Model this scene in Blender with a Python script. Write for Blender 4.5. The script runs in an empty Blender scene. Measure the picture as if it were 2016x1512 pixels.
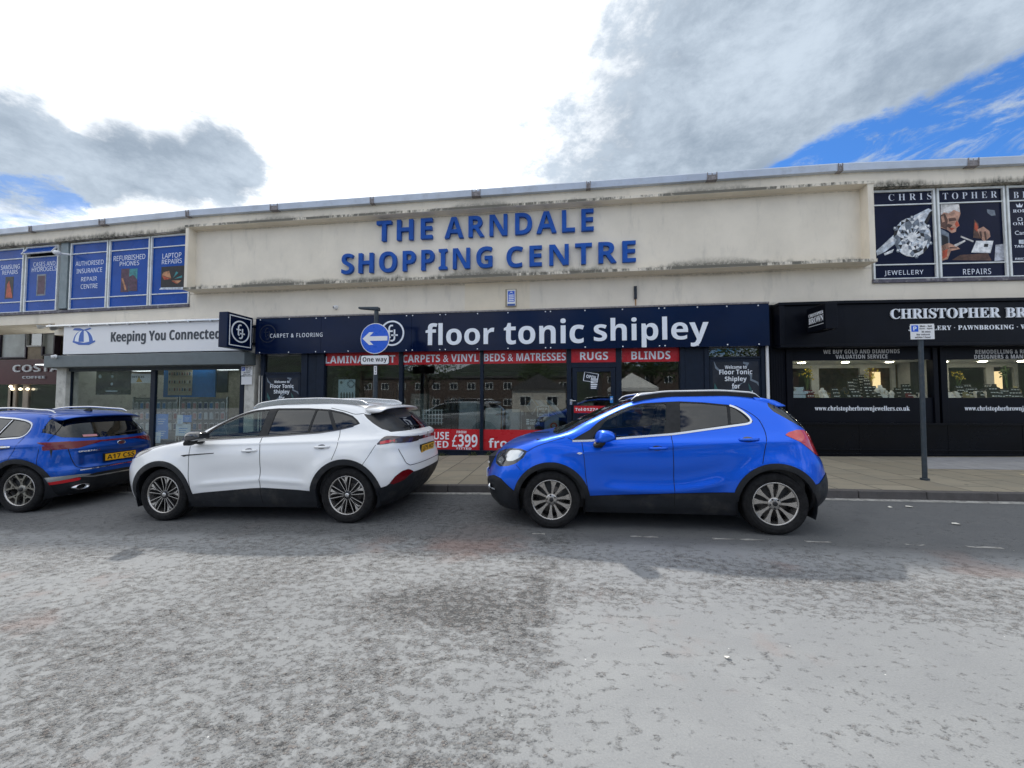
import bpy, bmesh, math, random
import numpy as np
from mathutils import Vector, Matrix

S = bpy.context.scene
COL = S.collection
R = math.radians
random.seed(7)

# ------------------------------------------------------------------ camera
CAM_H, FPX, PITCH, YAW = 1.52, 757.0, math.atan(30 / 757.0), R(7.39)
cd = bpy.data.cameras.new('camera')
cam = bpy.data.objects.new('camera', cd)
COL.objects.link(cam)
cd.sensor_width = 36.0
cd.lens = 36.0 * FPX / 2016.0
cd.clip_start, cd.clip_end = 0.05, 4000.0
cam.location = (0, 0, CAM_H)
cam.rotation_euler = (math.pi / 2 + PITCH, 0, YAW)
S.camera = cam
S.view_settings.view_transform = 'Standard'
S.view_settings.look = 'None'
S.view_settings.exposure = 0.5
S.view_settings.gamma = 1.0
S.cycles.max_bounces = 8
S.cycles.transparent_max_bounces = 16


def px_ray(x, y):
    u = (x - 1008) / FPX
    v = (756 - y) / FPX
    cy = math.cos(PITCH) - math.sin(PITCH) * v
    cz = math.sin(PITCH) + math.cos(PITCH) * v
    return Vector((u * math.cos(YAW) - cy * math.sin(YAW), u * math.sin(YAW) + cy * math.cos(YAW), cz))


# ------------------------------------------------------------------ node helper
def nd(nt, typ, ins=None, **props):
    n = nt.nodes.new('ShaderNode' + typ)
    for k, v in props.items():
        setattr(n, k, v)
    for k, v in (ins or {}).items():
        s = n.inputs[k]
        if isinstance(v, bpy.types.NodeSocket):
            nt.links.new(v, s)
        elif isinstance(v, bpy.types.Node):
            nt.links.new(v.outputs[0], s)
        else:
            s.default_value = v
    return n


def mth(nt, op, a, b=0.0, c=None, clamp=False):
    ins = {0: a, 1: b}
    if c is not None:
        ins[2] = c
    return nd(nt, 'Math', ins, operation=op, use_clamp=clamp).outputs[0]


def sstep(nt, v, lo, hi, a=0.0, b=1.0):
    return nd(nt, 'MapRange', {0: v, 1: lo, 2: hi, 3: a, 4: b}, interpolation_type='SMOOTHSTEP').outputs[0]


def mixc(nt, f, a, b, mode='MIX'):
    n = nd(nt, 'Mix', {}, data_type='RGBA', blend_type=mode)
    for k, v in ((0, f), (6, a), (7, b)):
        if isinstance(v, bpy.types.NodeSocket):
            nt.links.new(v, n.inputs[k])
        else:
            n.inputs[k].default_value = v if k == 0 else (tuple(v) + (1,) if len(v) == 3 else v)
    return n.outputs[2]


def noise(nt, vec, scale, detail=4.0, rough=0.55, dist=0.0):
    return nd(nt, 'TexNoise', {'Vector': vec, 'Scale': scale, 'Detail': detail, 'Roughness': rough,
                               'Distortion': dist}).outputs[0]


def mapping(nt, vec, sc=(1, 1, 1), loc=(0, 0, 0), rot=(0, 0, 0)):
    return nd(nt, 'Mapping', {0: vec, 1: loc, 2: rot, 3: sc}).outputs[0]


# ------------------------------------------------------------------ sky and sun
SUN_EL, SUN_AZ = R(49.0), R(14.0)           # the sun stands behind the centre, a little to the left
W = bpy.data.worlds.new('World')
S.world = W
W.use_nodes = True
nt = W.node_tree
nt.nodes.clear()
out = nd(nt, 'OutputWorld')
sky = nd(nt, 'TexSky', sky_type='NISHITA', sun_disc=False, sun_elevation=SUN_EL, sun_rotation=-SUN_AZ,
         air_density=1.0, dust_density=0.4, ozone_density=2.5)
bg_blue = nd(nt, 'Background', {0: mixc(nt, 1.0, sky.outputs[0], (0.26, 0.53, 0.86), 'MULTIPLY'), 1: 0.125})
dirv = nd(nt, 'TexCoord').outputs['Generated']
sep = nd(nt, 'SeparateXYZ', {0: dirv})
n_big = noise(nt, dirv, 2.3, 7.0, 0.6, 0.3)
n_mid = noise(nt, mapping(nt, dirv, (1, 1, 1.7), (3.1, 0, 0)), 6.5, 12.0, 0.66, 0.15)
n_fine = noise(nt, mapping(nt, dirv, (1, 1, 2.0), (0, 7.0, 0)), 26.0, 10.0, 0.68, 0.2)
n_puff = nd(nt, 'TexVoronoi', {'Vector': mapping(nt, dirv, (1, 1, 1.5), (5, 1, 2)), 'Scale': 11.0, 'Detail': 4.0, 'Roughness': .6, 'Lacunarity': 2.2}, feature='F1', normalize=True).outputs['Distance']
wob = mth(nt, 'ADD', mth(nt, 'MULTIPLY', mth(nt, 'SUBTRACT', n_mid, 0.5), 0.62),
          mth(nt, 'MULTIPLY', mth(nt, 'SUBTRACT', n_fine, 0.5), 0.24))
wob = mth(nt, 'SUBTRACT', wob, mth(nt, 'MULTIPLY', mth(nt, 'SUBTRACT', n_puff, 0.35), 0.22))


def dotp(v):
    return nd(nt, 'VectorMath', {0: dirv, 1: tuple(v)}, operation='DOT_PRODUCT').outputs['Value']


def circle_side(p, q):
    """signed distance (rad) of a sky direction from the great circle through two sky points"""
    n = px_ray(*p).normalized().cross(px_ray(*q).normalized()).normalized()
    return dotp(n)


def blob(p, rad):
    d = px_ray(*p).normalized()
    ang = nd(nt, 'Math', {0: dotp(d)}, operation='ARCCOSINE').outputs[0]
    return mth(nt, 'SUBTRACT', 1.0, mth(nt, 'DIVIDE', ang, rad))


def vmax(*a):
    r = a[0]
    for b in a[1:]:
        r = mth(nt, 'MAXIMUM', r, b)
    return r


def vmin(*a):
    r = a[0]
    for b in a[1:]:
        r = mth(nt, 'MINIMUM', r, b)
    return r


# clear blue: below the slanting edge on the right, a low gap on the left, a few small holes
blue_r = mth(nt, 'ADD', mth(nt, 'MULTIPLY', circle_side((1500, 312), (2060, 62)), 7.5), wob)
blue_l = mth(nt, 'ADD', mth(nt, 'MULTIPLY', blob((80, 432), 0.062), 0.6), mth(nt, 'MULTIPLY', wob, 1.6))
blue_t = mth(nt, 'ADD', mth(nt, 'MULTIPLY', blob((190, -22), 0.045), 0.32), mth(nt, 'MULTIPLY', wob, 1.2))
back = mth(nt, 'MULTIPLY', sep.outputs[1], -1.0)
blue_b = mth(nt, 'ADD', mth(nt, 'MULTIPLY', mth(nt, 'SUBTRACT', back, 0.35), 0.5),
             mth(nt, 'MULTIPLY', mth(nt, 'SUBTRACT', n_big, 0.56), 2.2))
f_blue = sstep(nt, vmax(blue_r, vmin(blue_l, mth(nt, 'ADD', 0.10, 0.0)), vmin(blue_t, mth(nt, 'ADD', 0.07, 0.0)), blue_b), 0.0, 0.17)
wn = noise(nt, mapping(nt, dirv, (1, 1, 2.6), (9, 2, 0), (0, .5, .3)), 9.0, 12.0, 0.7, 0.5)
wisp = sstep(nt, wn, 0.46, 0.66)
f_blue = mth(nt, 'MULTIPLY', f_blue, mth(nt, 'SUBTRACT', 1.0, mth(nt, 'MULTIPLY', wisp, 0.92)))
# grey undersides: the broad sheet upper right, the low bank on the left
g_r = mth(nt, 'ADD', mth(nt, 'MULTIPLY', circle_side((985, 340), (1075, 0)), 1.7), mth(nt, 'MULTIPLY', wob, 1.7))
gl = vmax(blob((430, 318), 0.095), blob((345, 330), 0.085), blob((255, 318), 0.085), blob((170, 335), 0.075), mth(nt, 'SUBTRACT', blob((20, 300), 0.13), .1))
g_l = mth(nt, 'ADD', mth(nt, 'MULTIPLY', gl, 0.85), mth(nt, 'MULTIPLY', wob, 1.7))
g_b = mth(nt, 'ADD', mth(nt, 'MULTIPLY', mth(nt, 'SUBTRACT', back, 0.1), 0.8),
          mth(nt, 'MULTIPLY', mth(nt, 'SUBTRACT', n_big, 0.5), 1.6))
g_left = sstep(nt, g_l, 0.02, 0.40)
g_right = sstep(nt, vmax(g_r, g_b), -0.04, 0.42)
f_grey = vmax(g_left, g_right)
lump = mth(nt, 'ADD', n_mid, mth(nt, 'ADD', mth(nt, 'MULTIPLY', mth(nt, 'SUBTRACT', n_fine, .5), .16), mth(nt, 'MULTIPLY', mth(nt, 'SUBTRACT', .35, n_puff), .16)))
tone = sstep(nt, lump, .28, .74)
grey_c = mixc(nt, tone, (0.24, 0.295, 0.365), (0.45, 0.52, 0.60))
white_c = mixc(nt, sstep(nt, lump, .24, .60), (0.66, 0.71, 0.77), (1.22, 1.23, 1.24))
cloud_c = mixc(nt, f_grey, white_c, grey_c)
# the open sky away from the sun, over the viewer's shoulder, is a bright broken overcast
cloud_c = mixc(nt, mth(nt, 'MULTIPLY', sstep(nt, back, -0.15, 0.35), 0.75), cloud_c, mixc(nt, sstep(nt, n_big, .35, .65), (.85, .92, 1.0), (1.6, 1.6, 1.58)))
bg_cloud = nd(nt, 'Background', {0: cloud_c, 1: 1.0})
mixs = nd(nt, 'MixShader', {0: f_blue, 1: bg_cloud, 2: bg_blue})
nt.links.new(mixs.outputs[0], out.inputs[0])

sl = bpy.data.lights.new('sun', 'SUN')
sl.energy = 2.7
sl.angle = R(1.8)
sl.color = (1.0, 0.95, 0.88)
sun = bpy.data.objects.new('sun', sl)
COL.objects.link(sun)
sdir = Vector((-math.sin(SUN_AZ) * math.cos(SUN_EL), math.cos(SUN_AZ) * math.cos(SUN_EL), math.sin(SUN_EL)))
sun.rotation_euler = sdir.to_track_quat('Z', 'Y').to_euler()
sun.location = (0, 0, 30)

# ------------------------------------------------------------------ geometry helpers
BREAKS = (-10.87, 6.54)


def Yf(a):
    """plan line of the shopping centre's front: straight in the middle, both wings turned back a little"""
    return 10.1 + max(0.0, BREAKS[0] - a) * 0.0425 + max(0.0, a - BREAKS[1]) * 0.057


def FWp(a, o, z):
    return (a, Yf(a) - o, z)


def pf(x, y, o=0.0):
    """photo pixel -> (position along the front, height) on the plane o metres in front of it"""
    d = px_ray(x, y)
    Y = 10.1
    for _ in range(8):
        t = (Y - o) / d.y
        Y = Yf(d.x * t)
    t = (Y - o) / d.y
    return d.x * t, CAM_H + d.z * t


GK = [(-400, -1.2), (-40, -1.0), (-12, -.36), (-1, -.044), (2.4, .013), (6, .05), (14, .13), (40, .3), (400, .5)]


def gz(x):
    s = 0.0
    for k in (-0.6, -0.2, 0.2, 0.6):
        s += float(np.interp(x + k, [p[0] for p in GK], [p[1] for p in GK]))
    return s / 4


class MB:
    def __init__(s):
        s.v, s.f, s.m, s.sm = [], [], [], []

    def add(s, V, F, mi=0, smooth=False):
        b = len(s.v)
        s.v.extend([tuple(map(float, p)) for p in V])
        for f in F:
            s.f.append([b + i for i in f])
            s.m.append(mi)
            s.sm.append(smooth)
        return s

    def box(s, x0, x1, y0, y1, z0, z1, mi=0):
        return s.hexa([(x0, y0, z0), (x1, y0, z0), (x1, y1, z0), (x0, y1, z0),
                       (x0, y0, z1), (x1, y0, z1), (x1, y1, z1), (x0, y1, z1)], mi)

    def hexa(s, P, mi=0):
        return s.add(P, [(3, 2, 1, 0), (4, 5, 6, 7), (0, 1, 5, 4), (1, 2, 6, 5), (2, 3, 7, 6), (3, 0, 4, 7)], mi)

    def fbox(s, a0, a1, o0, o1, z0, z1, mi=0):
        """box on the front: a along it, o metres out of it (o1 > o0)"""
        st = [a0] + [b for b in BREAKS if a0 + .001 < b < a1 - .001] + [a1]
        V, F = [], []
        for a in st:
            V += [FWp(a, o1, z0), FWp(a, o0, z0), FWp(a, o0, z1), FWp(a, o1, z1)]
        n = len(st)
        for i in range(n - 1):
            for k in range(4):
                q = (k + 1) % 4
                F.append((4 * i + k, 4 * (i + 1) + k, 4 * (i + 1) + q, 4 * i + q))
        F.append((0, 1, 2, 3))
        F.append((4 * n - 1, 4 * n - 2, 4 * n - 3, 4 * n - 4))
        return s.add(V, F, mi)

    def prism(s, poly, fn, d0, d1, mi=0):
        """extrude a 2-D polygon; fn(u, v, d) -> 3-D point"""
        n = len(poly)
        V = [fn(u, v, d1) for u, v in poly] + [fn(u, v, d0) for u, v in poly]
        F = [tuple(range(n)), tuple(range(2 * n - 1, n - 1, -1))]
        for i in range(n):
            j = (i + 1) % n
            F.append((i, n + i, n + j, j))
        return s.add(V, F, mi)

    def tube(s, pts, r, n=8, mi=0, cap=True, smooth=True):
        pts = [Vector(p) for p in pts]
        rs = r if isinstance(r, (list, tuple)) else [r] * len(pts)
        V, F = [], []
        prev = None
        for i, p in enumerate(pts):
            t = (pts[min(i + 1, len(pts) - 1)] - pts[max(i - 1, 0)]).normalized()
            if prev is None:
                ref = Vector((0, 0, 1)) if abs(t.z) < .9 else Vector((1, 0, 0))
                u = t.cross(ref).normalized()
            else:
                u = (prev - t * prev.dot(t)).normalized()
            prev = u
            w = t.cross(u)
            for k in range(n):
                a = 2 * math.pi * k / n
                V.append(p + (u * math.cos(a) + w * math.sin(a)) * rs[i])
        for i in range(len(pts) - 1):
            for k in range(n):
                q = (k + 1) % n
                F.append((i * n + k, i * n + q, (i + 1) * n + q, (i + 1) * n + k))
        s.add(V, F, mi, smooth)
        if cap:
            s.add(V[:n], [tuple(range(n - 1, -1, -1))], mi)
            s.add(V[-n:], [tuple(range(n))], mi)
        return s

    def lathe(s, prof, fn, n=32, mi=0, smooth=True, closed=False):
        """prof: (r, h) pairs; fn(c*r, s*r, h) -> point"""
        V, F = [], []
        for r_, h in prof:
            for k in range(n):
                a = 2 * math.pi * k / n
                V.append(fn(math.cos(a) * r_, math.sin(a) * r_, h))
        m = len(prof)
        for i in range(m if closed else m - 1):
            j = (i + 1) % m
            for k in range(n):
                q = (k + 1) % n
                F.append((i * n + k, i * n + q, j * n + q, j * n + k))
        return s.add(V, F, mi, smooth)

    def ball(s, c, r, mi=0, nu=14, nv=9, sc=(1, 1, 1)):
        V, F = [], []
        for i in range(nv + 1):
            t = math.pi * i / nv
            for k in range(nu):
                a = 2 * math.pi * k / nu
                V.append((c[0] + r * sc[0] * math.sin(t) * math.cos(a), c[1] + r * sc[1] * math.sin(t) * math.sin(a),
                          c[2] + r * sc[2] * math.cos(t)))
        for i in range(nv):
            for k in range(nu):
                q = (k + 1) % nu
                F.append((i * nu + k, (i + 1) * nu + k, (i + 1) * nu + q, i * nu + q))
        return s.add(V, F, mi, True)

    def build(s, name, mats, parent=None, bevel=0.0, local=False, fixn=False):
        """link as one mesh object; without a parent the origin sits at the base centre"""
        if not isinstance(mats, (list, tuple)):
            mats = [mats]
        V = np.array(s.v, float).reshape(-1, 3)
        org = np.zeros(3)
        if parent is None:
            lo, hi = V.min(0), V.max(0)
            org = np.array(((lo[0] + hi[0]) / 2, (lo[1] + hi[1]) / 2, lo[2]))
            V = V - org
        elif not local:
            p, o = parent, np.zeros(3)
            while p is not None:
                o = o + np.array(p.location)
                p = p.parent
            V = V - o
        me = bpy.data.meshes.new(name)
        me.from_pydata(V.tolist(), [], s.f)
        for m in mats:
            me.materials.append(m)
        me.polygons.foreach_set('material_index', s.m)
        me.polygons.foreach_set('use_smooth', s.sm)
        me.update()
        if fixn:
            bm = bmesh.new()
            bm.from_mesh(me)
            bmesh.ops.recalc_face_normals(bm, faces=bm.faces)
            bm.to_mesh(me)
            bm.free()
        o = bpy.data.objects.new(name, me)
        COL.objects.link(o)
        o.location = org
        if parent is not None:
            o.parent = parent
        if bevel:
            b = o.modifiers.new('bevel', 'BEVEL')
            b.width = bevel
            b.segments = 2
            b.limit_method = 'ANGLE'
        return o


def tag(o, label=None, cat=None, group=None, kind=None):
    for k, v in (('label', label), ('category', cat), ('group', group), ('kind', kind)):
        if v:
            o[k] = v
    return o


def thing(name, label, cat, loc, group=None):
    o = bpy.data.objects.new(name, None)
    o.empty_display_size = .2
    COL.objects.link(o)
    o.location = loc
    return tag(o, label, cat, group)


def struct(name, mb, mats, **k):
    return tag(mb.build(name, mats, **k), kind='structure')


# text: default face, or the bold sans / bold serif letters of the Unicode maths block
def _st(s, style):
    if style == 'plain':
        return s
    U, Lo, D = {'sans': (0x1D5D4, 0x1D5EE, 0x1D7EC), 'serif': (0x1D400, 0x1D41A, 0x1D7CE),
                'light': (0x1D5A0, 0x1D5BA, 0x1D7E2)}[style]
    r = ''
    for c in s:
        if 'A' <= c <= 'Z':
            r += chr(U + ord(c) - 65)
        elif 'a' <= c <= 'z':
            r += chr(Lo + ord(c) - 97)
        elif '0' <= c <= '9':
            r += chr(D + ord(c) - 48)
        else:
            r += c
    return r


_tc = {}


def text_mesh(s, style='sans', spacing=1.0, off=0.0, res=4):
    """flat glyph outlines as (verts, faces), normalised so the ink fills 0..1 in both directions"""
    key = (s, style, spacing, off)
    if key in _tc:
        return _tc[key]
    c = bpy.data.curves.new('t', 'FONT')
    c.body = _st(s, style)
    c.space_character = spacing
    c.offset = off
    c.resolution_u = res
    c.extrude = 0.05
    o = bpy.data.objects.new('t', c)
    COL.objects.link(o)
    dg = bpy.context.evaluated_depsgraph_get()
    dg.update()
    me = bpy.data.meshes.new_from_object(o.evaluated_get(dg))
    V = np.array([v.co[:] for v in me.vertices])
    F = [tuple(p.vertices) for p in me.polygons]
    bpy.data.objects.remove(o)
    bpy.data.curves.remove(c)
    bpy.data.meshes.remove(me)
    lo, hi = V.min(0), V.max(0)
    V = (V - lo) / (hi - lo)
    _tc[key] = (V, F, (hi - lo)[0] / (hi - lo)[1])
    return _tc[key]


def put_text(mb, s, fn, u0, u1, v0, v1, d0, d1, mi=0, style='sans', spacing=1.0, off=0.0):
    V, F, _ = text_mesh(s, style, spacing, off)
    mb.add([fn(u0 + (u1 - u0) * p[0], v0 + (v1 - v0) * p[1], d0 + (d1 - d0) * p[2]) for p in V], F, mi)


def ffn(a, z, o):
    return FWp(a, o, z)


def ptext(mb, s, x0, x1, y0, y1, o, depth=.004, mi=0, style='sans', spacing=1.0, off=0.0):
    """text on the front, ink box given by photo pixels (left, right, top, bottom at its middle)"""
    xm = (x0 + x1) / 2
    a0, a1 = pf(x0, (y0 + y1) / 2, o)[0], pf(x1, (y0 + y1) / 2, o)[0]
    put_text(mb, s, ffn, a0, a1, pf(xm, y1, o)[1], pf(xm, y0, o)[1], o, o + depth, mi, style, spacing, off)


# ------------------------------------------------------------------ materials
def mat(name, col, rough=.6, metal=0.0, var=0.0, vscale=6.0, bump=0.0, bscale=60.0, coat=0.0, spec=.5, emit=None,
        es=0.0, dirt=None, dscale=3.0, damt=0.0):
    m = bpy.data.materials.new(name)
    m.use_nodes = True
    t = m.node_tree
    b = t.nodes['Principled BSDF']
    b.inputs['Roughness'].default_value = rough
    b.inputs['Metallic'].default_value = metal
    b.inputs['Specular IOR Level'].default_value = spec
    b.inputs['Coat Weight'].default_value = coat
    b.inputs['Coat Roughness'].default_value = .03
    c4 = tuple(col) + (1,)
    b.inputs['Base Color'].default_value = c4
    if var or bump or dirt:
        co = nd(t, 'TexCoord').outputs['Object']
    if var:
        n = noise(t, co, vscale, 5.0, .6)
        lo = tuple(c * (1 - var) for c in col)
        hi = tuple(min(1, c * (1 + var)) for c in col)
        c_ = mixc(t, sstep(t, n, .3, .7), lo, hi)
        if dirt:
            n2 = noise(t, co, dscale, 8.0, .68)
            c_ = mixc(t, mth(t, 'MULTIPLY', sstep(t, n2, .5, .68), damt), c_, dirt)
        t.links.new(c_, b.inputs['Base Color'])
        nr = sstep(t, noise(t, co, vscale * 2.3, 6.0), .25, .75, max(0.02, rough * .8), min(1, rough * 1.2))
        t.links.new(nr, b.inputs['Roughness'])
    if bump:
        n = noise(t, co, bscale, 5.0, .6)
        bp = nd(t, 'Bump', {'Height': n, 'Strength': bump, 'Distance': .01})
        t.links.new(bp.outputs[0], b.inputs['Normal'])
    if emit:
        b.inputs['Emission Color'].default_value = tuple(emit) + (1,)
        b.inputs['Emission Strength'].default_value = es
    return m


def glass(name, tint=(.8, .86, .84), refl=1.0, wav=0.0):
    """thin pane: tinted see-through plus a clear reflection that grows towards grazing angles"""
    m = bpy.data.materials.new(name)
    m.use_nodes = True
    t = m.node_tree
    t.nodes.clear()
    o = nd(t, 'OutputMaterial')
    tr = nd(t, 'BsdfTransparent', {0: tuple(tint) + (1,)})
    gl = nd(t, 'BsdfGlossy', {0: (1, 1, 1, 1), 1: 0.015})
    ior = nd(t, 'MapRange', {0: nd(t, 'NewGeometry').outputs['Backfacing'], 1: 0.0, 2: 1.0, 3: 1.52, 4: 1 / 1.52})
    fr = nd(t, 'Fresnel', {0: ior.outputs[0]})
    if wav:
        co = nd(t, 'TexCoord').outputs['Object']
        bp = nd(t, 'Bump', {'Height': noise(t, co, 1.6, 2.0), 'Strength': wav, 'Distance': .02})
        t.links.new(bp.outputs[0], gl.inputs['Normal'])
    f = mth(t, 'MULTIPLY', fr.outputs[0], 1.7 * refl, clamp=True)
    mx = nd(t, 'MixShader', {0: f, 1: tr, 2: gl})
    t.links.new(mx.outputs[0], o.inputs[0])
    return m


M = {}
M['black'] = mat('black_paint', (.012, .014, .018), .35, var=.3)
M['dark'] = mat('dark_plastic', (.014, .015, .017), .55, spec=.3, var=.25, vscale=9, bump=.05, bscale=300)
M['rubber'] = mat('tyre_rubber', (.012, .012, .013), .8, spec=.25, var=.35, vscale=14, bump=.1, bscale=150)
M['seam'] = mat('panel_gap', (.004, .004, .005), .9)
M['white'] = mat('white_paint', (.78, .79, .80), .4, var=.05, dirt=(.45, .43, .4), damt=.25)
M['frame_white'] = mat('white_frame', (.74, .77, .76), .45, var=.06, dirt=(.4, .4, .38), damt=.4, dscale=4)
M['navy'] = mat('navy_sign', (.0015, .0075, .036), .14, spec=.22, var=.08, vscale=1.5)
M['navy_frame'] = mat('navy_frame', (.008, .015, .031), .42, var=.15, spec=.22)
M['letter_white'] = mat('white_letter', (.82, .86, .92), .4)
M['red'] = mat('red_vinyl', (.52, .022, .03), .3, spec=.3, var=.05, vscale=2)
M['jet'] = mat('black_fascia', (.003, .004, .008), .42, spec=.14, var=.2, vscale=2)
M['jet_gloss'] = mat('black_stallriser', (.002, .003, .006), .25, spec=.18, var=.2, vscale=1)
M['grey_metal'] = mat('grey_shutter', (.13, .155, .165), .45, metal=.2, var=.08, vscale=3, dirt=(.07, .07, .07), damt=.3)
M['pole'] = mat('pole_paint', (.038, .052, .066), .45, spec=.35, var=.15, vscale=12, dirt=(.10, .09, .08), damt=.4, dscale=9)
M['galv'] = mat('galvanised', (.36, .38, .40), .42, metal=.6, var=.15, vscale=20)
M['chrome'] = mat('chrome', (.72, .73, .75), .08, metal=1.0)
M['alu'] = mat('satin_trim', (.62, .63, .65), .25, metal=1.0)
M['blue_sign'] = mat('blue_sign_face', (.008, .10, .62), .3, var=.04)
M['white_sign'] = mat('white_sign_face', (.80, .80, .81), .35)
M['black_ink'] = mat('black_ink', (.012, .012, .014), .5)
M['interior'] = mat('dark_interior', (.035, .036, .038), .8, var=.2)
M['room'] = mat('shop_interior', (.16, .165, .16), .8, var=.2, vscale=1.0)
M['room_light'] = mat('pale_interior', (.52, .50, .46), .7, var=.08)
# ------------------------------------------------------------------ ground, kerb, pavement
def mat_road():
    m = bpy.data.materials.new('worn_asphalt')
    m.use_nodes = True
    t = m.node_tree
    b = t.nodes['Principled BSDF']
    P = nd(t, 'NewGeometry').outputs['Position']
    sp = nd(t, 'SeparateXYZ', {0: P})
    X, Y = sp.outputs[0], sp.outputs[1]
    flat = mapping(t, P, (1, 1, 0))
    big = noise(t, flat, .55, 4.0, .55)
    med = noise(t, mapping(t, P, (1.0, 1.7, 0)), 2.1, 6.0, .62, .4)
    pitn = noise(t, mapping(t, P, (1.0, 1.5, 0), (3, 9, 0)), 13.0, 7.0, .68, .6)
    grit = noise(t, flat, 95.0, 3.0, .7)
    chip = nd(t, 'TexVoronoi', {'Vector': flat, 'Scale': 85.0}).outputs['Distance']
    # where the surface dressing has plucked out: the left half, a strip along the joint, streaks across
    edge = mth(t, 'ADD', mth(t, 'MULTIPLY', mth(t, 'SUBTRACT', med, .5), 2.2), mth(t, 'MULTIPLY', mth(t, 'SUBTRACT', big, .5), 2.0))
    left = mth(t, 'MULTIPLY', sstep(t, mth(t, 'ADD', X, edge), .45, -.9), mth(t, 'MULTIPLY', sstep(t, X, -6.0, -1.2, .50, .80), sstep(t, Y, .6, 2.6, .82, 1.0)))
    cross = mth(t, 'MULTIPLY', sstep(t, mth(t, 'ADD', Y, mth(t, 'MULTIPLY', edge, .35)), 2.7, 3.2), sstep(t, Y, 4.6, 3.6))
    cross = mth(t, 'MULTIPLY', cross, .72)
    jl = mth(t, 'ABSOLUTE', mth(t, 'ADD', mth(t, 'ADD', mth(t, 'ADD', X, .62), mth(t, 'MULTIPLY', Y, -.123)), mth(t, 'MULTIPLY', mth(t, 'SUBTRACT', med, .5), 1.1)))
    joint = mth(t, 'MULTIPLY', sstep(t, jl, .40, .05), sstep(t, big, .35, .55, .35, 1.0))
    pd = nd(t, 'VectorMath', {0: mapping(t, P, (.75, 1.0, 0)), 1: (-.72, 2.75, 0)}, operation='DISTANCE').outputs['Value']
    patch = sstep(t, mth(t, 'ADD', pd, mth(t, 'MULTIPLY', edge, .35)), .95, .25)
    zone = vmax_t(t, left, cross, mth(t, 'MULTIPLY', joint, 1.25), mth(t, 'MULTIPLY', patch, 1.2))
    zone = mth(t, 'MULTIPLY', zone, sstep(t, noise(t, mapping(t, P, (.7, 1.3, 0), (7, 2, 0)), 1.1, 4.0, .6), .34, .62, .42, 1.0))
    fine = noise(t, flat, 42.0, 10.0, .8)
    clus = noise(t, mapping(t, P, (1.0, 1.45, 0), (3, 9, 0)), 12.5, 9.0, .66, .2)
    lev = mth(t, 'ADD', clus, mth(t, 'MULTIPLY', mth(t, 'SUBTRACT', fine, .5), .40))
    lev = mth(t, 'ADD', lev, mth(t, 'MULTIPLY', mth(t, 'SUBTRACT', med, .5), .30))
    thr = mth(t, 'SUBTRACT', .76, mth(t, 'MULTIPLY', zone, .225))
    rough = sstep(t, mth(t, 'SUBTRACT', lev, mth(t, 'SUBTRACT', thr, .10)), -.11, .07)
    pit = sstep(t, mth(t, 'SUBTRACT', lev, thr), -.01, .065)
    pale = mixc(t, sstep(t, big, .3, .7), (.205, .213, .218), (.242, .250, .254))
    pale = mixc(t, sstep(t, med, .35, .68), mixc(t, .5, pale, (.175, .182, .19)), pale)
    stones = nd(t, 'TexVoronoi', {'Vector': flat, 'Scale': 62.0, 'Randomness': 1.0})
    sval = nd(t, 'SeparateColor', {0: stones.outputs['Color']})
    stone = mixc(t, sval.outputs[0], (.085, .085, .088), (.30, .285, .265))
    stone = mixc(t, mth(t, 'MULTIPLY', sstep(t, sval.outputs[1], .72, .9), .6), stone, (.34, .24, .19))
    gap = sstep(t, stones.outputs['Distance'], .30, .62)
    stone = mixc(t, mth(t, 'MULTIPLY', gap, .75), stone, (.04, .04, .042))
    col = mixc(t, mth(t, 'MULTIPLY', rough, .48), pale, stone)
    dark = mixc(t, .35, (.06, .06, .062), stone)
    col = mixc(t, mth(t, 'MULTIPLY', pit, .75), col, dark)
    # reddish older surface showing in a few places
    redn = sstep(t, noise(t, mapping(t, P, (1, 1, 0), (11, 4, 0)), .8, 5.0, .6), .60, .70)
    rx = nd(t, 'VectorMath', {0: P, 1: (-.95, 4.35, 0)}, operation='DISTANCE').outputs['Value']
    red1 = mth(t, 'MULTIPLY', sstep(t, mth(t, 'ADD', rx, mth(t, 'MULTIPLY', mth(t, 'SUBTRACT', med, .5), 1.2)), .75, .25), .55)
    redm = vmax_t(t, red1, mth(t, 'MULTIPLY', redn, .30))
    col = mixc(t, redm, col, mixc(t, grit, (.17, .085, .062), (.27, .16, .125)))
    # parking strip: shade of building and cars put into its colour, plus oil drips
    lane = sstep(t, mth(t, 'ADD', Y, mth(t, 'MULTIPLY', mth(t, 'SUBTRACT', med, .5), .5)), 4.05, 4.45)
    lane_shade_col = mixc(t, med, (.050, .054, .060), (.098, .100, .104))
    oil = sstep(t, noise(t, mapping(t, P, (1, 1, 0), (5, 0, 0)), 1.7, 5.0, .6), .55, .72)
    lane_shade_col = mixc(t, mth(t, 'MULTIPLY', oil, .6), lane_shade_col, (.030, .031, .036))
    col = mixc(t, mth(t, 'MULTIPLY', lane, .82), col, lane_shade_col)
    # stone chips, sand grains and white specks
    col = mixc(t, mth(t, 'MULTIPLY', sstep(t, grit, .35, .75), .30), col, mixc(t, .5, col, (.42, .42, .40)))
    col = mixc(t, mth(t, 'MULTIPLY', sstep(t, chip, .28, .08), .22), col, (.10, .10, .10))
    speck = nd(t, 'TexVoronoi', {'Vector': flat, 'Scale': 6.5}).outputs['Distance']
    col = mixc(t, sstep(t, speck, .028, .018), col, (.62, .62, .6))
    t.links.new(col, b.inputs['Base Color'])
    b.inputs['Roughness'].default_value = .82
    b.inputs['Specular IOR Level'].default_value = .35
    h = mth(t, 'SUBTRACT', mth(t, 'MULTIPLY', grit, .22), mth(t, 'MULTIPLY', pit, .9))
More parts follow.
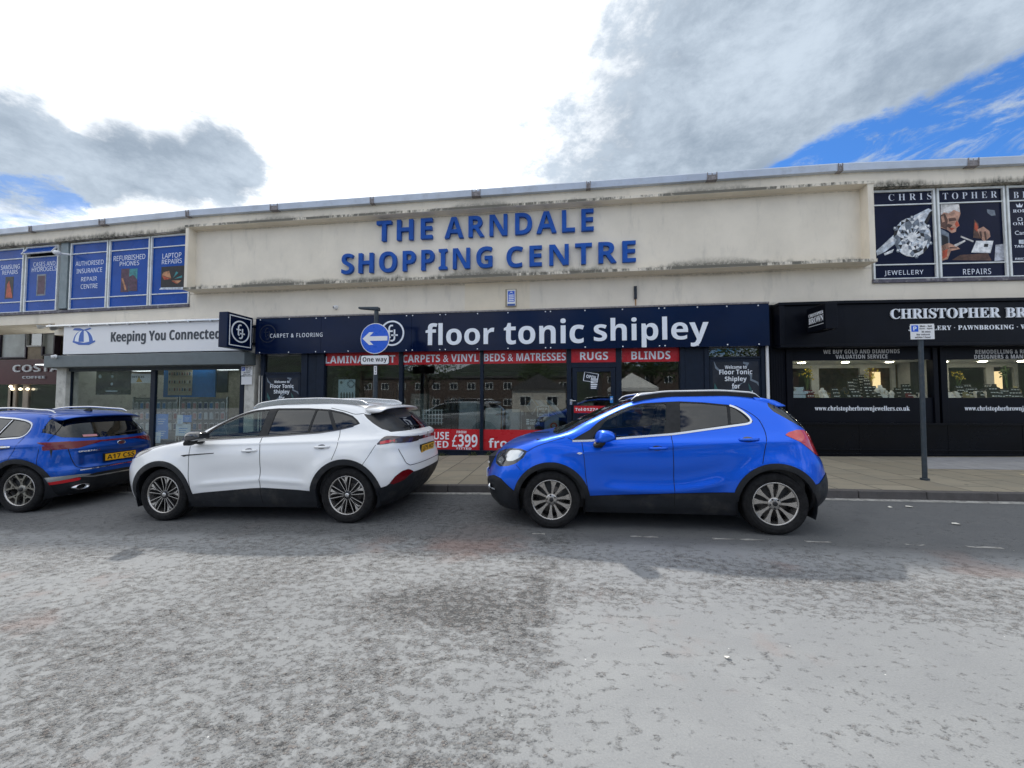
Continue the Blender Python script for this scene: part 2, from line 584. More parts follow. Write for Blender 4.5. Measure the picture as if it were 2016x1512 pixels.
    h = mth(t, 'SUBTRACT', h, mth(t, 'MULTIPLY', mth(t, 'MULTIPLY', rough, gap), .8))
    h = mth(t, 'ADD', h, mth(t, 'MULTIPLY', mth(t, 'MULTIPLY', rough, fine), 1.1))
    bp = nd(t, 'Bump', {'Height': h, 'Strength': .85, 'Distance': .014})
    t.links.new(bp.outputs[0], b.inputs['Normal'])
    return m


def vmax_t(t, *a):
    r = a[0]
    for b_ in a[1:]:
        r = mth(t, 'MAXIMUM', r, b_)
    return r


def mat_flags():
    m = bpy.data.materials.new('paving_flags')
    m.use_nodes = True
    t = m.node_tree
    b = t.nodes['Principled BSDF']
    P = nd(t, 'NewGeometry').outputs['Position']
    sw = nd(t, 'SeparateXYZ', {0: P})
    v = nd(t, 'CombineXYZ', {0: sw.outputs[1], 1: sw.outputs[0], 2: 0.0}).outputs[0]
    br = nd(t, 'TexBrick', {'Vector': v, 'Color1': (.215, .188, .138, 1), 'Color2': (.285, .252, .188, 1), 'Mortar': (.035, .032, .028, 1),
                            'Scale': 1.0, 'Mortar Size': .011, 'Mortar Smooth': .2, 'Bias': 0.0, 'Brick Width': .92,
                            'Row Height': .6}, offset=.5, squash=1.0)
    n = noise(t, P, 2.2, 7.0, .65)
    c = mixc(t, mth(t, 'MULTIPLY', sstep(t, n, .42, .66), .55), br.outputs[0], (.18, .17, .135))
    n2 = noise(t, P, 38.0, 5.0, .7)
    c = mixc(t, mth(t, 'MULTIPLY', n2, .25), c, (.29, .26, .21))
    gum = nd(t, 'TexVoronoi', {'Vector': mapping(t, P, (1, 1, 0)), 'Scale': 2.6}).outputs['Distance']
    c = mixc(t, mth(t, 'MULTIPLY', sstep(t, gum, .075, .055), .6), c, (.07, .068, .06))
    t.links.new(c, b.inputs['Base Color'])
    b.inputs['Roughness'].default_value = .85
    h = mth(t, 'SUBTRACT', mth(t, 'MULTIPLY', n2, .3), br.outputs[1])
    t.links.new(nd(t, 'Bump', {'Height': h, 'Strength': .7, 'Distance': .008}).outputs[0], b.inputs['Normal'])
    return m


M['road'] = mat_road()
M['flags'] = mat_flags()
M['kerb'] = mat('kerb_stone', (.085, .078, .076), .8, var=.3, vscale=3, bump=.3, bscale=60, dirt=(.05, .05, .05), damt=.6)
M['line'] = mat('worn_road_paint', (.30, .295, .28), .8, var=.3, vscale=14, dirt=(.10, .10, .10), dscale=16, damt=.98)
M['tactile'] = mat('buff_tactile_paving', (.52, .44, .27), .85, var=.18, vscale=3, bump=.3, dirt=(.25, .22, .17), damt=.5)
M['slab_grey'] = mat('new_grey_slab', (.27, .27, .28), .85, var=.12, vscale=4, bump=.2)
M['paper'] = mat('litter_paper', (.7, .68, .62), .8, var=.1)

YK0, YK1 = 6.42, 6.55
xs = sorted(set([-400, -250, -120, -60, -40, -30] + [-25 + .5 * i for i in range(101)] + [40, 60, 120, 250, 400]))
ys = [-400, -200, -80, -30, -10, 0, 2, 4, 5, 6, YK0, 6.5, 10, 20, 40, 100, 400]
g = MB()
g.add([(x, y, gz(x)) for y in ys for x in xs],
      [(j * len(xs) + i, j * len(xs) + i + 1, (j + 1) * len(xs) + i + 1, (j + 1) * len(xs) + i)
       for j in range(len(ys) - 1) for i in range(len(xs) - 1)])
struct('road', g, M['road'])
g = MB()
px_ = [x for x in xs if -60 <= x <= 60]
g.add([(x, y, gz(x) + .115) for y in (YK1, 8.0, 10.2, 24.0) for x in px_],
      [(j * len(px_) + i, j * len(px_) + i + 1, (j + 1) * len(px_) + i + 1, (j + 1) * len(px_) + i)
       for j in range(3) for i in range(len(px_) - 1)])
struct('pavement', g, M['flags'])
g = MB()
rk = random.Random(3)
x = -30.0
while x < 30:
    L_ = .905
    a, b_ = x + .005, x + L_ - .005
    dz = rk.uniform(-.004, .004)
    dy = rk.uniform(-.006, .006)
    P = []
    for z_, top in ((-.1, 0), (.118, 1)):
        for (xx, yy) in ((a, YK0 + dy + top * .012), (b_, YK0 + dy + top * .012), (b_, YK1), (a, YK1)):
            P.append((xx, yy, gz(xx) + z_ + dz * top))
    g.hexa(P)
    x += L_
struct('kerb', g, M['kerb'], bevel=.012)
g = MB()
for i in range(120):                                             # pale channel strip at the foot of the kerb
    a, b_ = -30 + i * .5, -29.5 + i * .5
    g.add([(a, YK0 - .13, gz(a) + .005), (b_, YK0 - .13, gz(b_) + .005), (b_, YK0 + .01, gz(b_) + .005), (a, YK0 + .01, gz(a) + .005)],
          [(0, 1, 2, 3)])
struct('gutter_line', g, M['line'])
g = MB()
for (a, b_) in ((-.35, -.2), (.75, 1.05), (1.62, 2.15), (2.55, 2.8), (3.5, 3.68), (4.05, 4.35), (5.0, 5.6), (6.2, 6.9)):
    n_ = max(3, int((b_ - a) / .06))
    up = [(a + (b_ - a) * i / n_, 4.50 + .011 + rk.uniform(-.012, .02)) for i in range(n_ + 1)]
    dn = [(a + (b_ - a) * i / n_, 4.50 - .011 + rk.uniform(-.02, .012)) for i in range(n_ + 1)]
    V = [(p[0], p[1], gz(p[0]) + .004) for p in dn] + [(p[0], p[1], gz(p[0]) + .004) for p in up]
    g.add(V, [(i, i + 1, n_ + 2 + i, n_ + 1 + i) for i in range(n_)])
struct('bay_marking', g, M['line'])
g = MB()                                                          # dropped crossing at the right edge
g.add([(x, y, gz(x) + .121) for x, y in ((7.55, 6.75), (11, 6.75), (11, 8.0), (8.05, 8.0))], [(0, 1, 2, 3)], 0)
struct('tactile_paving', g, M['tactile'])
g = MB()
g.add([(x, y, gz(x) + .119) for x, y in ((7.0, 8.45), (11, 8.45), (11, 10.2), (8.2, 10.0))], [(0, 1, 2, 3)], 0)
struct('paving_slabs', g, M['slab_grey'])
for i, (x_, y_, lb) in enumerate(((4.45, 5.95, 'torn white paper scrap near the kerb'), (4.72, 6.0, 'small white scrap beside the torn paper near the kerb'),
                                  (4.62, 5.25, 'folded white scrap on dark asphalt behind the blue hatchback'),
                                  (.96, 2.48, 'lone white paper scrap on the open pale road'))):
    g = MB()
    w_ = .045 if i != 3 else .02
    V = [(x_ + w_ * math.cos(k) * rk.uniform(.6, 1.3), y_ + w_ * .6 * math.sin(k) * rk.uniform(.6, 1.2), gz(x_) + .006 + rk.uniform(0, .012))
         for k in (0, 1.1, 2.2, 3.4, 4.3, 5.4)]
    g.add(V + [(p[0], p[1], p[2] + .003) for p in V], [(0, 1, 2, 3, 4, 5), (11, 10, 9, 8, 7, 6)])
    tag(g.build('paper_scrap', M['paper']), lb, 'litter', 'paper scraps on the road')

# ------------------------------------------------------------------ the shopping centre
def mat_render(name, base, ledges, amt=1.0, edge=False):
    """painted render with black mould streaks that hang below or sit on the ledges, and blotches"""
    m = bpy.data.materials.new(name)
    m.use_nodes = True
    t = m.node_tree
    b = t.nodes['Principled BSDF']
    P = nd(t, 'NewGeometry').outputs['Position']
    z = nd(t, 'SeparateXYZ', {0: P}).outputs[2]
    n1 = noise(t, P, 1.1, 6.0, .6)
    n2 = noise(t, mapping(t, P, (1, 1, .28)), 3.2, 7.0, .65)
    streak = noise(t, mapping(t, P, (1, 1, .10)), 7.5, 6.0, .66)
    mould = noise(t, P, 15.0, 8.0, .75)
    rare = noise(t, mapping(t, P, (1, 0, 0), (2.3, 0, 0)), .55, 4.0, .6)
    lo = tuple(c * .90 for c in base)
    X = nd(t, 'SeparateXYZ', {0: P}).outputs[0]
    for (xc, wd_, k_) in JOINT_STAINS:
        q = mth(t, 'DIVIDE', mth(t, 'SUBTRACT', X, xc), wd_)
        rare = mth(t, 'ADD', rare, mth(t, 'MULTIPLY', mth(t, 'EXPONENT', mth(t, 'MULTIPLY', mth(t, 'MULTIPLY', q, q), -1.0)), k_))
    c = mixc(t, sstep(t, n1, .3, .7), lo, base)
    c = mixc(t, mth(t, 'MULTIPLY', sstep(t, n2, .52, .74), .30), c, (.40, .37, .31))
    for (zl, reach, direction, k) in ledges:
        d = mth(t, 'MULTIPLY', mth(t, 'SUBTRACT', z, zl), direction)
        near = mth(t, 'MULTIPLY', sstep(t, d, reach, 0.0), sstep(t, d, -.02, 0.0))
        w = mth(t, 'ADD', near, mth(t, 'MULTIPLY', mth(t, 'SUBTRACT', streak, .5), 1.1))
        w = mth(t, 'ADD', w, mth(t, 'MULTIPLY', mth(t, 'SUBTRACT', rare, .50), 2.0))
        w = mth(t, 'MULTIPLY', sstep(t, w, .55, 1.15), near)
        w = mth(t, 'MULTIPLY', w, sstep(t, mould, .32, .6, .35, 1.0))
        c = mixc(t, mth(t, 'MULTIPLY', w, k * amt, clamp=True), c, (.045, .048, .038))
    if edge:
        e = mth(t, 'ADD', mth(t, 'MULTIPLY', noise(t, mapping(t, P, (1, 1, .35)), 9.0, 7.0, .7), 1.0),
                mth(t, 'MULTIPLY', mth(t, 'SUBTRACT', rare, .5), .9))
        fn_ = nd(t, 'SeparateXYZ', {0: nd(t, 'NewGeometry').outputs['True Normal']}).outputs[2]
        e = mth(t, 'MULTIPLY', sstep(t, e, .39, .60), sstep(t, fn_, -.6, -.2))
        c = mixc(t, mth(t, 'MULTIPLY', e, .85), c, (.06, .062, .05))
    t.links.new(c, b.inputs['Base Color'])
    b.inputs['Roughness'].default_value = .85
    b.inputs['Specular IOR Level'].default_value = .25
    h = mth(t, 'ADD', noise(t, P, 130.0, 3.0, .6), mth(t, 'MULTIPLY', noise(t, P, 5.0, 4.0), 2.0))
    t.links.new(nd(t, 'Bump', {'Height': h, 'Strength': .28, 'Distance': .006}).outputs[0], b.inputs['Normal'])
    return m


JOINT_STAINS = [(pf(940, 400)[0], .55, .62), (pf(1398, 350)[0], .8, .60), (pf(548, 500)[0], .6, .42), (pf(965, 530)[0], .9, .20), (pf(738, 420)[0], .5, .20), (pf(215, 440)[0], .4, .12)]
CREAM = (.84, .765, .64)
ZCAP, ZCAPB, ZFT, ZFB, ZWT, ZT1, ZT2, ZWB, ZSL, ZWALL, ZSOF = 7.18, 6.99, 6.62, 4.70, 6.60, 6.235, 4.765, 4.385, 4.30, 3.836, 3.97
M['render'] = mat_render('cream_render', CREAM, [(ZFT, .36, 1, 1.0), (ZFB - .02, .10, -1, .5), (6.99, .12, -1, .25), (3.84, .16, 1, .35)])
M['render_panel'] = mat_render('cream_panel_render', CREAM, [(4.775, .34, 1, 1.0), (6.52, .07, -1, .45)])
M['ledge'] = mat_render('mouldy_ledge', (.80, .73, .61), [], edge=True)
M['cap'] = mat('metal_coping', (.50, .55, .63), .42, metal=.2, var=.06, vscale=2, dirt=(.30, .30, .32), damt=.3)
M['cap_joint'] = mat('coping_joint_strap', (.22, .20, .20), .6, var=.3, vscale=20)
M['sill'] = mat('flaking_sill_paint', (.085, .08, .105), .7, var=.3, vscale=6, dirt=(.5, .48, .45), dscale=7, damt=.45)
M['letter_blue'] = mat('blue_letter', (.012, .085, .38), .45, spec=.2, var=.12, vscale=5)
M['film_blue'] = mat('blue_window_film', (.008, .070, .34), .25, spec=.10, var=.12, vscale=1.2)
M['film_navy'] = mat('navy_window_film', (.004, .007, .028), .22, spec=.12, var=.15, vscale=1.5)
M['film_text'] = mat('film_text', (.78, .82, .90), .5, spec=.2)
M['column_grey'] = mat('grey_column', (.20, .25, .27), .55, var=.12, vscale=3)
M['pic'] = [mat('picture_' + n_, c_, .4, spec=.25, var=.38, vscale=9) for n_, c_ in (
    ('black', (.012, .012, .014)), ('orange', (.42, .07, .03)), ('teal', (.03, .22, .24)), ('plum', (.07, .03, .06)),
    ('copper', (.42, .20, .10)), ('silver', (.55, .60, .66)), ('pale', (.78, .81, .85)), ('slate', (.16, .19, .23)),
    ('skin', (.48, .27, .19)), ('hair', (.62, .60, .58)), ('shadow_brown', (.10, .05, .035)), ('cloth', (.45, .47, .52)))]

bx = pf(1040, 786)[0]
centre = thing('shopping_centre', 'long cream two storey building with a grey metal coping above three shopfronts', 'building', (-2.0, 10.2, 0))
AL, AR = -27.0, 17.0
a_l, a_r = pf(374, 590)[0], pf(1718, 590)[0]
w = MB()
w.fbox(AL, AR, -.1195, .06, ZFT, ZCAPB)
w.fbox(AL, AR, -.32, -.12, ZFT + .1, ZCAPB - .002)                             # parapet band
w.fbox(a_l, a_r, -.32, 0, ZWALL - .25, ZFT)                       # central wall
w.fbox(AL, a_l, -.32, 0, ZSOF, ZSL)
w.fbox(a_r, AR, -.32, 0, ZWALL - .25, ZSL)
w.fbox(pf(105, 700)[0], a_l, -.32, 0, ZWALL - .25, ZSOF)
w.build('wall', M['render'], centre)
w = MB()
w.fbox(AL, AR, -.34, -.12, ZWT, ZFT + .1)                              # soffit strip over the windows
w.build('lintel', M['render'], centre)
# roof, floor slab, soffit over the passage, cross walls
w = MB()
w.fbox(AL, AR, -13, -.32, 6.75, 6.9)
w.build('roof', M['cap_joint'], centre)
w = MB()
w.fbox(pf(105, 700)[0], AR, -13.0, -.34, 2.95, 3.9)
w.fbox(AL, pf(105, 700)[0], -1.15, -.34, ZSOF, ZSOF + .3)
w.fbox(AL, AR, -13.3, -13, 0, 6.75)
w.fbox(AR, AR + .3, -13, -.1, 0, 6.75)
w.fbox(AL - .3, AL, -1.15, -.1, ZSOF, 6.75)
w.fbox(AL, pf(105, 700)[0], -1.4, -1.15, ZSOF, 6.75)
w.build('back_walls', M['render'], centre)
# coping in lengths, each with the strap over its joint
jx = [-150, 76, 215, 380, 548, 738, 940, 1158, 1398, 1647, 1905, 2200]
ja = [AL] + [pf(x_, 420)[0] for x_ in jx[1:-1]] + [AR]
for i in range(len(ja) - 1):
    c = MB()
    pr = [(.17, ZCAPB), (.185, ZCAP - .03), (.16, ZCAP), (-.45, ZCAP + .03), (-.45, ZCAPB)]
    st = [ja[i] + .012] + [b_ for b_ in BREAKS if ja[i] < b_ < ja[i + 1]] + [ja[i + 1] - .012]
    V = [FWp(a, o_, z_) for a in st for o_, z_ in pr]
    F = [(5 * k + q, 5 * (k + 1) + q, 5 * (k + 1) + (q + 1) % 5, 5 * k + (q + 1) % 5) for k in range(len(st) - 1) for q in range(5)]
    F += [(4, 3, 2, 1, 0), tuple(range(5 * len(st) - 5, 5 * len(st)))]
    c.add(V, F)
    cp = c.build('coping', M['cap'], centre, fixn=True)
    if i:
        s_ = MB()
        wd = .10 if i % 2 == 0 else .035
        s_.fbox(ja[i] - wd, ja[i] + wd, .05, .181, ZCAPB - .012, ZCAP - .035)
        s_.fbox(ja[i] - wd - .02, ja[i] - wd, .05, .196, ZCAPB - .02, ZCAP - .02)
        s_.fbox(ja[i] + wd, ja[i] + wd + .02, .05, .196, ZCAPB - .02, ZCAP - .02)
        s_.build('joint_strap', M['cap_joint'], cp)
# projecting sign panel: face, ledges, ends
fl, fr = pf(364, 510, .34)[0], pf(1722, 440, .34)[0]
p_ = MB()
p_.fbox(fl + .1, fr - .1, .002, .10, ZFB + .06, ZFT - .07)
p_.build('sign_panel', M['render_panel'], centre)
p_ = MB()
p_.fbox(fl - .02, fr + .02, .0, .36, ZFT - .075, ZFT - .002)
p_.fbox(fl - .02, fr + .02, .0, .36, ZFB, ZFB + .075)
p_.build('ledge', M['ledge'], centre, bevel=.006)
p_ = MB()
p_.fbox(fl, fl + .10, .0, .345, ZFB + .075, ZFT - .075)
p_.build('panel_end', M['render'], centre)
p_ = MB()
p_.fbox(fr - .13, fr, .0, .345, ZFB + .075, ZFT - .075)
p_.build('panel_end', M['render'], centre)


def prect(mb, x0, x1, y0, y1, o0, o1, mi=0):
    ym, xm = (y0 + y1) / 2, (x0 + x1) / 2
    mb.fbox(pf(x0, ym, o1)[0], pf(x1, ym, o1)[0], o0, o1, pf(xm, y1, o1)[1], pf(xm, y0, o1)[1], mi)
    return mb


def ppoly(mb, pts, o0, o1, mi=0):
    mb.prism([pf(x_, y_, o1) for x_, y_ in pts], ffn, o0, o1, mi)
    return mb


# upper windows: bays of three panes under printed film
OW = -.11
FILM = [M['film_blue'], M['film_text']] + M['pic']


def bay(x0, x1, film, art=None, open_vent=False, name='window'):
    a0, a1 = pf(x0, 540, OW)[0], pf(x1, 540, OW)[0]
    f_ = MB()
    e = .035
    f_.fbox(a0 - e, a0 + .01, OW - .05, OW + .05, ZWB, ZWT)
    f_.fbox(a1 - .01, a1 + e, OW - .05, OW + .05, ZWB, ZWT)
    for z0, z1, d in ((ZWB - .005, ZWB + .045, .06), (ZT2 - .015, ZT2 + .015, .03), (ZT1 - .015, ZT1 + .015, .03), (ZWT - .05, ZWT, .045)):
        f_.fbox(a0 + .01, a1 - .01, OW - .05, OW + d, z0, z1)
    fr_ = f_.build(name, M['frame_white'], centre, bevel=.004)
    for k, (z0, z1) in enumerate(((ZWB + .045, ZT2 - .015), (ZT2 + .015, ZT1 - .015), (ZT1 + .015, ZWT - .05))):
        q = MB()
        if k == 2 and open_vent:
            # top-hung vent pushed out at the bottom
            w_, h_ = a1 - a0 - .02, z1 - z0
            ang = R(30)
            for (u0, u1, v0, v1, t0, t1, mi) in ((0.03, .97, .06, .94, .0, .012, 0), (0, 1, 0, .06, -.01, .03, 12), (0, 1, .94, 1, -.01, .03, 12),
                                                 (0, .03, .06, .94, -.01, .03, 12), (.97, 1, .06, .94, -.01, .03, 12)):
                P = []
                for tt in (t0, t1):
                    for (u, v) in ((u0, v0), (u1, v0), (u1, v1), (u0, v1)):
                        P.append(FWp(a0 + .01 + w_ * u, OW + .02 + math.sin(ang) * h_ * (1 - v) + tt * math.cos(ang), z1 - math.cos(ang) * h_ * (1 - v) + tt * math.sin(ang)))
                q.hexa(P, 0 if mi == 0 else 2 + 6)
            q.fbox(a0 + .01, a1 - .01, OW - .3, OW - .28, z0, z1, 2)
        else:
            q.fbox(a0 + .01, a1 - .01, OW - .02, OW + .005, z0, z1, 0)
        if art:
            art(q, k, OW + .006)
        q.build('pane', [film, M['film_text']] + M['pic'], fr_)
    return fr_


def art_a(q, k, o):
    if k == 1:
        ptext(q, 'SAMSUNG', 2, 39, 521, 530, o, .002, 1, 'light')
        ptext(q, 'REPAIRS', 5, 35, 532, 540, o, .002, 1, 'light')
        prect(q, 10, 26, 545, 588, o, o + .002, 2)
        ppoly(q, [(11, 586), (14, 560), (18, 553), (22, 572), (24, 586)], o + .002, o + .004, 3)


def art_b(q, k, o):
    if k == 1:
        ptext(q, 'CASES AND', 66, 109, 515, 524, o, .002, 1, 'light')
        ptext(q, 'HYDROGELS', 63, 111, 525, 534, o, .002, 1, 'light')
        prect(q, 72, 90, 540, 582, o, o + .002, 9)
        prect(q, 74, 88, 543, 579, o + .002, o + .004, 5)


def art_c(q, k, o):
    if k == 1:
        for s_, x0, x1, y0, y1 in (('AUTHORISED', 149, 204, 513, 522), ('INSURANCE', 151, 201, 528, 537), ('REPAIR', 160, 191, 545, 553), ('CENTRE', 159, 192, 559, 568)):
            ptext(q, s_, x0, x1, y0, y1, o, .002, 1, 'light')


def art_d(q, k, o):
    if k == 1:
        ptext(q, 'REFURBISHED', 224, 286, 502, 512, o, .002, 1, 'light')
        ptext(q, 'PHONES', 236, 274, 514, 523, o, .002, 1, 'light')
        prect(q, 238, 254, 529, 575, o, o + .002, 5)
        prect(q, 254, 270, 529, 573, o, o + .002, 4)
        ppoly(q, [(254, 573), (254, 545), (262, 541), (270, 550), (270, 573)], o + .002, o + .004, 5)
        ppoly(q, [(239, 548), (242, 547), (249, 570), (246, 572)], o + .002, o + .004, 6)


def art_e(q, k, o):
    if k == 1:
        ptext(q, 'LAPTOP', 320, 357, 498, 508, o, .002, 1, 'light')
        ptext(q, 'REPAIRS', 319, 358, 510, 519, o, .002, 1, 'light')
        prect(q, 317, 366, 524, 566, o, o + .002, 2)
        ppoly(q, [(313, 570), (317, 566), (366, 565), (366, 570)], o, o + .003, 7)
        for pts, mi in ((((337, 548), (319, 542), (322, 536), (333, 533)), 6), (((337, 549), (323, 551), (319, 543)), 3),
                        (((341, 547), (347, 534), (351, 537)), 4), (((343, 549), (358, 542), (359, 546)), 4),
                        (((338, 552), (357, 552), (350, 558)), 6), (((337, 553), (343, 553), (350, 560)), 3)):
            ppoly(q, pts, o + .002, o + .004, mi)


bay(-160, -102, M['film_blue'])
bay(-96, -54, M['film_blue'])
bay(-47, 47, M['film_blue'], art_a)
bay(54, 115, M['film_blue'], art_b, open_vent=True)
q = MB()
prect(q, 118, 132, 478, 607, -.3, -.04)
q.build('column', M['column_grey'], centre)
bay(142, 212, M['film_blue'], art_c)
bay(218, 294, M['film_blue'], art_d)
bay(300, 374, M['film_blue'], art_e)


def art_ring(q, k, o):
    if k == 2:
        ptext(q, 'CHRIS', 1749, 1834, 381, 394, o, .002, 1, 'serif', 1.7, -.012)
    elif k == 0:
        ptext(q, 'JEWELLERY', 1741, 1818, 532, 543, o, .002, 1, 'light', 1.15)
    else:
        ppoly(q, [(1725, 494), (1760, 462), (1800, 424), (1828, 410), (1836, 414), (1818, 440), (1790, 470), (1765, 478), (1742, 496), (1727, 503)], o, o + .002, 7)
        ppoly(q, [(1735, 486), (1770, 456), (1812, 421), (1822, 419), (1795, 446), (1770, 470)], o + .002, o + .003, 8)
        ppoly(q, [(1818, 440), (1830, 418), (1836, 414), (1834, 424), (1822, 446)], o + .002, o + .0035, 2)
        ppoly(q, [(1740, 499), (1760, 490), (1757, 497), (1742, 503)], o + .002, o + .0035, 8)
        rr = random.Random(5)
        cx, cy = 1796, 467
        N = 20
        ring = lambda r_, ph=0: [(cx + r_ * math.cos(2 * math.pi * (i + ph) / N), cy + r_ * 1.05 * math.sin(2 * math.pi * (i + ph) / N)) for i in range(N)]
        o_r, q_r, m_r, n_r, i_r = ring(37), ring(31, .5), ring(24), ring(17, .5), ring(9)
        ppoly(q, o_r, o + .003, o + .004, 7)
        for i in range(N):
            j = (i + 1) % N
            for tri in ((o_r[i], o_r[j], q_r[i]), (q_r[i], q_r[j], o_r[j]), (q_r[i], m_r[j], q_r[j]), (q_r[i], m_r[i], m_r[j]), (m_r[i], m_r[j], n_r[i]), (n_r[i], n_r[j], m_r[j]), (n_r[i], n_r[j], i_r[j]), (n_r[i], i_r[i], i_r[j])):
                ppoly(q, tri, o + .004, o + .0055, rr.choice((7, 8, 9, 2, 9, 8)))
        ppoly(q, i_r, o + .005, o + .0065, 8)
        for a_ in (.3, 1.35, 2.4, 3.6, 4.7, 5.7):
            x_, y_ = cx + 38 * math.cos(a_), cy + 39 * math.sin(a_)
            ppoly(q, [(x_ + 4 * math.cos(t_), y_ + 4 * math.sin(t_)) for t_ in (0, 1.05, 2.1, 3.14, 4.2, 5.2)], o + .006, o + .0075, 9)
            ppoly(q, [(x_ + 2 * math.cos(t_), y_ - 1 + 2 * math.sin(t_)) for t_ in (0, 1.05, 2.1, 3.14, 4.2, 5.2)], o + .0075, o + .0085, 8)


def art_bench(q, k, o):
    if k == 2:
        ptext(q, 'TOPHER', 1856, 1963, 378, 391, o, .002, 1, 'serif', 1.7, -.012)
    elif k == 0:
        ptext(q, 'REPAIRS', 1896, 1951, 529, 540, o, .002, 1, 'light', 1.2)
    else:
        A = [([(1852, 403), (1888, 402), (1891, 420), (1886, 436), (1889, 444), (1883, 449), (1882, 456), (1874, 459), (1864, 452), (1852, 448)], 10, 0),
             ([(1852, 402), (1888, 402), (1890, 418), (1878, 413), (1868, 420), (1858, 418), (1852, 424)], 11, 1),
             ([(1867, 430), (1881, 428), (1883, 434), (1869, 436)], 12, 1), ([(1852, 424), (1860, 420), (1866, 432), (1864, 452), (1852, 446)], 12, 1), ([(1884, 434), (1889, 444), (1883, 447), (1880, 441)], 3, 1), ([(1853, 426), (1858, 424), (1860, 436), (1855, 438)], 10, 2), ([(1866, 440), (1876, 443), (1870, 449), (1864, 446)], 12, 1), ([(1854, 462), (1866, 466), (1868, 490), (1856, 500)], 2, 1), ([(1928, 456), (1931, 470), (1934, 470), (1932, 455)], 12, 3), ([(1937, 456), (1940, 473), (1943, 472), (1941, 455)], 12, 3), ([(1856, 494), (1866, 490), (1864, 506), (1856, 510)], 3, 2), ([(1870, 486), (1884, 487), (1884, 489), (1870, 489)], 12, 2), ([(1868, 448), (1880, 449), (1874, 454)], 3, 1),
             ([(1852, 450), (1868, 459), (1870, 480), (1858, 510), (1852, 512)], 9, 0),
             ([(1918, 432), (1926, 440), (1930, 470), (1916, 468)], 12, 0), ([(1920, 436), (1926, 446), (1924, 456), (1918, 450)], 3, 1),
             ([(1924, 452), (1936, 446), (1948, 455), (1950, 466), (1938, 476), (1930, 468)], 10, 1),
             ([(1912, 497), (1922, 474), (1956, 474), (1950, 498)], 8, 2), ([(1938, 480), (1946, 480), (1945, 486), (1937, 486)], 2, 3),
             ([(1892, 464), (1917, 474), (1916, 477), (1891, 467)], 11, 1), ([(1878, 482), (1900, 472), (1901, 475), (1882, 486)], 11, 1),
             ([(1853, 484), (1868, 478), (1886, 486), (1890, 490), (1872, 494), (1866, 510), (1853, 514)], 10, 1),
             ([(1960, 482), (1978, 480), (1982, 512), (1958, 514)], 13, 1), ([(1874, 512), (1890, 502), (1945, 498), (1952, 513)], 12, 0),
             ([(1943, 412), (1958, 414), (1960, 424), (1952, 425), (1944, 419)], 9, 0), ([(1974, 418), (1979, 424), (1980, 460), (1976, 440)], 10, 1)]
        for pts, mi, lay in A:
            ppoly(q, pts, o + lay * .002, o + lay * .002 + .002, mi)


def art_brands(q, k, o):
    if k == 2:
        ptext(q, 'BROWN', 1995, 2085, 376, 389, o, .002, 1, 'serif', 1.7, -.012)
    elif k == 1:
        ptext(q, 'ROLEX', 1994, 2036, 412, 418, o, .002, 1, 'serif', 1.1)
        ppoly(q, [(2002, 408), (2000, 401), (2005, 405), (2007, 399), (2010, 405), (2014, 401), (2012, 408)], o, o + .002, 1)
        ptext(q, 'Ω', 2003, 2013, 428, 435, o, .002, 1, 'plain')
        ptext(q, 'OMEGA', 1994, 2042, 437, 443, o, .002, 1, 'serif', 1.1)
        ptext(q, 'Cartier', 1998, 2036, 454, 462, o, .002, 1, 'plain')
        prect(q, 2006, 2016, 472, 480, o, o + .002, 7)
        ptext(q, 'TAG HEUER', 1997, 2050, 482, 487, o, .002, 1, 'sans')
        ptext(q, 'BREITLING', 1998, 2048, 507, 511, o, .002, 1, 'serif')


bay(1720, 1841, M['film_navy'], art_ring)
bay(1851, 1979, M['film_navy'], art_bench)
bay(1989, 2105, M['film_navy'], art_brands)
bay(2115, 2225, M['film_navy'])
bay(2235, 2345, M['film_navy'])
bay(2355, 2465, M['film_navy'])
q = MB()
q.fbox(AL, a_l, -.15, .05, ZSL - .01, ZWB - .005)
q.build('sill', M['sill'], centre, bevel=.008)
q = MB()
q.fbox(a_r, AR, -.15, .05, ZSL - .01, ZWB - .005)
q.build('sill', M['sill'], centre, bevel=.008)

q = MB()
prect(q, 915, 1043, 556, 610, .002, .006)
q.build('render_patch', mat_render('patched_render', (.83, .735, .575), []), centre)

# raised blue letters, one mesh per letter
sgn = thing('letter_sign', 'raised blue capitals spelling the shopping centre name across the cream panel', 'sign', FWp(pf(960, 480)[0], .12, 4.9))
for s_, x0, x1, y0, y1 in (('THE', 741, 851, 432, 472), ('ARNDALE', 875, 1169, 419, 461), ('SHOPPING', 672, 969, 492, 533), ('CENTRE', 997, 1252, 479, 521)):
    V, F, _ = text_mesh(s_, 'sans', 1.18)
    # split the extruded word into its letters
    par = list(range(len(V)))

    def root_(i):
        while par[i] != i:
            par[i] = par[par[i]]
            i = par[i]
        return i
    for f in F:
        for i in f[1:]:
            par[root_(i)] = root_(f[0])
    groups = {}
    for f in F:
        groups.setdefault(root_(f[0]), []).append(f)
    O_ = .205
    xm = (x0 + x1) / 2
    A0, A1 = pf(x0, (y0 + y1) / 2, O_)[0], pf(x1, (y0 + y1) / 2, O_)[0]
    Z0, Z1 = pf(xm, y1, O_)[1], pf(xm, y0, O_)[1]
    for fs in groups.values():
        ids = sorted({i for f in fs for i in f})
        mp = {i: n for n, i in enumerate(ids)}
        l_ = MB()
        l_.add([FWp(A0 + (A1 - A0) * V[i][0], .115 + .09 * V[i][2], Z0 + (Z1 - Z0) * V[i][1]) for i in ids], [[mp[i] for i in f] for f in fs])
        l_.build('letter', M['letter_blue'], sgn, bevel=.004)
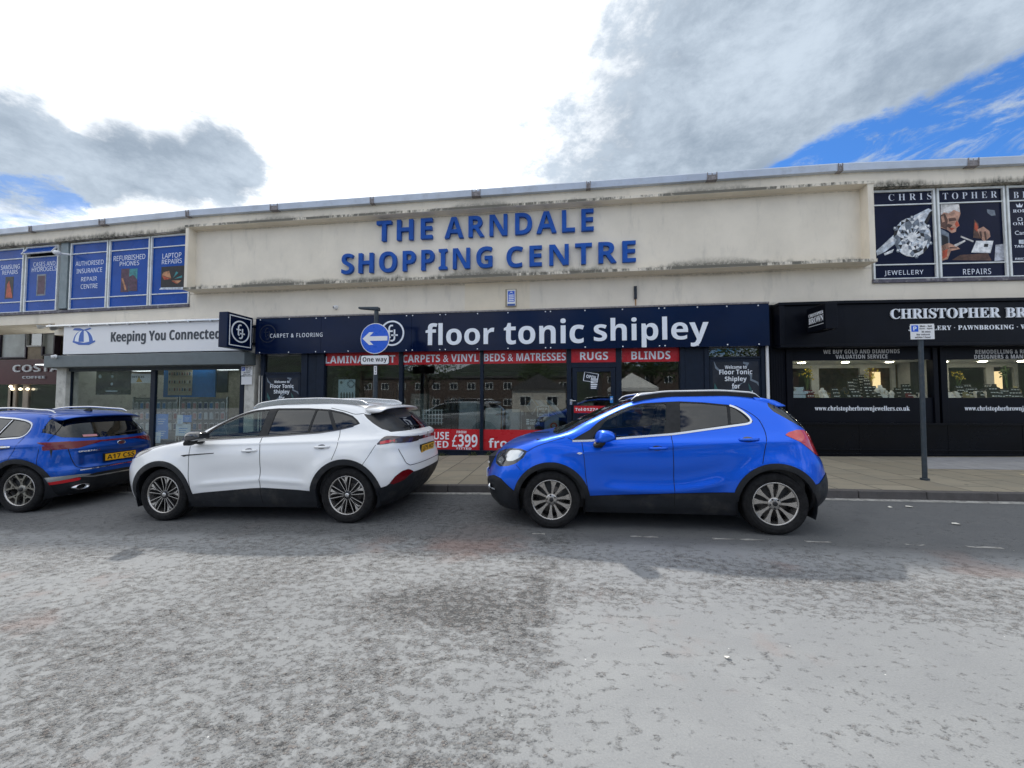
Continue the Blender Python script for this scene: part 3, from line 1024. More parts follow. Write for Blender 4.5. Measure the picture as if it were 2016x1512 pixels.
# ------------------------------------------------------------------ shop units at street level
M['glass'] = glass('shop_glass', (.78, .83, .82), 1.25)
M['glass_clear'] = glass('display_glass', (.86, .90, .90), .9)
M['glass_door'] = glass('door_glass', (.45, .50, .50), 1.5)
M['light_white'] = mat('lit_panel_white', (.8, .8, .8), .5, emit=(.93, .98, 1.0), es=1.6)
M['light_warm'] = mat('lit_panel_warm', (.8, .75, .6), .5, emit=(1, .88, .68), es=34.0)
M['light_glow'] = mat('lit_cabinet', (.8, .6, .35), .5, emit=(1, .70, .36), es=1.1)
M['poster_dark'] = mat('dark_poster', (.018, .022, .034), .22, var=.3, vscale=2)
M['swirl'] = mat('poster_swirl', (.16, .20, .25), .4)
M['swirl_teal'] = mat('poster_swirl_teal', (.02, .10, .10), .4)
M['blue_card'] = mat('blue_card', (.03, .22, .60), .4, var=.08)
M['pale_card'] = mat('pale_card', (.58, .68, .74), .45, var=.06)
M['cream_board'] = mat('cream_board', (.62, .56, .42), .6, var=.08)
M['cream_pillar'] = mat('cream_pillar', (.56, .55, .50), .8, var=.12, vscale=3, dirt=(.2, .19, .17), damt=.5, dscale=4, bump=.15)
M['purple_dark'] = mat('purple_dark_panel', (.035, .022, .045), .4, var=.3)
M['carpet'] = [mat('carpet_' + n_, c_, .95, var=.3, vscale=20, bump=.3, bscale=200) for n_, c_ in (
    ('charcoal', (.03, .032, .035)), ('grey', (.17, .18, .18)), ('sage', (.10, .13, .11)), ('stone', (.28, .27, .24)), ('brown', (.12, .085, .06)))]
M['tile'] = [mat('tile_' + n_, c_, .3, var=.12, vscale=4) for n_, c_ in (
    ('grey', (.30, .32, .34)), ('pale', (.46, .47, .47)), ('slate', (.07, .08, .09)), ('oak', (.32, .20, .10)))]

zt = lambda x, y, o=0.0: pf(x, y, o)[1]
ZFASB, ZFAST = 2.805, 3.836
A_ = lambda x, o=0.0, y=760: pf(x, y, o)[0]
PV = lambda a: gz(a) + .115

# shared inner shell: floor, ceiling, partitions
aL0, aP0, aP1, aJ0 = A_(105), A_(482), A_(503), A_(1517)
sh = MB()
sh.fbox(aL0, AR, -9.0, -.25, 2.78, 2.95)
sh.build('shop_ceiling', M['room'], centre)
sh = MB()
sh.fbox(aP0 + .15, aP1 - .1, -9, -.25, -.35, 2.78)
sh.build('partition', M['room'], centre)
sh = MB()
sh.fbox(aJ0 - .1, aJ0 + .15, -9, -.25, -.2, 2.78)
sh.build('partition', M['room'], centre)
sh = MB()
sh.fbox(aL0 - .1, AR, -9.2, -9, -.6, 2.95)
sh.build('rear_partition', M['room'], centre)

# ---- left: phone shop
ph = thing('phone_shopfront', 'phone shop front with a long white sign board over a grey roller shutter box', 'shopfront', FWp(A_(300), 0, PV(A_(300))))
b = MB()
zs0, zs1 = zt(277, 694, .22), zt(277, 637, .22)
x0s, x1s = A_(125, .22, 665), A_(484, .22, 660)
b.fbox(x0s, x1s, 0, .22, zs0, zs1, 0)
b.fbox(x0s - .6, x1s, .0, .30, zs1, zs1 + .05, 1)
for k in range(9):
    xx = x0s + (x1s - x0s) * (k + .5) / 9
    b.fbox(xx - .02, xx + .02, .22, .30, zs1 - .03, zs1, 1)
b.build('sign_board', [M['white_sign'], M['alu']], ph, bevel=.006)
b = MB()
ptext(b, 'Keeping You Connected', 219, 434, 649, 676, .221, .012, 0, 'sans')
b.build('sign_lettering', mat('charcoal_letter', (.035, .045, .06), .5), ph)
b = MB()                                                          # plain striped dome emblem
cx_, cy_, = 165, 671
wd = 21
mer = lambda i, q_: (cx_ + wd * math.cos(math.pi * (1 - i / 6)) * math.sin(q_), cy_ + 2 - 23 * math.cos(q_))
for i in range(6):
    ts = [math.pi / 2 * k / 6 for k in range(7)]
    ppoly(b, [mer(i, t_) for t_ in ts] + [mer(i + 1, t_) for t_ in ts[:0:-1]], .221, .224, i % 2)
ppoly(b, [(cx_ - 22, cy_ + 3), (cx_ - 10, cy_ + 8), (cx_ + 10, cy_ + 8), (cx_ + 22, cy_ + 2), (cx_ + 22, cy_ - 1), (cx_, cy_ + 4), (cx_ - 22, cy_)], .224, .227, 0)
ppoly(b, [(cx_ - 22, cy_ - 21), (cx_ - 18, cy_ - 25), (cx_ - 8, cy_ - 25), (cx_, cy_ - 22), (cx_ + 12, cy_ - 26), (cx_ + 15, cy_ - 24), (cx_ + 4, cy_ - 20), (cx_ - 10, cy_ - 20)], .224, .227, 0)
b.build('emblem', [mat('emblem_blue', (.02, .11, .46), .4), M['letter_white']], ph)
b = MB()
zg0, zg1 = zt(277, 720, .42), zt(277, 696, .42)
xg0, xg1 = A_(86, .42, 712), A_(481, .42, 706)
b.fbox(xg0, xg1, .0, .42, zg0, zg1, 0)
P = [FWp(xg0 - .45, .0, zg0 + .02), FWp(xg0 + .0, .42, zg0), FWp(xg0, 0, zg0), FWp(xg0 - .2, -.2, zg0 + .02)]
b.hexa([FWp(xg0 - .5, -.5, zg0), FWp(xg0 - .002, .40, zg0), FWp(xg0 - .002, -.2, zg0), FWp(xg0 - .3, -.6, zg0),
        FWp(xg0 - .5, -.5, zg1 - .02), FWp(xg0 - .002, .40, zg1 - .003), FWp(xg0 - .002, -.2, zg1 - .003), FWp(xg0 - .3, -.6, zg1 - .02)], 0)
b.build('shutter_box', M['grey_metal'], ph, bevel=.012)
b = MB()
b.fbox(A_(128), aP0 + .02, -.12, .03, zg0 - .10, zg0 - .002)
b.build('shutter_rail', M['pole'], ph)
b = MB()
b.fbox(A_(110, .1), A_(129, .1), -.25, .10, PV(A_(120)), zg0)
b.build('corner_pillar', M['cream_pillar'], ph, bevel=.015)
b = MB()                                                           # return front down the passage
a_c = A_(108, .0)
b.box(a_c - .06, a_c + .02, Yf(a_c) + .3, Yf(a_c) + 6, -.4, zg0)
b.box(a_c - .1, a_c - .06, Yf(a_c) + .5, Yf(a_c) + 5.6, -.1, zg0 - .25, 1)
b.build('side_front', [M['cream_pillar'], M['purple_dark']], ph)
b = MB()
for x0, x1 in ((129, 139), (296, 305), (472, 480)):
    b.fbox(A_(x0, -.02), A_(x1, -.02), -.1, -.02, PV(-13) + .1, zg0 - .1)
b.fbox(A_(129), A_(480), -.1, -.02, PV(-16), PV(-13) + .28)
b.build('window_frame', M['navy_frame'], ph, bevel=.004)
for x0, x1 in ((139, 296), (305, 472)):
    b = MB()
    b.fbox(A_(x0, -.06), A_(x1, -.06), -.066, -.054, PV(-13) + .28, zg0 - .1)
    b.build('window_pane', M['glass_clear'], ph)
b = MB()
for k in range(4):
    a = A_(150 + 90 * k, -2.2)
    b.fbox(a, a + .9, -2.4, -1.0, 2.755, 2.775)
    b.fbox(a, a + .9, -4.4, -3.4, 2.755, 2.775)
b.build('ceiling_light', M['light_white'], ph)
b = MB()
b.fbox(aL0 + .2, aP0 + .1, -5.0, -4.9, -.5, 2.755)
b.build('back_panel', mat('buff_back_wall', (.22, .205, .165), .8, var=.2), ph)

# slatwall stands and phone cases
rk = random.Random(11)
M['slat'] = mat('slatwall', (.16, .175, .18), .6, var=.1)
M['case'] = [mat('case_' + n_, c_, .3) for n_, c_ in (('black', (.02, .02, .022)), ('navy', (.02, .04, .12)), ('wine', (.20, .02, .03)),
                                                    ('grey', (.22, .24, .25)), ('rose', (.42, .20, .20)), ('clear', (.5, .55, .56)), ('blue', (.04, .16, .34)))]
M['case_rim'] = mat('case_pack_rim', (.62, .61, .60), .4)


def slat_stand(x0, x1, y0, o, label):
    a0, a1 = pf(x0, 800, o)[0], pf(x1, 800, o)[0]
    r_ = thing('slatwall_stand', label, 'display stand', FWp((a0 + a1) / 2, o, PV(a0)), 'slatwall stands in the phone shop')
    q_ = MB()
    z1_ = pf(x0, y0, o)[1]
    k_ = 0
    z_ = PV(a0)
    while z_ < z1_ - .05:
        q_.fbox(a0, a1, o - .03, o, z_ + .004, min(z_ + .095, z1_))
        z_ += .1
    q_.build('board', M['slat'], r_)
    q_ = MB()
    q_.fbox(a0 - .04, a0, o - .05, o + .012, PV(a0), z1_ + .03)
    q_.build('upright', M['alu'], r_)
    q_ = MB()
    q_.fbox(a1, a1 + .04, o - .05, o + .012, PV(a0), z1_ + .03)
    q_.build('upright', M['alu'], r_)


slat_stand(263, 297, 783, -.9, 'narrow slatwall stand of phone cases left of the shop window mullion')
slat_stand(306, 348, 783, -.9, 'middle slatwall stand of phone cases behind the blue and white window posters')
slat_stand(355, 446, 783, -.9, 'widest slatwall stand of phone cases beside the white car bonnet')


def small_case(a, z, w_, h_, o, c_):
    q_ = MB()
    q_.fbox(a - w_ / 2, a + w_ / 2, o, o + .012, z - h_ / 2, z + h_ / 2, 0)
    q_.fbox(a - w_ * .36, a + w_ * .36, o + .012, o + .022, z - h_ * .40, z + h_ * .40, 1)
    q_.fbox(a - .012, a + .012, o - .02, o + .006, z + h_ * .5, z + h_ * .62, 0)
    return q_.build('phone_case', [M['case_rim'], c_])


lbl_rows = ('packed phone case in the top row of the slatwall stands', 'packed phone case in the middle row of the slatwall stands', 'packed phone case in the bottom row of the slatwall stands')
for r_, (yy, lb) in enumerate(zip((799, 819, 840), lbl_rows)):
    for x_ in list(range(268, 296, 11)) + list(range(312, 348, 11)) + list(range(361, 446, 11)):
        a, z = pf(x_, yy, -.87)
        tag(small_case(a, z, .145, .22, -.885, rk.choice(M['case'])), lb, 'phone case', 'phone cases on the ' + ('top', 'middle', 'bottom')[r_] + ' slatwall row')
brd = thing('case_board', 'cream board of small phone cases hung high on a blue wall panel', 'display board', FWp(A_(354, -1.3), -1.3, 1.5))
q = MB()
prect(q, 322, 424, 727, 782, -1.4, -1.36)
q.build('blue_panel', M['blue_card'], brd)
q = MB()
prect(q, 331, 377, 728, 778, -1.36, -1.33)
q.build('cream_panel', M['cream_board'], brd)
for r_, yy in enumerate((736, 752, 767)):
    for k in range(9):
        a, z = pf(334.5 + 5 * k, yy, -1.32)
        tag(small_case(a, z, .05, .12, -1.325, rk.choice(M['case'])), 'tiny phone case in the %s row on the cream board' % ('upper', 'centre', 'lower')[r_],
            'phone case', 'cases on the cream board, %s row' % ('upper', 'centre', 'lower')[r_])
tv = thing('wall_screen', 'dark flat screen with an unlit white framed menu beside the cream board', 'screen', FWp(A_(420, -2), -2, 1.7))
q = MB()
prect(q, 400, 448, 731, 773, -2.0, -1.95)
q.build('screen', M['black'], tv, bevel=.01)
q = MB()
prect(q, 391, 417, 736, 755, -1.95, -1.93, 0)
prect(q, 393, 415, 738, 753, -1.93, -1.925, 1)
q.build('menu_card', [M['case_rim'], M['black']], tv)
tv = thing('poster_board', 'large black hanging poster with small white icons inside phone shop', 'poster', FWp(A_(225, -.3), -.3, 1.9))
q = MB()
prect(q, 189, 257, 728, 777, -.34, -.32)
q.build('panel', M['poster_dark'], tv)
q = MB()
for x_, y_, r_ in ((197, 741, 4), (221, 741, 3), (220, 756, 3)):
    ppoly(q, [(x_ + r_ * .8 * math.cos(t_ * .785), y_ + r_ * math.sin(t_ * .785)) for t_ in range(8)], -.32, -.316, 0)
prect(q, 208, 231, 769, 771, -.32, -.316, 0)
q.build('icons', M['pale_card'], tv)
q = MB()
prect(q, 258, 297, 736, 754, -.20, -.19, 0)
ptext(q, 'OFFICES', 260, 284, 740, 744, -.19, .004, 1, 'sans')
ppoly(q, [(268, 752), (273, 742), (280, 752)], -.19, -.185, 2)
tag(q.build('notice', [M['white_sign'], M['black_ink'], mat('amber_card', (.6, .35, .05), .5)]), 'white notice with an amber triangle hung in the phone shop window', 'notice')
for nm, x0, x1, y0, y1, m_, lb in (('poster', 306, 331, 815, 842, 'blue_card', 'upper blue window card nearest the shop mullion'),
                                   ('poster', 306, 331, 840, 864, 'blue_card', 'lower blue window card nearest the shop mullion'),
                                   ('poster', 306, 316, 851, 872, 'pale_card', 'slim white card below the blue window cards'),
                                   ('poster', 349, 360, 817, 839, 'pale_card', 'small white card left of the dark blue card'),
                                   ('poster', 360, 377, 817, 831, 'blue_card', 'dark blue square card above the big pale sheet'),
                                   ('poster', 346, 375, 835, 858, 'pale_card', 'big pale printed sheet in the phone shop window')):
    q = MB()
    o_ = -.085 + .004 * (x0 == 306) * (y0 == 840) + .008 * (y0 == 851)
    prect(q, x0, x1, y0, y1, o_, o_ + .002, 0)
    for k in range(3):
        prect(q, x0 + (x1 - x0) * .2, x1 - (x1 - x0) * (.2 + .1 * k), y0 + (y1 - y0) * (.35 + .17 * k), y0 + (y1 - y0) * (.40 + .17 * k), o_ + .002, o_ + .004, 1)
    tag(q.build(nm, [M[m_], M['pale_card'] if m_ == 'blue_card' else M['blue_card']]), lb, 'poster', 'cards taped inside the phone shop window')

# ---- middle pillar
b = MB()
b.fbox(aP0 + .02, aP1 - .01, -.3, .04, PV(aP0), ZWALL - .25)
b.fbox(aP0 + .5, aP0 + .53, .04, .075, PV(aP0), 2.2)
b.fbox(aP0 + .58, aP0 + .60, .04, .065, PV(aP0), 2.2)
tag(b.build('shop_pillar', M['cream_pillar'], bevel=.01), 'cream pillar with conduits between the phone shop and the navy shopfront', 'pillar')

# ---- middle: flooring shop
fs = thing('flooring_shopfront', 'long navy flooring shopfront with white sign lettering and red window banners', 'shopfront', FWp(A_(1008), 0, PV(A_(1008))))
OF = .20
b = MB()
xj = [503, 632, 810, 871, 1079, 1304, 1515]
for i in range(6):
    a0, a1 = A_(xj[i], OF, 660) + .002, A_(xj[i + 1], OF, 645) - .002
    b.fbox(a0, a1, .02, OF, ZFASB, ZFAST - .01, 0)
b.fbox(A_(503, OF), A_(1518, OF), .0, OF + .02, ZFAST - .008, ZFAST + .03, 1)
b.build('fascia', [M['navy'], M['cap_joint']], fs)
b = MB()
for x_ in (512, 569, 622, 640, 686, 742, 800, 812, 866, 877, 940, 1000, 1074, 1084, 1152, 1226, 1298, 1309, 1374, 1432, 1494):
    for zz in (ZFASB + .04, ZFAST - .05):
        a = A_(x_, OF, 655)
        b.lathe([(.018, 0), (.014, .007), (0, .009)], lambda u, v, h: FWp(a + u, OF + h, zz + v), 8)
b.build('screw_caps', M['letter_white'], fs)
b = MB()
ptext(b, 'CARPET & FLOORING', 532, 635, 656, 664, OF, .006, 0, 'light', 1.25)
b.build('small_lettering', M['letter_white'], fs)
b = MB()
for s_, x0, x1, y0, y1 in (('floor', 838, 973, 635, 679), ('tonic', 992, 1150, 628, 677), ('shipley', 1169, 1395, 624, 683.5)):
    b = MB()
    ptext(b, s_, x0, x1, y0, y1, OF, .010, 0, 'sans')
    b.build('lettering', M['letter_white'], fs)


def roundel(mb, fn, cx, cz, r, mi, d0, d1):
    """ring with a pair of interlocked hooked letters"""
    N = 40
    V, F = [], []
    for d in (d0, d1):
        for rr in (r, r * .87):
            V += [fn(cx + rr * math.cos(2 * math.pi * k / N), cz + rr * math.sin(2 * math.pi * k / N), d) for k in range(N)]
    for k in range(N):
        q_ = (k + 1) % N
        F += [(2 * N + k, 2 * N + q_, 3 * N + q_, 3 * N + k), (k, q_, 2 * N + q_, 2 * N + k), (N + k, 3 * N + k, 3 * N + q_, N + q_)]
    mb.add(V, F, mi)

    def stroke(pts, w_):
        for i in range(len(pts) - 1):
            (x0, y0), (x1, y1) = pts[i], pts[i + 1]
            L_ = math.hypot(x1 - x0, y1 - y0)
            nx, ny = -(y1 - y0) / L_ * w_, (x1 - x0) / L_ * w_
            ex, ey = (x1 - x0) / L_ * w_ * .5, (y1 - y0) / L_ * w_ * .5
            mb.prism([(cx + r * (x0 - ex + nx), cz + r * (y0 - ey + ny)), (cx + r * (x0 - ex - nx), cz + r * (y0 - ey - ny)),
                      (cx + r * (x1 + ex - nx), cz + r * (y1 + ey - ny)), (cx + r * (x1 + ex + nx), cz + r * (y1 + ey + ny))], fn, d0, d1 + .0005 * i, mi)
    stroke([(.04, .60), (-.10, .60), (-.20, .52), (-.24, .40), (-.24, -.26), (-.16, -.34)], .062)
    stroke([(-.42, .16), (.02, .16)], .062)
    stroke([(.20, .26), (.20, -.42), (.14, -.54), (.02, -.60), (-.10, -.58)], .062)
    stroke([(-.04, -.16), (.44, -.16)], .062)


b = MB()
ca, cz_ = pf(772, 656, OF)
roundel(b, lambda u, v, d: FWp(u, d, v), ca, cz_, pf(796, 656, OF)[0] - ca, 0, OF, OF + .008)
b.build('emblem', M['letter_white'], fs)
b = MB()
ca, cz_ = pf(527, 657, OF)
roundel(b, lambda u, v, d: FWp(u, d, v), ca, cz_, .26, 0, OF, OF + .002)
b.build('ghost_emblem', mat('ghost_mark', (.008, .013, .032), .35), fs)

zb = PV(A_(1000))
zban0 = zt(870, 717, 0)
zlow1 = zt(900, 845, 0)
zlow0 = zt(900, 888, 0)
# framing
for x0, x1, o1 in ((512, 519, .04), (592, 604, .05), (622, 637, .05), (785, 792, .03), (945, 951, .03), (1116, 1125, .03), (1213, 1224, .03), (1340, 1349, .05), (1388, 1397, .05), (1500, 1508, .04)):
    b = MB()
    b.fbox(A_(x0, o1), A_(x1, o1), -.10, o1, PV(A_(x0)), ZFASB)
    b.build('mullion', M['navy_frame'], fs, bevel=.005)
b = MB()
b.fbox(A_(604, .02), A_(622, .02), -.10, .02, zb - .1, ZFASB)
b.build('pilaster', M['navy_frame'], fs, bevel=.004)
b = MB()
b.fbox(A_(1349, .02), A_(1388, .02), -.10, .02, zb - .1, ZFASB)
b.build('pilaster', M['navy_frame'], fs, bevel=.004)
b = MB()
b.fbox(A_(637), A_(1116), -.10, .02, zb - .1, zlow0)
b.fbox(A_(637), A_(1116), -.10, .045, zlow0, zlow0 + .035)
b.build('stall_riser', M['navy_frame'], fs, bevel=.004)
b = MB()
b.fbox(A_(1224), A_(1340), -.10, .02, zb - .1, zlow0)
b.build('stall_riser', M['navy_frame'], fs, bevel=.004)
for x0, x1 in ((637, 785), (792, 945), (951, 1116), (1224, 1340)):
    b = MB()
    b.fbox(A_(x0, -.04), A_(x1, -.04), -.046, -.036, zlow0 + .035, ZFASB)
    b.build('window_pane', M['glass'], fs)
for s_, x0, x1, t0, t1 in (('LAMINATE/LVT', 637, 785, 641, 778), ('CARPETS & VINYL', 792, 945, 793, 942), ('BEDS & MATRESSES', 951, 1116, 953, 1114), ('RUGS', 1122, 1216, 1142, 1197), ('BLINDS', 1224, 1340, 1243, 1320)):
    b = MB()
    o_ = -.034 if s_ != 'RUGS' else .012
    b.fbox(A_(x0, o_) + .01, A_(x1, o_) - .01, o_ - .002, o_, zban0 - .0, ZFASB - .0 + .002, 0)
    zc = (zban0 + ZFASB) / 2
    put_text(b, s_, ffn, A_(t0, o_, 705), A_(t1, o_, 705), zc - .105, zc + .105, o_, o_ + .002, 1, 'sans')
    b.build('window_banner', [M['red'], M['letter_white']], fs)
for x0, x1 in ((637, 785), (792, 945), (951, 1116)):
    b = MB()
    o_ = -.034
    b.fbox(A_(x0, o_) + .01, A_(x1, o_) - .01, o_ - .002, o_, zlow0 + .035, zlow1, 0)
    if x0 == 792:
        ptext(b, 'HOUSE', 827, 884, 850, 865, o_, .002, 1, 'sans')
        ptext(b, 'FITTED', 821, 883, 868, 881, o_, .002, 1, 'sans')
        ptext(b, 'FROM', 899, 918, 848, 853, o_, .002, 1, 'sans')
        ptext(b, '£399', 890, 940, 855, 880, o_, .002, 1, 'sans')
        ptext(b, 'FITTED', 899, 928, 881, 885, o_, .002, 1, 'sans')
    elif x0 == 951:
        ptext(b, 'from', 962, 1024, 863, 882, o_, .002, 1, 'sans')
        ptext(b, '£99', 1036, 1090, 852, 882, o_, .002, 1, 'sans')
    else:
        ptext(b, 'CARPET', 655, 768, 853, 880, o_, .002, 1, 'sans')
    b.build('offer_banner', [M['red'], M['letter_white']], fs)
# door
dr = MB()
dz1 = zt(1170, 724, .02)
dr.fbox(A_(1127, .02), A_(1136, .02), -.04, .02, zb + .02, dz1)
dr.fbox(A_(1203, .02), A_(1212, .02), -.04, .02, zb + .02, dz1)
dr.fbox(A_(1136, .02), A_(1203, .02), -.04, .02, dz1 - .10, dz1)
dr.fbox(A_(1136, .02), A_(1203, .02), -.04, .02, zb + .02, zt(1170, 814, .02))
door = dr.build('door', M['navy_frame'], fs, bevel=.005)
dr = MB()
dr.fbox(A_(1125), A_(1213), -.08, .025, dz1 + .008, zban0 - .006)
dr.build('door_transom', M['navy_frame'], fs)
dr = MB()
dr.fbox(A_(1136, -.01), A_(1203, -.01), -.02, -.01, zt(1170, 814, .02), dz1 - .10)
dr.build('door_glass', M['glass'], door)
dr = MB()
ah = A_(1124, .03)
dr.fbox(ah - .03, ah + .03, .03, .05, zt(1124, 797, .03), zt(1124, 786, .03))
dr.tube([FWp(ah, .05, 1.48), FWp(ah, .09, 1.48), FWp(ah + .12, .09, 1.48)], .012, 8)
dr.build('handle', M['alu'], door)
dr = MB()
prect(dr, 1130, 1206, 799, 813, .021, .024, 0)
ptext(dr, 'Tel:01274 4', 1132, 1186, 803, 809, .024, .002, 1, 'sans')
dr.build('phone_number_strip', [M['red'], M['letter_white']], door)
dr = MB()
fnr = lambda u, v, d: FWp(A_(1141, -.005) + .95 * (u * .42 * math.cos(-.17) - v * .26 * math.sin(-.17)) + .29, d, zt(1142, 743, 0) + u * .42 * math.sin(-.17) + v * .26 * math.cos(-.17))
dr.prism([(-.5, -.5), (.5, -.5), (.5, .5), (-.5, .5)], fnr, -.008, -.005, 0)
for q_ in ((-.46, -.42, -.46, .46), (.42, .46, -.46, .46), (-.42, .42, -.46, -.42), (-.42, .42, .42, .46)):
    dr.prism([(q_[0], q_[2]), (q_[1], q_[2]), (q_[1], q_[3]), (q_[0], q_[3])], fnr, -.005, -.003, 1)
put_text(dr, 'OPEN', fnr, -.30, .30, -.12, .20, -.005, -.003, 1, 'sans')
dr.build('open_card', [M['poster_dark'], M['letter_white']], door)
dr = MB()
prect(dr, 1161, 1178, 744, 767, -.008, -.005, 0)
for k in range(6):
    prect(dr, 1163, 1176 - (k * 7) % 3, 745.5 + k * 3.5, 747.6 + k * 3.5, -.005, -.003, 1)
dr.build('opening_hours', [M['poster_dark'], M['letter_white']], door)
dr = MB()
prect(dr, 1201, 1207, 780, 793, .0205, .023, 0)
ptext(dr, 'P', 1202.5, 1205.5, 783, 788, .023, .002, 1, 'sans')
dr.build('sticker', [M['blue_card'], M['letter_white']], door)
# end panels with welcome posters
for (x0, x1, tx, y_tr0, y_tr1, yp0, lines) in (
        (519, 592, None, 700, 733, 744, (('Welcome to', 540, 570, 749, 754), ('Floor Tonic', 532, 578, 756, 764), ('Shipley', 539, 570, 767, 777), ('for', 549, 560, 779, 787), ('Quality and', 530, 580, 791, 802))),
        (1397, 1500, None, 688, 702, 712, (('Welcome to', 1427, 1470, 719, 726), ('Floor Tonic', 1416, 1481, 727, 737), ('Shipley', 1427, 1470, 741, 753), ('for', 1441, 1457, 755, 765), ('Quality and', 1416, 1482, 769, 780)))):
    b = MB()
    a0, a1 = A_(x0, -.01), A_(x1, -.01)
    xm = (x0 + x1) / 2
    ztr = zt(xm, y_tr1, -.01)
    b.fbox(a0, a1, -.05, .0, PV(a0) - .05, ztr - .05, 0)
    b.fbox(a0, a1, -.05, .02, ztr - .05, ztr, 0)
    b.build('door_panel', M['navy_frame'], fs, bevel=.004)
    b = MB()
    b.fbox(a0, a1, -.03, -.02, ztr, ZFASB - .01)
    b.build('transom_pane', M['glass_door'], fs)
    b = MB()
    m_ = (x1 - x0) * .06
    b.fbox(A_(x0 + m_, 0), A_(x1 - m_, 0), 0, .004, PV(a0) + .15, zt(xm, yp0, 0), 0)
    for s_, t0, t1, y0, y1 in lines:
        ptext(b, s_, t0, t1, y0, y1, .006, .002, 1, 'sans')
    k_ = (x1 - x0) / 103.0
    xb, yb = x0, yp0 - 4
    for pts, mi in (([(8, 2), (14, 14), (26, 26), (20, 24), (11, 17)], 2), ([(66, 4), (78, 6), (74, 14), (66, 17), (72, 10), (66, 8)], 2),
                    ([(74, 26), (84, 30), (83, 38), (96, 44), (97, 52), (92, 46), (80, 41), (80, 33)], 2), ([(76, 46), (82, 56), (84, 66), (78, 58)], 3),
                    ([(10, 46), (18, 62), (16, 70), (9, 58)], 3), ([(30, 70), (50, 52), (68, 44), (54, 54), (36, 70)], 2)):
        ppoly(b, [(xb + px0 * k_, yb + py0 * k_) for px0, py0 in pts], .004, .0055, mi)
    b.build('welcome_poster', [M['poster_dark'], M['letter_white'], M['swirl'], M['swirl_teal']], fs)
b = MB()
adp = A_(1512, .07)
b.tube([FWp(adp, .07, PV(adp)), FWp(adp, .07, ZFASB)], .035, 10)
b.build('white_pipe', M['white'], fs)
b = MB()
b.fbox(aP1, aJ0, -7.0, -6.9, -.3, 2.755)
b.build('back_panel', M['room'], fs)

# goods behind the glass
def leaning(name, x0, x1, y0, o, mats, label, n=4, cat='sample board', group=None):
    """a stack of boards standing on the window bed and leaning back"""
    a0, a1 = pf(x0, 820, o)[0], pf(x1, 820, o)[0]
    ztop = pf((x0 + x1) / 2, y0, o)[1]
    zb_ = zlow0 + .03
    q_ = MB()
    for k in range(n):
        d = k * .055
        s_ = .03 * k
        q_.hexa([FWp(a0 + s_, o - d, zb_), FWp(a1 + s_, o - d, zb_), FWp(a1 + s_, o - d - .03, zb_), FWp(a0 + s_, o - d - .03, zb_),
                 FWp(a0 + s_, o - d - .22, ztop - .02 * k), FWp(a1 + s_, o - d - .22, ztop - .02 * k), FWp(a1 + s_, o - d - .25, ztop - .02 * k), FWp(a0 + s_, o - d - .25, ztop - .02 * k)], k % len(mats))
    return tag(q_.build(name, mats, bevel=.004), label, cat, group)


bed = MB()
bed.fbox(A_(630), A_(1116), -2.2, -.11, zb - .1, zlow0 + .03)
bed.build('window_bed', M['interior'], fs)
leaning('tile_stack', 901, 936, 791, -.35, [M['tile'][0], M['tile'][1]], 'pale grey tile stack left of the navy window mullion')
leaning('tile_stack', 953, 984, 803, -.35, [M['tile'][1], M['tile'][3]], 'cream tile stack just right of the navy window mullion')
leaning('tile_stack', 994, 1022, 806, -.40, [M['tile'][0], M['tile'][2], M['tile'][1]], 'blue grey tile stack with tilted backing boards', 6)
leaning('carpet_stack', 803, 836, 775, -.8, [M['carpet'][3], M['carpet'][2]], 'sage and stone carpet samples standing tall at left of the window', 6, 'carpet samples')
leaning('carpet_stack', 866, 898, 808, -.45, [M['carpet'][0]], 'low charcoal carpet samples on a rack', 7, 'carpet samples')
for i, (x0, x1) in enumerate(((648, 676), (700, 722), (746, 770))):
    leaning('carpet_stack', x0, x1, 742 + 6 * i, -1.2, [M['carpet'][(i + 3) % 5], M['carpet'][4]], ('stone', 'brown', 'charcoal')[i] + ' carpet samples behind the leftmost navy window', 4, 'carpet samples')
for i in range(7):
    a = A_(870 + 5.5 * i, -1.3)
    q = MB()
    q.tube([FWp(a, -1.35, zlow0 + .03), FWp(a + .01, -1.7, 1.58)], .055, 10, 0)
    tag(q.build('carpet_roll', M['carpet'][i % 2]), 'dark carpet roll standing behind the low charcoal samples', 'carpet roll', 'carpet rolls stood on end')
q = MB()
prect(q, 666, 699, 747, 800, -.12, -.115, 0)
for k in range(12):
    a_ = k * math.pi / 6
    cxx, cyy = 691, 756
    ppoly(q, [(cxx + 3 * math.cos(a_), cyy + 3 * math.sin(a_)), (cxx + 8 * math.cos(a_ - .2), cyy + 8 * math.sin(a_ - .2)), (cxx + 8 * math.cos(a_ + .2), cyy + 8 * math.sin(a_ + .2))], -.115, -.112, 1)
ppoly(q, [(672 + 3 * math.cos(t_), 753 + 3 * math.sin(t_)) for t_ in (0, 1, 2, 3, 4, 5)], -.115, -.112, 2)
for k in range(5):
    ppoly(q, [(670 + 5.5 * k, 800), (670 + 5.5 * k, 776), (672 + 5.5 * k, 771), (674 + 5.5 * k, 776), (674 + 5.5 * k, 800)], -.115, -.112, 2)
tag(q.build('pattern_poster', [M['pale_card'], M['pic'][7], M['slat']]), 'pale poster with a round floral pattern in the leftmost navy window', 'poster')
q = MB()
prect(q, 1058, 1080, 799, 820, -.14, -.125, 0)
for s_, x0, x1, y0, y1 in (('BACK IN', 1061, 1077, 803, 806.5), ('15', 1066, 1072, 808.5, 812), ('MINUTES', 1061, 1078, 814, 818)):
    ptext(q, s_, x0, x1, y0, y1, -.125, .002, 1, 'sans')
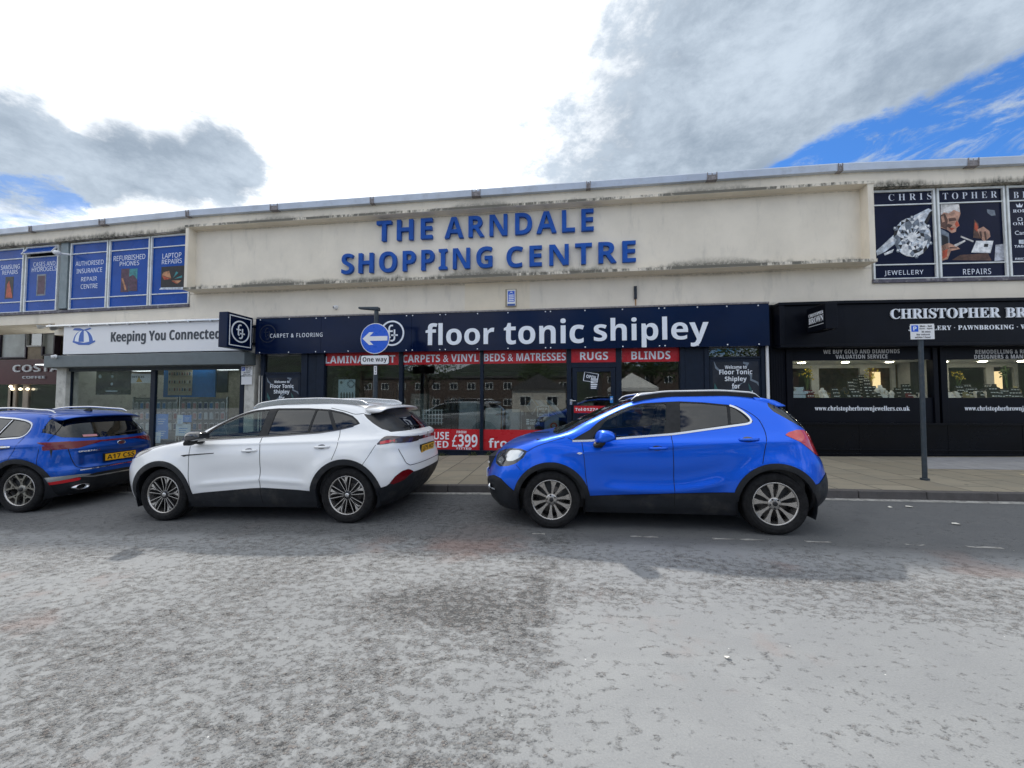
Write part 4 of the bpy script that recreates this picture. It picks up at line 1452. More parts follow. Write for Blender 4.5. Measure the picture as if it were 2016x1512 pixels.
for e_ in ((1058, 1080, 799, 800), (1058, 1080, 819, 820), (1058, 1059, 800, 819), (1079, 1080, 800, 819)):
    prect(q, *e_, -.125, -.122, 1)
tag(q.build('notice', [M['poster_dark'], M['letter_white']]), 'black notice reading BACK IN 15 MINUTES in the navy shop window', 'notice')
q = MB()
prect(q, 1027, 1071, 818, 846, -.20, -.18, 0)
ptext(q, 'MADE IN', 1044, 1062, 825, 829.5, -.18, .002, 1, 'sans')
ptext(q, 'BRITAIN', 1044, 1062, 831, 836, -.18, .002, 1, 'sans')
for k in range(3):
    prect(q, 1036, 1042, 825 + 4 * k, 827.6 + 4 * k, -.18, -.177, 1)
ptext(q, 'RO', 1039, 1045, 840, 845, -.18, .002, 1, 'sans')
tag(q.build('display_board', [M['black'], M['letter_white']]), 'black board reading MADE IN BRITAIN under the waiting notice', 'display board')
q = MB()
prect(q, 1072, 1100, 819, 846, -.22, -.20, 0)
ppoly(q, [(1090 + 7 * math.cos(t_ * .52), 838 + 6 * math.sin(t_ * .52)) for t_ in range(12)], -.20, -.196, 1)
ppoly(q, [(1090 + 4 * math.cos(t_ * .52), 838 + 3.6 * math.sin(t_ * .52)) for t_ in range(12)], -.196, -.192, 0)
tag(q.build('display_board', [M['tile'][0], M['pic'][1]]), 'grey board with a dark ring beside the made in Britain board', 'display board')
q = MB()
ppoly(q, [(1047, 785), (1058, 800), (1048, 817), (1036, 800)], -.42, -.40, 0)
ppoly(q, [(1038, 800), (1047, 788), (1056, 799), (1049, 812), (1045, 812)], -.40, -.395, 1)
tag(q.build('vinyl_sample', [M['tile'][1], M['tile'][2]]), 'diamond tilted vinyl sample above the black boards', 'vinyl sample')
for k in range(7):
    q = MB()
    x_ = 1052 + 5.6 * k
    P0, P1 = pf(x_, 788, -.7), pf(x_ + 26 - k, 822, -.55)
    a0, z0 = P0
    a1, z1 = P1
    q.hexa([FWp(a0 - .22, -.7, z0 - .02), FWp(a0, -.7, z0), FWp(a0, -.72, z0), FWp(a0 - .22, -.72, z0 - .02), FWp(a1 - .1, -.58, z1), FWp(a1 + .12, -.58, z1), FWp(a1 + .12, -.6, z1), FWp(a1 - .1, -.6, z1)])
    tag(q.build('floor_plank', M['tile'][(3, 0, 1, 2)[k % 4]]), 'sample floor plank fanned out behind the tilted vinyl sample', 'floor plank', 'fanned floor planks')
q = MB()
for k in range(7):
    prect(q, 832 + 6 * k, 834 + 6 * k, 806, 836, -.5, -.48)
for k in range(4):
    prect(q, 830, 872, 807 + 8 * k, 808.5 + 8 * k, -.505, -.475)
tag(q.build('wire_rack', M['white']), 'white wire grid rack behind the white car tailgate', 'rack')

# ---- right: jeweller
jw = thing('jewellery_shopfront', 'black jewellery shopfront with white serif lettering and two lit display windows', 'shopfront', FWp(A_(1780), 0, PV(A_(1780))))
OJ = .30
zj0, zj1 = zt(1760, 676, OJ), zt(1760, 597, OJ)
b = MB()
b.fbox(A_(1546, OJ), AR, 0, OJ, zj0, zj1, 0)
b.fbox(A_(1535, OJ), AR, 0, OJ + .06, zj1, zj1 + .07, 0)
b.fbox(A_(1537, OJ), AR, 0, OJ + .05, zj0 - .07, zj0, 0)
b.fbox(A_(1536, OJ), A_(1546, OJ), 0, OJ + .05, zj0, zj1, 0)
b.build('fascia', M['jet'], jw, bevel=.008)
b = MB()
b.fbox(A_(1517), A_(1549), -.15, .01, PV(6), zj1 + .1)
for k in range(6):
    a = A_(1519 + 5 * k, .02)
    b.fbox(a, a + .03, .01, .018, PV(6), zj0 - .1)
b.build('pilaster', M['jet'], jw)
b = MB()
ptext(b, 'CHRISTOPHER', 1752, 1967, 607, 627, OJ, .03, 0, 'serif')
b.build('main_lettering', M['letter_white'], jw)
b = MB()
ptext(b, 'BROWN', 1978, 2092, 605, 625, OJ, .03, 0, 'serif')
b.build('main_lettering', M['letter_white'], jw)
b = MB()
ptext(b, 'JEWELLERY · PAWNBROKING · WATCHES', 1788, 2080, 640, 650, OJ, .008, 0, 'serif', 1.1)
b.build('small_lettering', M['letter_white'], jw)
b = MB()
zw1, zw0 = zt(1698, 709, .02), zt(1698, 783, .02)
zup = zt(1698, 828, .04)
b.fbox(A_(1549), AR, -.12, .0, PV(8) - .1, zup - .10)
b.fbox(A_(1556), AR, -.12, .09, zup - .10, zup - .05)
zr = zt(1760, 886, .02)
b.fbox(A_(1556), AR, .0, .03, zr - .012, zr + .012)
b.fbox(A_(1556), AR, .0, .05, PV(8) - .1, PV(8) + .06)
for x_ in (1688, 1862, 2008):
    b.fbox(A_(x_), A_(x_) + .02, .0, .006, PV(8) + .06, zup - .11)
b.build('stall_riser', M['jet_gloss'], jw, bevel=.006)
for (x0, x1, l1, l2, lx, url) in ((1560, 1836, 'WE BUY GOLD AND DIAMONDS', 'VALUATION SERVICE', ((1621, 1771), (1645, 1747)), (1604, 1791)),
                                  (1863, 2110, 'REMODELLING & RESTORATION', 'DESIGNERS & MANUFACTURERS', ((1920, 2080), (1918, 2083)), (1899, 2085))):
    a0, a1 = A_(x0, .02), A_(x1, .02)
    xm = min(1940, (x0 + x1) / 2)
    b = MB()
    b.fbox(a0 - .14, a0, -.12, .06, zup - .05, zj0 - .07)
    b.fbox(a1, a1 + .10, -.12, .06, zup - .05, zj0 - .07)
    b.fbox(a0, a1, -.02, .02, zup - .05, zw0, 0)
    b.fbox(a0, a1, -.02, .02, zw1, zj0 - .07, 0)
    b.build('window_surround', M['jet'], jw, bevel=.006)
    b = MB()
    m_ = mat('grey_gilt_letter', (.60, .60, .60), .5)
    ptext(b, l1, lx[0][0], lx[0][1], 688, 696, .021, .003, 0, 'sans', 1.1)
    ptext(b, l2, lx[1][0], lx[1][1], 698, 706, .021, .003, 0, 'sans', 1.1)
    b.build('service_lettering', m_, jw)
    b = MB()
    ptext(b, 'www.christopherbrownjewellers.co.uk', url[0], url[1], 799, 811, .021, .003, 0, 'serif')
    b.build('web_lettering', M['letter_white'], jw)
    b = MB()
    b.fbox(a0, a1, -.03, -.02, zw0, zw1)
    b.build('window_pane', M['glass_clear'], jw)
    b = MB()
    b.fbox(a0 - .1, a1 + .1, -1.1, -.03, zw0 - .06, zw0 - .004)
    b.build('display_bed', M['white'], jw)
    b = MB()
    b.fbox(a0 - .1, a1 + .1, -1.3, -.03, zw1 + .002, zw1 + .06)
    b.build('window_ceiling', M['room_light'], jw)
    for k in range(3):
        b = MB()
        ax = a0 + (a1 - a0) * (k + .5) / 3
        b.lathe([(0, 0), (.07, 0), (.08, .01)], lambda u, v, h: FWp(ax + u, -.5 + v, zw1 - .012 + h), 14)
        b.build('spot_lamp', M['light_warm'], jw)
    # back partition with dark openings
    b = MB()
    segs = [(0, .07), (.36, .42), (.735, .80), (.97, 1.0)]
    for s0, s1 in segs:
        b.fbox(a0 - .1 + (a1 - a0 + .2) * s0, a0 - .1 + (a1 - a0 + .2) * s1, -1.16, -1.1, zw0, zw1, 0)
    b.fbox(a0 - .1, a1 + .1, -1.155, -1.105, zw1 - .10, zw1, 0)
    b.build('back_partition', M['room_light'], jw)
    b = MB()
    b.fbox(a0 - .1, a0 - .06, -1.1, -.03, zw0, zw1)
    b.build('window_cheek', M['room_light'], jw)
b = MB()
b.fbox(A_(1838), A_(1862), -.6, -.5, PV(9), zj0)
b.build('recess_panel', M['black'], jw)
b = MB()
b.fbox(A_(2110, .02) + .105, AR, -.12, .03, zup - .045, zj0 - .075)
b.build('plain_panel', M['jet'], jw)
b = MB()
b.fbox(A_(1600, -3.6), A_(1800, -3.6), -3.7, -3.6, 1.2, 2.72)
b.build('wall_cabinet', mat('wood_cabinet', (.20, .10, .045), .5, var=.3), jw)
b = MB()
for x_ in (1720, 1830, 1960):
    b.fbox(A_(x_, -3.5), A_(x_ + 14, -3.5), -3.55, -3.5, 1.8, 2.4)
b.build('cabinet_light', M['light_glow'], jw)

rk = random.Random(23)
M['velvet'] = [mat('velvet_' + n_, c_, .9) for n_, c_ in (('black', (.012, .012, .014)), ('burgundy', (.10, .008, .015)), ('white', (.72, .70, .66)), ('olive', (.24, .21, .11)))]
M['ticket'] = mat('ticket_white', (.8, .8, .78), .5)
M['gold'] = mat('gold_jewel', (.65, .42, .12), .2, metal=1.0)


def ring_block(x, o, w_, h_, vm, lbl):
    a, z = pf(x, 780, o)[0], zw0 - .003
    q_ = MB()
    d_ = .12
    q_.hexa([FWp(a - w_ / 2, o, z), FWp(a + w_ / 2, o, z), FWp(a + w_ / 2, o - d_, z), FWp(a - w_ / 2, o - d_, z),
             FWp(a - w_ / 2, o - d_ * .75, z + h_), FWp(a + w_ / 2, o - d_ * .75, z + h_), FWp(a + w_ / 2, o - d_, z + h_), FWp(a - w_ / 2, o - d_, z + h_)], 0)
    n = max(1, int(h_ / .075))
    for k in range(n):
        f = (k + .5) / n
        oo = o - d_ * .75 * f + .004
        for j in range(3):
            aa = a - w_ / 2 + w_ * (j + .5) / 3
            q_.fbox(aa - w_ * .10, aa + w_ * .10, oo - .005, oo + .005, z + h_ * f - .010, z + h_ * f + .008, 1)
    return tag(q_.build('ring_stand', [vm, M['ticket']]), lbl[0], 'ring stand', lbl[1])


def bust(x, o, s_, vm, lbl, grp):
    a, z = pf(x, 780, o)[0], zw0 - .003
    q_ = MB()
    prof = [(.075, 0), (.085, .02), (.07, .05), (.10, .11), (.11, .15), (.085, .19), (.045, .21), (.038, .26), (.0, .265)]
    q_.lathe([(r_ * s_, h * s_) for r_, h in prof], lambda u, v, h: FWp(a + u, o + v * .5, z + h), 14, 0)
    q_.tube([FWp(a + .05 * s_ * math.sin(t_), o + .05 * s_ + .01, z + s_ * (.13 - .055 * math.cos(t_) + .02)) for t_ in [-1.9 + .38 * k for k in range(11)]], .004 * s_, 5, 1)
    return tag(q_.build('necklace_bust', [vm, M['gold']]), lbl, 'jewellery bust', grp)


def gift_box(x, y, o, w_, h_, vm, lbl, grp):
    a, z = pf(x, y, o)
    z = max(z, zw0 - .003)
    q_ = MB()
    q_.fbox(a - w_ / 2, a + w_ / 2, o - w_ * .6, o, z, z + h_ * .6, 0)
    q_.fbox(a - w_ / 2 - .005, a + w_ / 2 + .005, o - w_ * .6 - .004, o + .004, z + h_ * .6, z + h_, 0)
    return tag(q_.build('gift_box', vm, bevel=.003), lbl, 'gift box', grp)


for i, (x, y) in enumerate(((1566, 783), (1575, 783), (1584, 783), (1591, 783), (1567, 776), (1577, 776), (1586, 776), (1572, 769))):
    gift_box(x, y, -.3, .12, .075, M['pale_card'], 'pale gift box in the pile at the left end of the jewellery window', 'pale gift boxes piled in the window')
q = MB()
prect(q, 1564, 1583, 762, 771, -.42, -.41, 0)
prect(q, 1566, 1581, 763, 770, -.41, -.408, 1)
tag(q.build('photo_frame', [M['alu'], M['pale_card']]), 'silver framed card above the pale gift boxes', 'frame')
nmv = ('black', 'burgundy', 'white', 'olive')
lay = [(1597, .16, .20, 1), (1604, .10, .16, 1), (1640, .16, .13, 3), (1648, .14, .25, 0), (1660, .12, .16, 0), (1655, .2, .12, 0), (1680, .13, .44, 0), (1690, .13, .52, 0), (1702, .14, .60, 0),
       (1712, .14, .48, 0), (1688, .2, .2, 0), (1700, .22, .24, 0), (1718, .30, .30, 0), (1728, .18, .16, 0), (1765, .2, .2, 0), (1775, .16, .26, 0), (1790, .18, .34, 0), (1800, .2, .46, 0), (1808, .2, .3, 0), (1815, .16, .16, 0), (1823, .14, .12, 2)]
for i, (x, w_, h_, v_) in enumerate(lay):
    o_ = -.25 - .45 * ((i * 37) % 10) / 10 - (.25 if h_ > .35 else 0)
    g_ = '%s ticketed ring stands in the %s jewellery window' % (nmv[v_], 'left')
    lb = {0: 'ticketed ring stand in black velvet on the bed of the left jewellery window', 1: 'ticketed ring stand in burgundy velvet beside the pale gift boxes',
          2: 'low ticketed stand in white velvet near the right edge of the left jewellery window', 3: 'low ticketed stand in olive velvet left of the jewellery towers'}[v_]
    ring_block(x, o_, w_, h_, M['velvet'][v_], (lb, g_))
for x, s_, v_, lb in ((1619, .95, 2, 'white necklace bust left of the black ring stands'), (1733, 1.2, 2, 'tallest white necklace bust right of the black towers'), (1741, .9, 2, 'smaller white necklace bust next to the tallest bust'), (1755, .7, 2, 'smallest white necklace bust in the left jewellery window'),
                      (1645, .8, 3, 'olive necklace bust among the black ring stands'), (1663, 1.0, 0, 'black necklace bust before the pale partition post')):
    bust(x, -.4, s_, M['velvet'][v_], lb, 'necklace busts')
lay2 = [(1872, .14, .10, 2), (1878, .12, .14, 2), (1886, .12, .10, 2), (1896, .16, .30, 0), (1904, .18, .22, 0), (1912, .16, .34, 0), (1922, .2, .26, 0), (1932, .16, .2, 0), (1945, .2, .22, 0), (1952, .16, .34, 0), (1962, .18, .26, 0), (1972, .2, .16, 0), (1984, .2, .22, 0), (1996, .2, .16, 0), (2006, .2, .24, 0)]
for i, (x, w_, h_, v_) in enumerate(lay2):
    lb = {0: 'ticketed ring stand in black velvet on the bed of the right jewellery window', 2: 'low ticketed white stand at the left end of the right jewellery window'}[v_]
    ring_block(x, -.25 - .4 * ((i * 31) % 10) / 10, w_, h_, M['velvet'][v_], (lb, '%s ticketed stands in the right jewellery window' % nmv[v_]))
for x, s_, v_, lb in ((1902, 1.0, 3, 'olive necklace bust in the right jewellery window'), (1958, 1.3, 0, 'tall black necklace bust in the right jewellery window'), (2000, 1.1, 3, 'olive necklace bust at the right picture edge')):
    bust(x, -.55, s_, M['velvet'][v_], lb, 'necklace busts')
for wn_, xs0, xs1, nn in (('left', 1600, 1832, 30), ('right', 1868, 2012, 22)):
    for i in range(nn):
        x_ = xs0 + (xs1 - xs0) * (i + rk.uniform(.1, .9)) / nn
        v_ = rk.choice((0, 0, 2, 2, 3, 1) if wn_ == 'left' else (0, 0, 2, 3))
        ring_block(x_, -.12 - .7 * rk.random(), rk.uniform(.07, .12), rk.uniform(.06, .17), M['velvet'][v_],
                   ('little %s velvet pad in the front clutter of the %s jewellery window' % (nmv[v_], wn_), 'little %s pads in the %s jewellery window' % (nmv[v_], wn_)))
M['leaf_y'] = mat('yellow_petal', (.55, .42, .03), .6, var=.2)
M['leaf_g'] = mat('green_leaf', (.07, .12, .03), .6, var=.3)


def spray(x, y0, y1, o, m1, label, n=46, wide=.16, name='flower_spray'):
    """stems in a vase with many small petals or leaves"""
    a, zt_ = pf(x, y0, o)
    zb_ = zw0 - .003
    hgt = zt_ - zb_
    r_ = thing(name, label, 'flowers', FWp(a, o, zb_))
    q_ = MB()
    q_.lathe([(.03, 0), (.05, .02), (.045, .1), (.03, .16), (.034, .19)], lambda u, v, h: FWp(a + u, o + v, zb_ + h), 12, 0)
    q_.build('vase', M['jet_gloss'], r_)
    q_ = MB()
    l_ = MB()
    for k in range(7):
        ex, ez = rk.uniform(-wide, wide), rk.uniform(.65, 1.0)
        pts = [FWp(a, o, zb_ + .15), FWp(a + ex * .4, o, zb_ + .15 + (hgt - .15) * ez * .6), FWp(a + ex, o + rk.uniform(-.06, .06), zb_ + hgt * ez)]
        q_.tube(pts, .004, 5, 0)
        for j in range(n // 7):
            t_ = rk.uniform(.45, 1.05)
            c_ = Vector(pts[1]).lerp(Vector(pts[2]), t_) + Vector((rk.uniform(-.05, .05), rk.uniform(-.04, .04), rk.uniform(-.05, .05)))
            u_ = Vector((rk.uniform(-1, 1), rk.uniform(-1, 1), rk.uniform(-1, 1))).normalized() * .035
            v_ = u_.cross(Vector((rk.uniform(-1, 1), rk.uniform(-1, 1), rk.uniform(-1, 1)))).normalized() * .018
            l_.add([c_ - u_, c_ + v_, c_ + u_, c_ - v_], [(0, 1, 2, 3)])
    q_.build('stems', M['leaf_g'], r_)
    l_.build('petals', m1, r_)


spray(1588, 724, 0, -.75, M['leaf_y'], 'yellow flower spray at the left of the left jewellery window')
spray(1714, 722, 0, -.8, M['leaf_y'], 'yellow flower spray above the black ring towers')
spray(1885, 722, 0, -.75, M['leaf_y'], 'yellow green spray at the left of the right jewellery window')
spray(1982, 718, 0, -.7, M['leaf_g'], 'green leaf spray deep in the right jewellery window')

# ---- things fixed to the front
# projecting roundel sign
o_sg = 1.0
pj = thing('projecting_sign', 'square navy projecting sign with a white ring emblem on the cream pillar', 'sign', FWp(aP0 + .25, .5, 2.9))
ax = A_(476, .55, 655)
zc0, zc1 = zt(462, 688, .6), zt(462, 622, .6)
b = MB()
yo0, yo1 = .28, 1.12
b.box(ax - .16, ax + .10, Yf(ax) - yo1, Yf(ax) - yo0, zc0, zc1, 0)
b.build('sign_box', M['navy'], pj, bevel=.012)
fnp = lambda u, v, d: (ax + .10 + d, Yf(ax) - (yo0 + yo1) / 2 + u, (zc0 + zc1) / 2 + v)
b = MB()
hw, hh = (yo1 - yo0) / 2 - .06, (zc1 - zc0) / 2 - .06
for q_ in ((-hw, hw, -hh, -hh + .025), (-hw, hw, hh - .025, hh), (-hw, -hw + .025, -hh + .025, hh - .025), (hw - .025, hw, -hh + .025, hh - .025)):
    b.prism([(q_[0], q_[2]), (q_[1], q_[2]), (q_[1], q_[3]), (q_[0], q_[3])], fnp, .0005, .004)
roundel(b, fnp, 0, 0, .30, 0, .0005, .006)
b.build('emblem', M['letter_white'], pj)
b = MB()
b.box(ax - .05, ax, Yf(ax) - yo0 - .005, Yf(ax) - .05, zc1 - .25, zc1 - .19)
b.box(ax - .05, ax, Yf(ax) - yo0 - .005, Yf(ax) - .05, zc0 + .19, zc0 + .25)
b.box(ax - .09, ax + .04, Yf(ax) - .05, Yf(ax) - .03, zc0 + .15, zc1 - .15)
b.build('bracket', M['black'], pj)
# jeweller's projecting sign
pj = thing('projecting_sign', 'small black projecting sign with white serif name on the jewellery fascia', 'sign', FWp(A_(1600, .7), .7, 3.0))
ax = A_(1609, .75, 625)
zc0, zc1 = zt(1600, 652, .75), zt(1600, 603, .75)
b = MB()
b.box(ax - .02, ax + .22, Yf(ax) - 1.05, Yf(ax) - .42, zc0, zc1, 0)
b.build('sign_box', M['jet'], pj, bevel=.008)
b = MB()
fnp = lambda u, v, d: (ax - .02 - d, Yf(ax) - .735 - u, (zc0 + zc1) / 2 + v)
put_text(b, 'CHRISTOPHER', fnp, -.25, .25, .07, .14, .0005, .004, 0, 'serif')
put_text(b, 'BROWN', fnp, -.25, .25, -.09, .05, .0005, .004, 0, 'serif')
b.prism([(-.25, -.15), (.25, -.15), (.25, -.14), (-.25, -.14)], fnp, .0005, .003)
b.build('lettering', M['letter_white'], pj)
b = MB()
b.box(ax + .06, ax + .12, Yf(ax) - .42, Yf(ax) - .29, zc0 + .1, zc0 + .14)
b.box(ax + .06, ax + .12, Yf(ax) - .42, Yf(ax) - .29, zc1 - .14, zc1 - .1)
b.build('bracket', M['black'], pj)
# alarm box
al = thing('alarm_box', 'blue and white alarm box on the cream wall above the navy sign', 'alarm', FWp(A_(1006, 0, 585), 0, zt(1006, 602, .05)))
b = MB()
prect(b, 995, 1017, 569, 604, .001, .02)
b.build('back_plate', mat('faded_plate', (.42, .36, .26), .8, var=.15), al)
b = MB()
prect(b, 998, 1015, 570, 602, .02, .09)
b.build('case', M['white'], al, bevel=.015)
b = MB()
prect(b, 1000, 1013, 573, 594, .091, .094, 0)
ppoly(b, [(1002, 578), (1006.5, 574), (1011, 578), (1006.5, 576)], .094, .096, 1)
for k in range(4):
    prect(b, 1001.5, 1011.5, 580 + 3.6 * k, 582 + 3.6 * k, .094, .096, 1)
b.build('label_panel', [M['blue_sign'], M['letter_white']], al)
b = MB()
prect(b, 999, 1014, 598, 602, .091, .095)
b.build('strobe', mat('blue_lens', (.05, .10, .30), .15), al)
# dead bracket with rust streaked cable
b = MB()
prect(b, 1248.6, 1254, 563, 588, .001, .06, 0)
a_, z_ = pf(1251.5, 588, .02)
b.tube([FWp(a_, .02, z_), FWp(a_, .015, ZFAST + .02)], .012, 6, 1)
tag(b.build('cable_bracket', [M['black'], mat('rusty_cable', (.36, .17, .05), .8, var=.2)]), 'upright black bracket with a rusty cable stub above the navy sign', 'bracket')
# cameras
def ball_camera(x, y, o, label):
    a, z = pf(x, y, o + .06)
    r_ = thing('security_camera', label, 'camera', FWp(a, o, z))
    q_ = MB()
    q_.lathe([(0, 0), (.065, 0), (.065, .025), (.05, .04), (0, .04)], lambda u, v, h: FWp(a + u, o + h, z + v), 16, 0)
    q_.ball(FWp(a, o + .07, z - .01), .055, 0)
    q_.build('housing', M['white'], r_)
    q_ = MB()
    q_.ball(FWp(a - .012, o + .112, z - .012), .022, 0, 10, 6)
    q_.build('lens', M['black'], r_)


ball_camera(659.5, 604.5, 0, 'small white ball camera on the cream wall left of the lamp head')
ball_camera(105, 702, .42, 'white ball camera on the end of the grey shutter box')
# flood light and lamp under the soffit at the far left
for x_, y_, lb, m_ in ((112, 646, 'grey flood lamp at the left end of the white sign board', 'galv'), (87, 643, 'small white lamp under the soffit left of the flood lamp', 'white')):
    a, z = pf(x_, y_, .1)
    r_ = thing('flood_lamp', lb, 'lamp', FWp(a, .1, z))
    q_ = MB()
    q_.lathe([(.02, -.16), (.05, -.14), (.12, .0), (.13, .02), (.0, .02)], lambda u, v, h: FWp(a + u + h * .6, .15 + v, z + h * .5), 14)
    q_.build('head', M[m_], r_)
    q_ = MB()
    q_.tube([FWp(a, .1, z), FWp(a, -.1, z + .12)], .018, 8)
    q_.build('arm', M[m_], r_)
# white lever lamp on the open vent
a, z = pf(110, 497, .25)
q = MB()
q.ball(FWp(a, .22, z), .10, 0, 12, 8, (1.0, 1.0, .8))
q.tube([FWp(a, .2, z), FWp(a + .15, -.02, z + .02)], .03, 8)
tag(q.build('window_actuator', M['white']), 'white round fitting beside the open blue top vent', 'window fitting')
# conduit cable down from the projecting sign
q = MB()
a0 = A_(485, .06, 700)
q.tube([FWp(a0 + .05, .06, 2.95), FWp(a0 + .03, .07, 2.8), FWp(a0 + .06, .06, 2.65), FWp(a0 + .02, .06, 2.4), FWp(a0 + .06, .06, 2.25)], .008, 6)
tag(q.build('cable', M['pole']), 'thin dark cable looping down the cream pillar', 'cable')


# ------------------------------------------------------------------ street furniture
def parking_plate(par, fn, w_, h_, d):
    """white plate with a blue P square and four lines of small black text"""
    q_ = MB()
    R4 = lambda x0, x1, y0, y1: [(x0, y0), (x1, y0), (x1, y1), (x0, y1)]
    q_.prism(R4(-w_ / 2, w_ / 2, -h_ / 2, h_ / 2), fn, 0, .004, 0)
    q_.prism(R4(-w_ * .46, -w_ * .17, h_ * .0, h_ * .42), fn, .004, .006, 1)
    put_text(q_, 'P', fn, -w_ * .385, -w_ * .245, h_ * .08, h_ * .34, .006, .008, 2, 'sans')
    for s_, x0, x1, y0, y1 in (('Mon - Sat', -.10, .40, .29, .42), ('8am - 6pm', -.12, .42, .12, .24), ('30 mins', -.04, .34, -.07, .05),
                               ('No return', -.25, .30, -.25, -.13), ('within 1 hour', -.32, .34, -.43, -.31)):
        put_text(q_, s_, fn, w_ * x0, w_ * x1, h_ * y0, h_ * y1, .004, .006, 3, 'sans')
    return q_.build('plate', [M['white_sign'], M['blue_sign'], M['letter_white'], M['black_ink']], par)


# wall plate on the pillar
wp = thing('parking_sign', 'parking plate with a blank white plate under it fixed to the cream pillar', 'sign', FWp(A_(485, .08, 738), .08, 2.0))
a, z = pf(485.5, 730, .09)
parking_plate(wp, lambda u, v, d: FWp(a + u, .08 + d, z + v), .36, .27, 0)
q = MB()
prect(q, 475, 496, 741, 757, .08, .085)
q.build('blank_plate', M['white_sign'], wp)
q = MB()
q.fbox(a - .02, a + .02, .04, .08, z - .35, z + .1)
q.build('bracket', M['galv'], wp)

# right hand post on the pavement
d_ = px_ray(1821, 948)
t_ = (CAM_H - .14) / -d_.z
bx_, by_ = d_.x * t_, d_.y * t_
zb0 = gz(bx_) + .115
pt = thing('parking_sign_post', 'slim grey post with a parking plate on the right pavement', 'sign', (bx_, by_, zb0))
d2 = px_ray(1812, 655)
ztop = CAM_H + d2.z * by_ / d2.y
xt_ = d2.x * by_ / d2.y
q = MB()
q.tube([(bx_, by_, zb0), (bx_ + (xt_ - bx_) * .33, by_, zb0 + (ztop - zb0) * .33), (xt_, by_, ztop + .15)], [.034, .034, .034], 16)
q.tube([(bx_ + (xt_ - bx_) * .0, by_, zb0), (bx_, by_, zb0 + .03)], .06, 14)
q.build('pole', M['pole'], pt)
d3 = px_ray(1815, 653)
xs_, zs_ = d3.x * (by_ - .05) / d3.y, CAM_H + d3.z * (by_ - .05) / d3.y
w_ = (px_ray(1838, 653).x / px_ray(1838, 653).y - px_ray(1791, 653).x / px_ray(1791, 653).y) * (by_ - .05)
h_ = (px_ray(1815, 638).z / px_ray(1815, 638).y - px_ray(1815, 668).z / px_ray(1815, 668).y) * (by_ - .05)
parking_plate(pt, lambda u, v, d: (xs_ + u, by_ - .055 - d, zs_ + v), w_, h_, 0)
q = MB()
for dz_ in (-.05, .06):
    q.box(xs_ - .06, xs_ + .02, by_ - .054, by_ + .046, zs_ + dz_ - .01, zs_ + dz_ + .01)
q.build('clip', M['galv'], pt)

# one way sign post, standing on the pavement behind the white car
py_ = 8.6
fx = lambda x, y, Y: (px_ray(x, y).x * Y / px_ray(x, y).y, CAM_H + px_ray(x, y).z * Y / px_ray(x, y).y)
ox, oz = fx(739, 760, py_)
pz = gz(ox) + .115
ow = thing('sign_post', 'grey post with a blue left arrow disc, a one way plate and a lamp arm', 'sign', (ox, py_, pz))
topz = fx(740, 612, py_)[1]
q = MB()
q.tube([(ox, py_, pz), (ox, py_, pz + 1.0), (ox, py_, topz)], [.057, .057, .05], 16)
q.build('pole', M['pole'], ow)
cx_, cz_ = fx(738.5, 666.5, py_ - .07)
rr_ = fx(767, 666, py_ - .07)[0] - cx_
q = MB()
q.lathe([(0, .0), (rr_, .0), (rr_ + .004, .006), (rr_, .012), (rr_ * .965, .012)], lambda u, v, h: (cx_ + u, py_ - .065 - h, cz_ + v), 56, 0, smooth=False)
q.lathe([(rr_ * .965, .012), (0, .012)], lambda u, v, h: (cx_ + u, py_ - .065 - h, cz_ + v), 56, 1, smooth=False)
fa = lambda u, v, d: (cx_ + u * rr_, py_ - .0775 - d, cz_ + v * rr_)
q.prism([(-.86, 0), (-.40, .42), (-.10, .42), (-.38, .15), (.86, .15), (.86, -.15), (-.38, -.15), (-.10, -.42), (-.40, -.42)], fa, 0, .003, 0)
q.build('arrow_disc', [M['white_sign'], M['blue_sign']], ow)
q = MB()
pa, pzc = fx(738, 708.5, py_ - .07)
pw, phh = (fx(766.5, 708, py_ - .07)[0] - fx(709, 708, py_ - .07)[0]) / 2, (fx(738, 698.5, py_ - .07)[1] - fx(738, 718.5, py_ - .07)[1]) / 2


def rrect(w_, h_, r_):
    return [(sx * (w_ - r_) + r_ * math.cos(a_), sy * (h_ - r_) + r_ * math.sin(a_)) for sx, sy, a0 in ((1, 1, 0), (-1, 1, math.pi / 2), (-1, -1, math.pi), (1, -1, 1.5 * math.pi)) for a_ in (a0, a0 + .52, a0 + 1.05, a0 + math.pi / 2)]


fa = lambda u, v, d: (pa + u, py_ - .065 - d, pzc + v)
q.prism(rrect(pw, phh, .05), fa, 0, .008, 0)
q.prism(rrect(pw - .02, phh - .02, .04), fa, .008, .010, 1)
put_text(q, 'One way', fa, -pw * .83, pw * .83, -phh * .62, phh * .55, .010, .012, 0, 'sans')
q.build('one_way_plate', [M['black_ink'], M['white_sign']], ow)
q = MB()
for zz in (cz_ + .18, cz_ - .18, pzc):
    q.box(ox - .07, ox + .07, py_ - .066, py_ + .06, zz - .015, zz + .015)
q.build('clamp', M['galv'], ow)
q = MB()
nx_, nz_ = fx(739, 729, py_ - .06)
fa = lambda u, v, d: (nx_ + u, py_ - .058 - d, nz_ + v)
hn = (fx(739, 721, py_)[1] - fx(739, 738, py_)[1]) / 2
q.prism([(-.035, -hn), (.035, -hn), (.035, hn), (-.035, hn)], fa, 0, .004, 0)
for k, ch in enumerate('677'):
    put_text(q, ch, fa, -.018, .018, hn * (.38 - .62 * k), hn * (.82 - .62 * k), .004, .006, 1, 'sans')
q.build('number_plate', [M['white_sign'], M['black_ink']], ow)
q = MB()                                                            # lamp arm reaching left
lx, lz = fx(707, 608.5, py_)
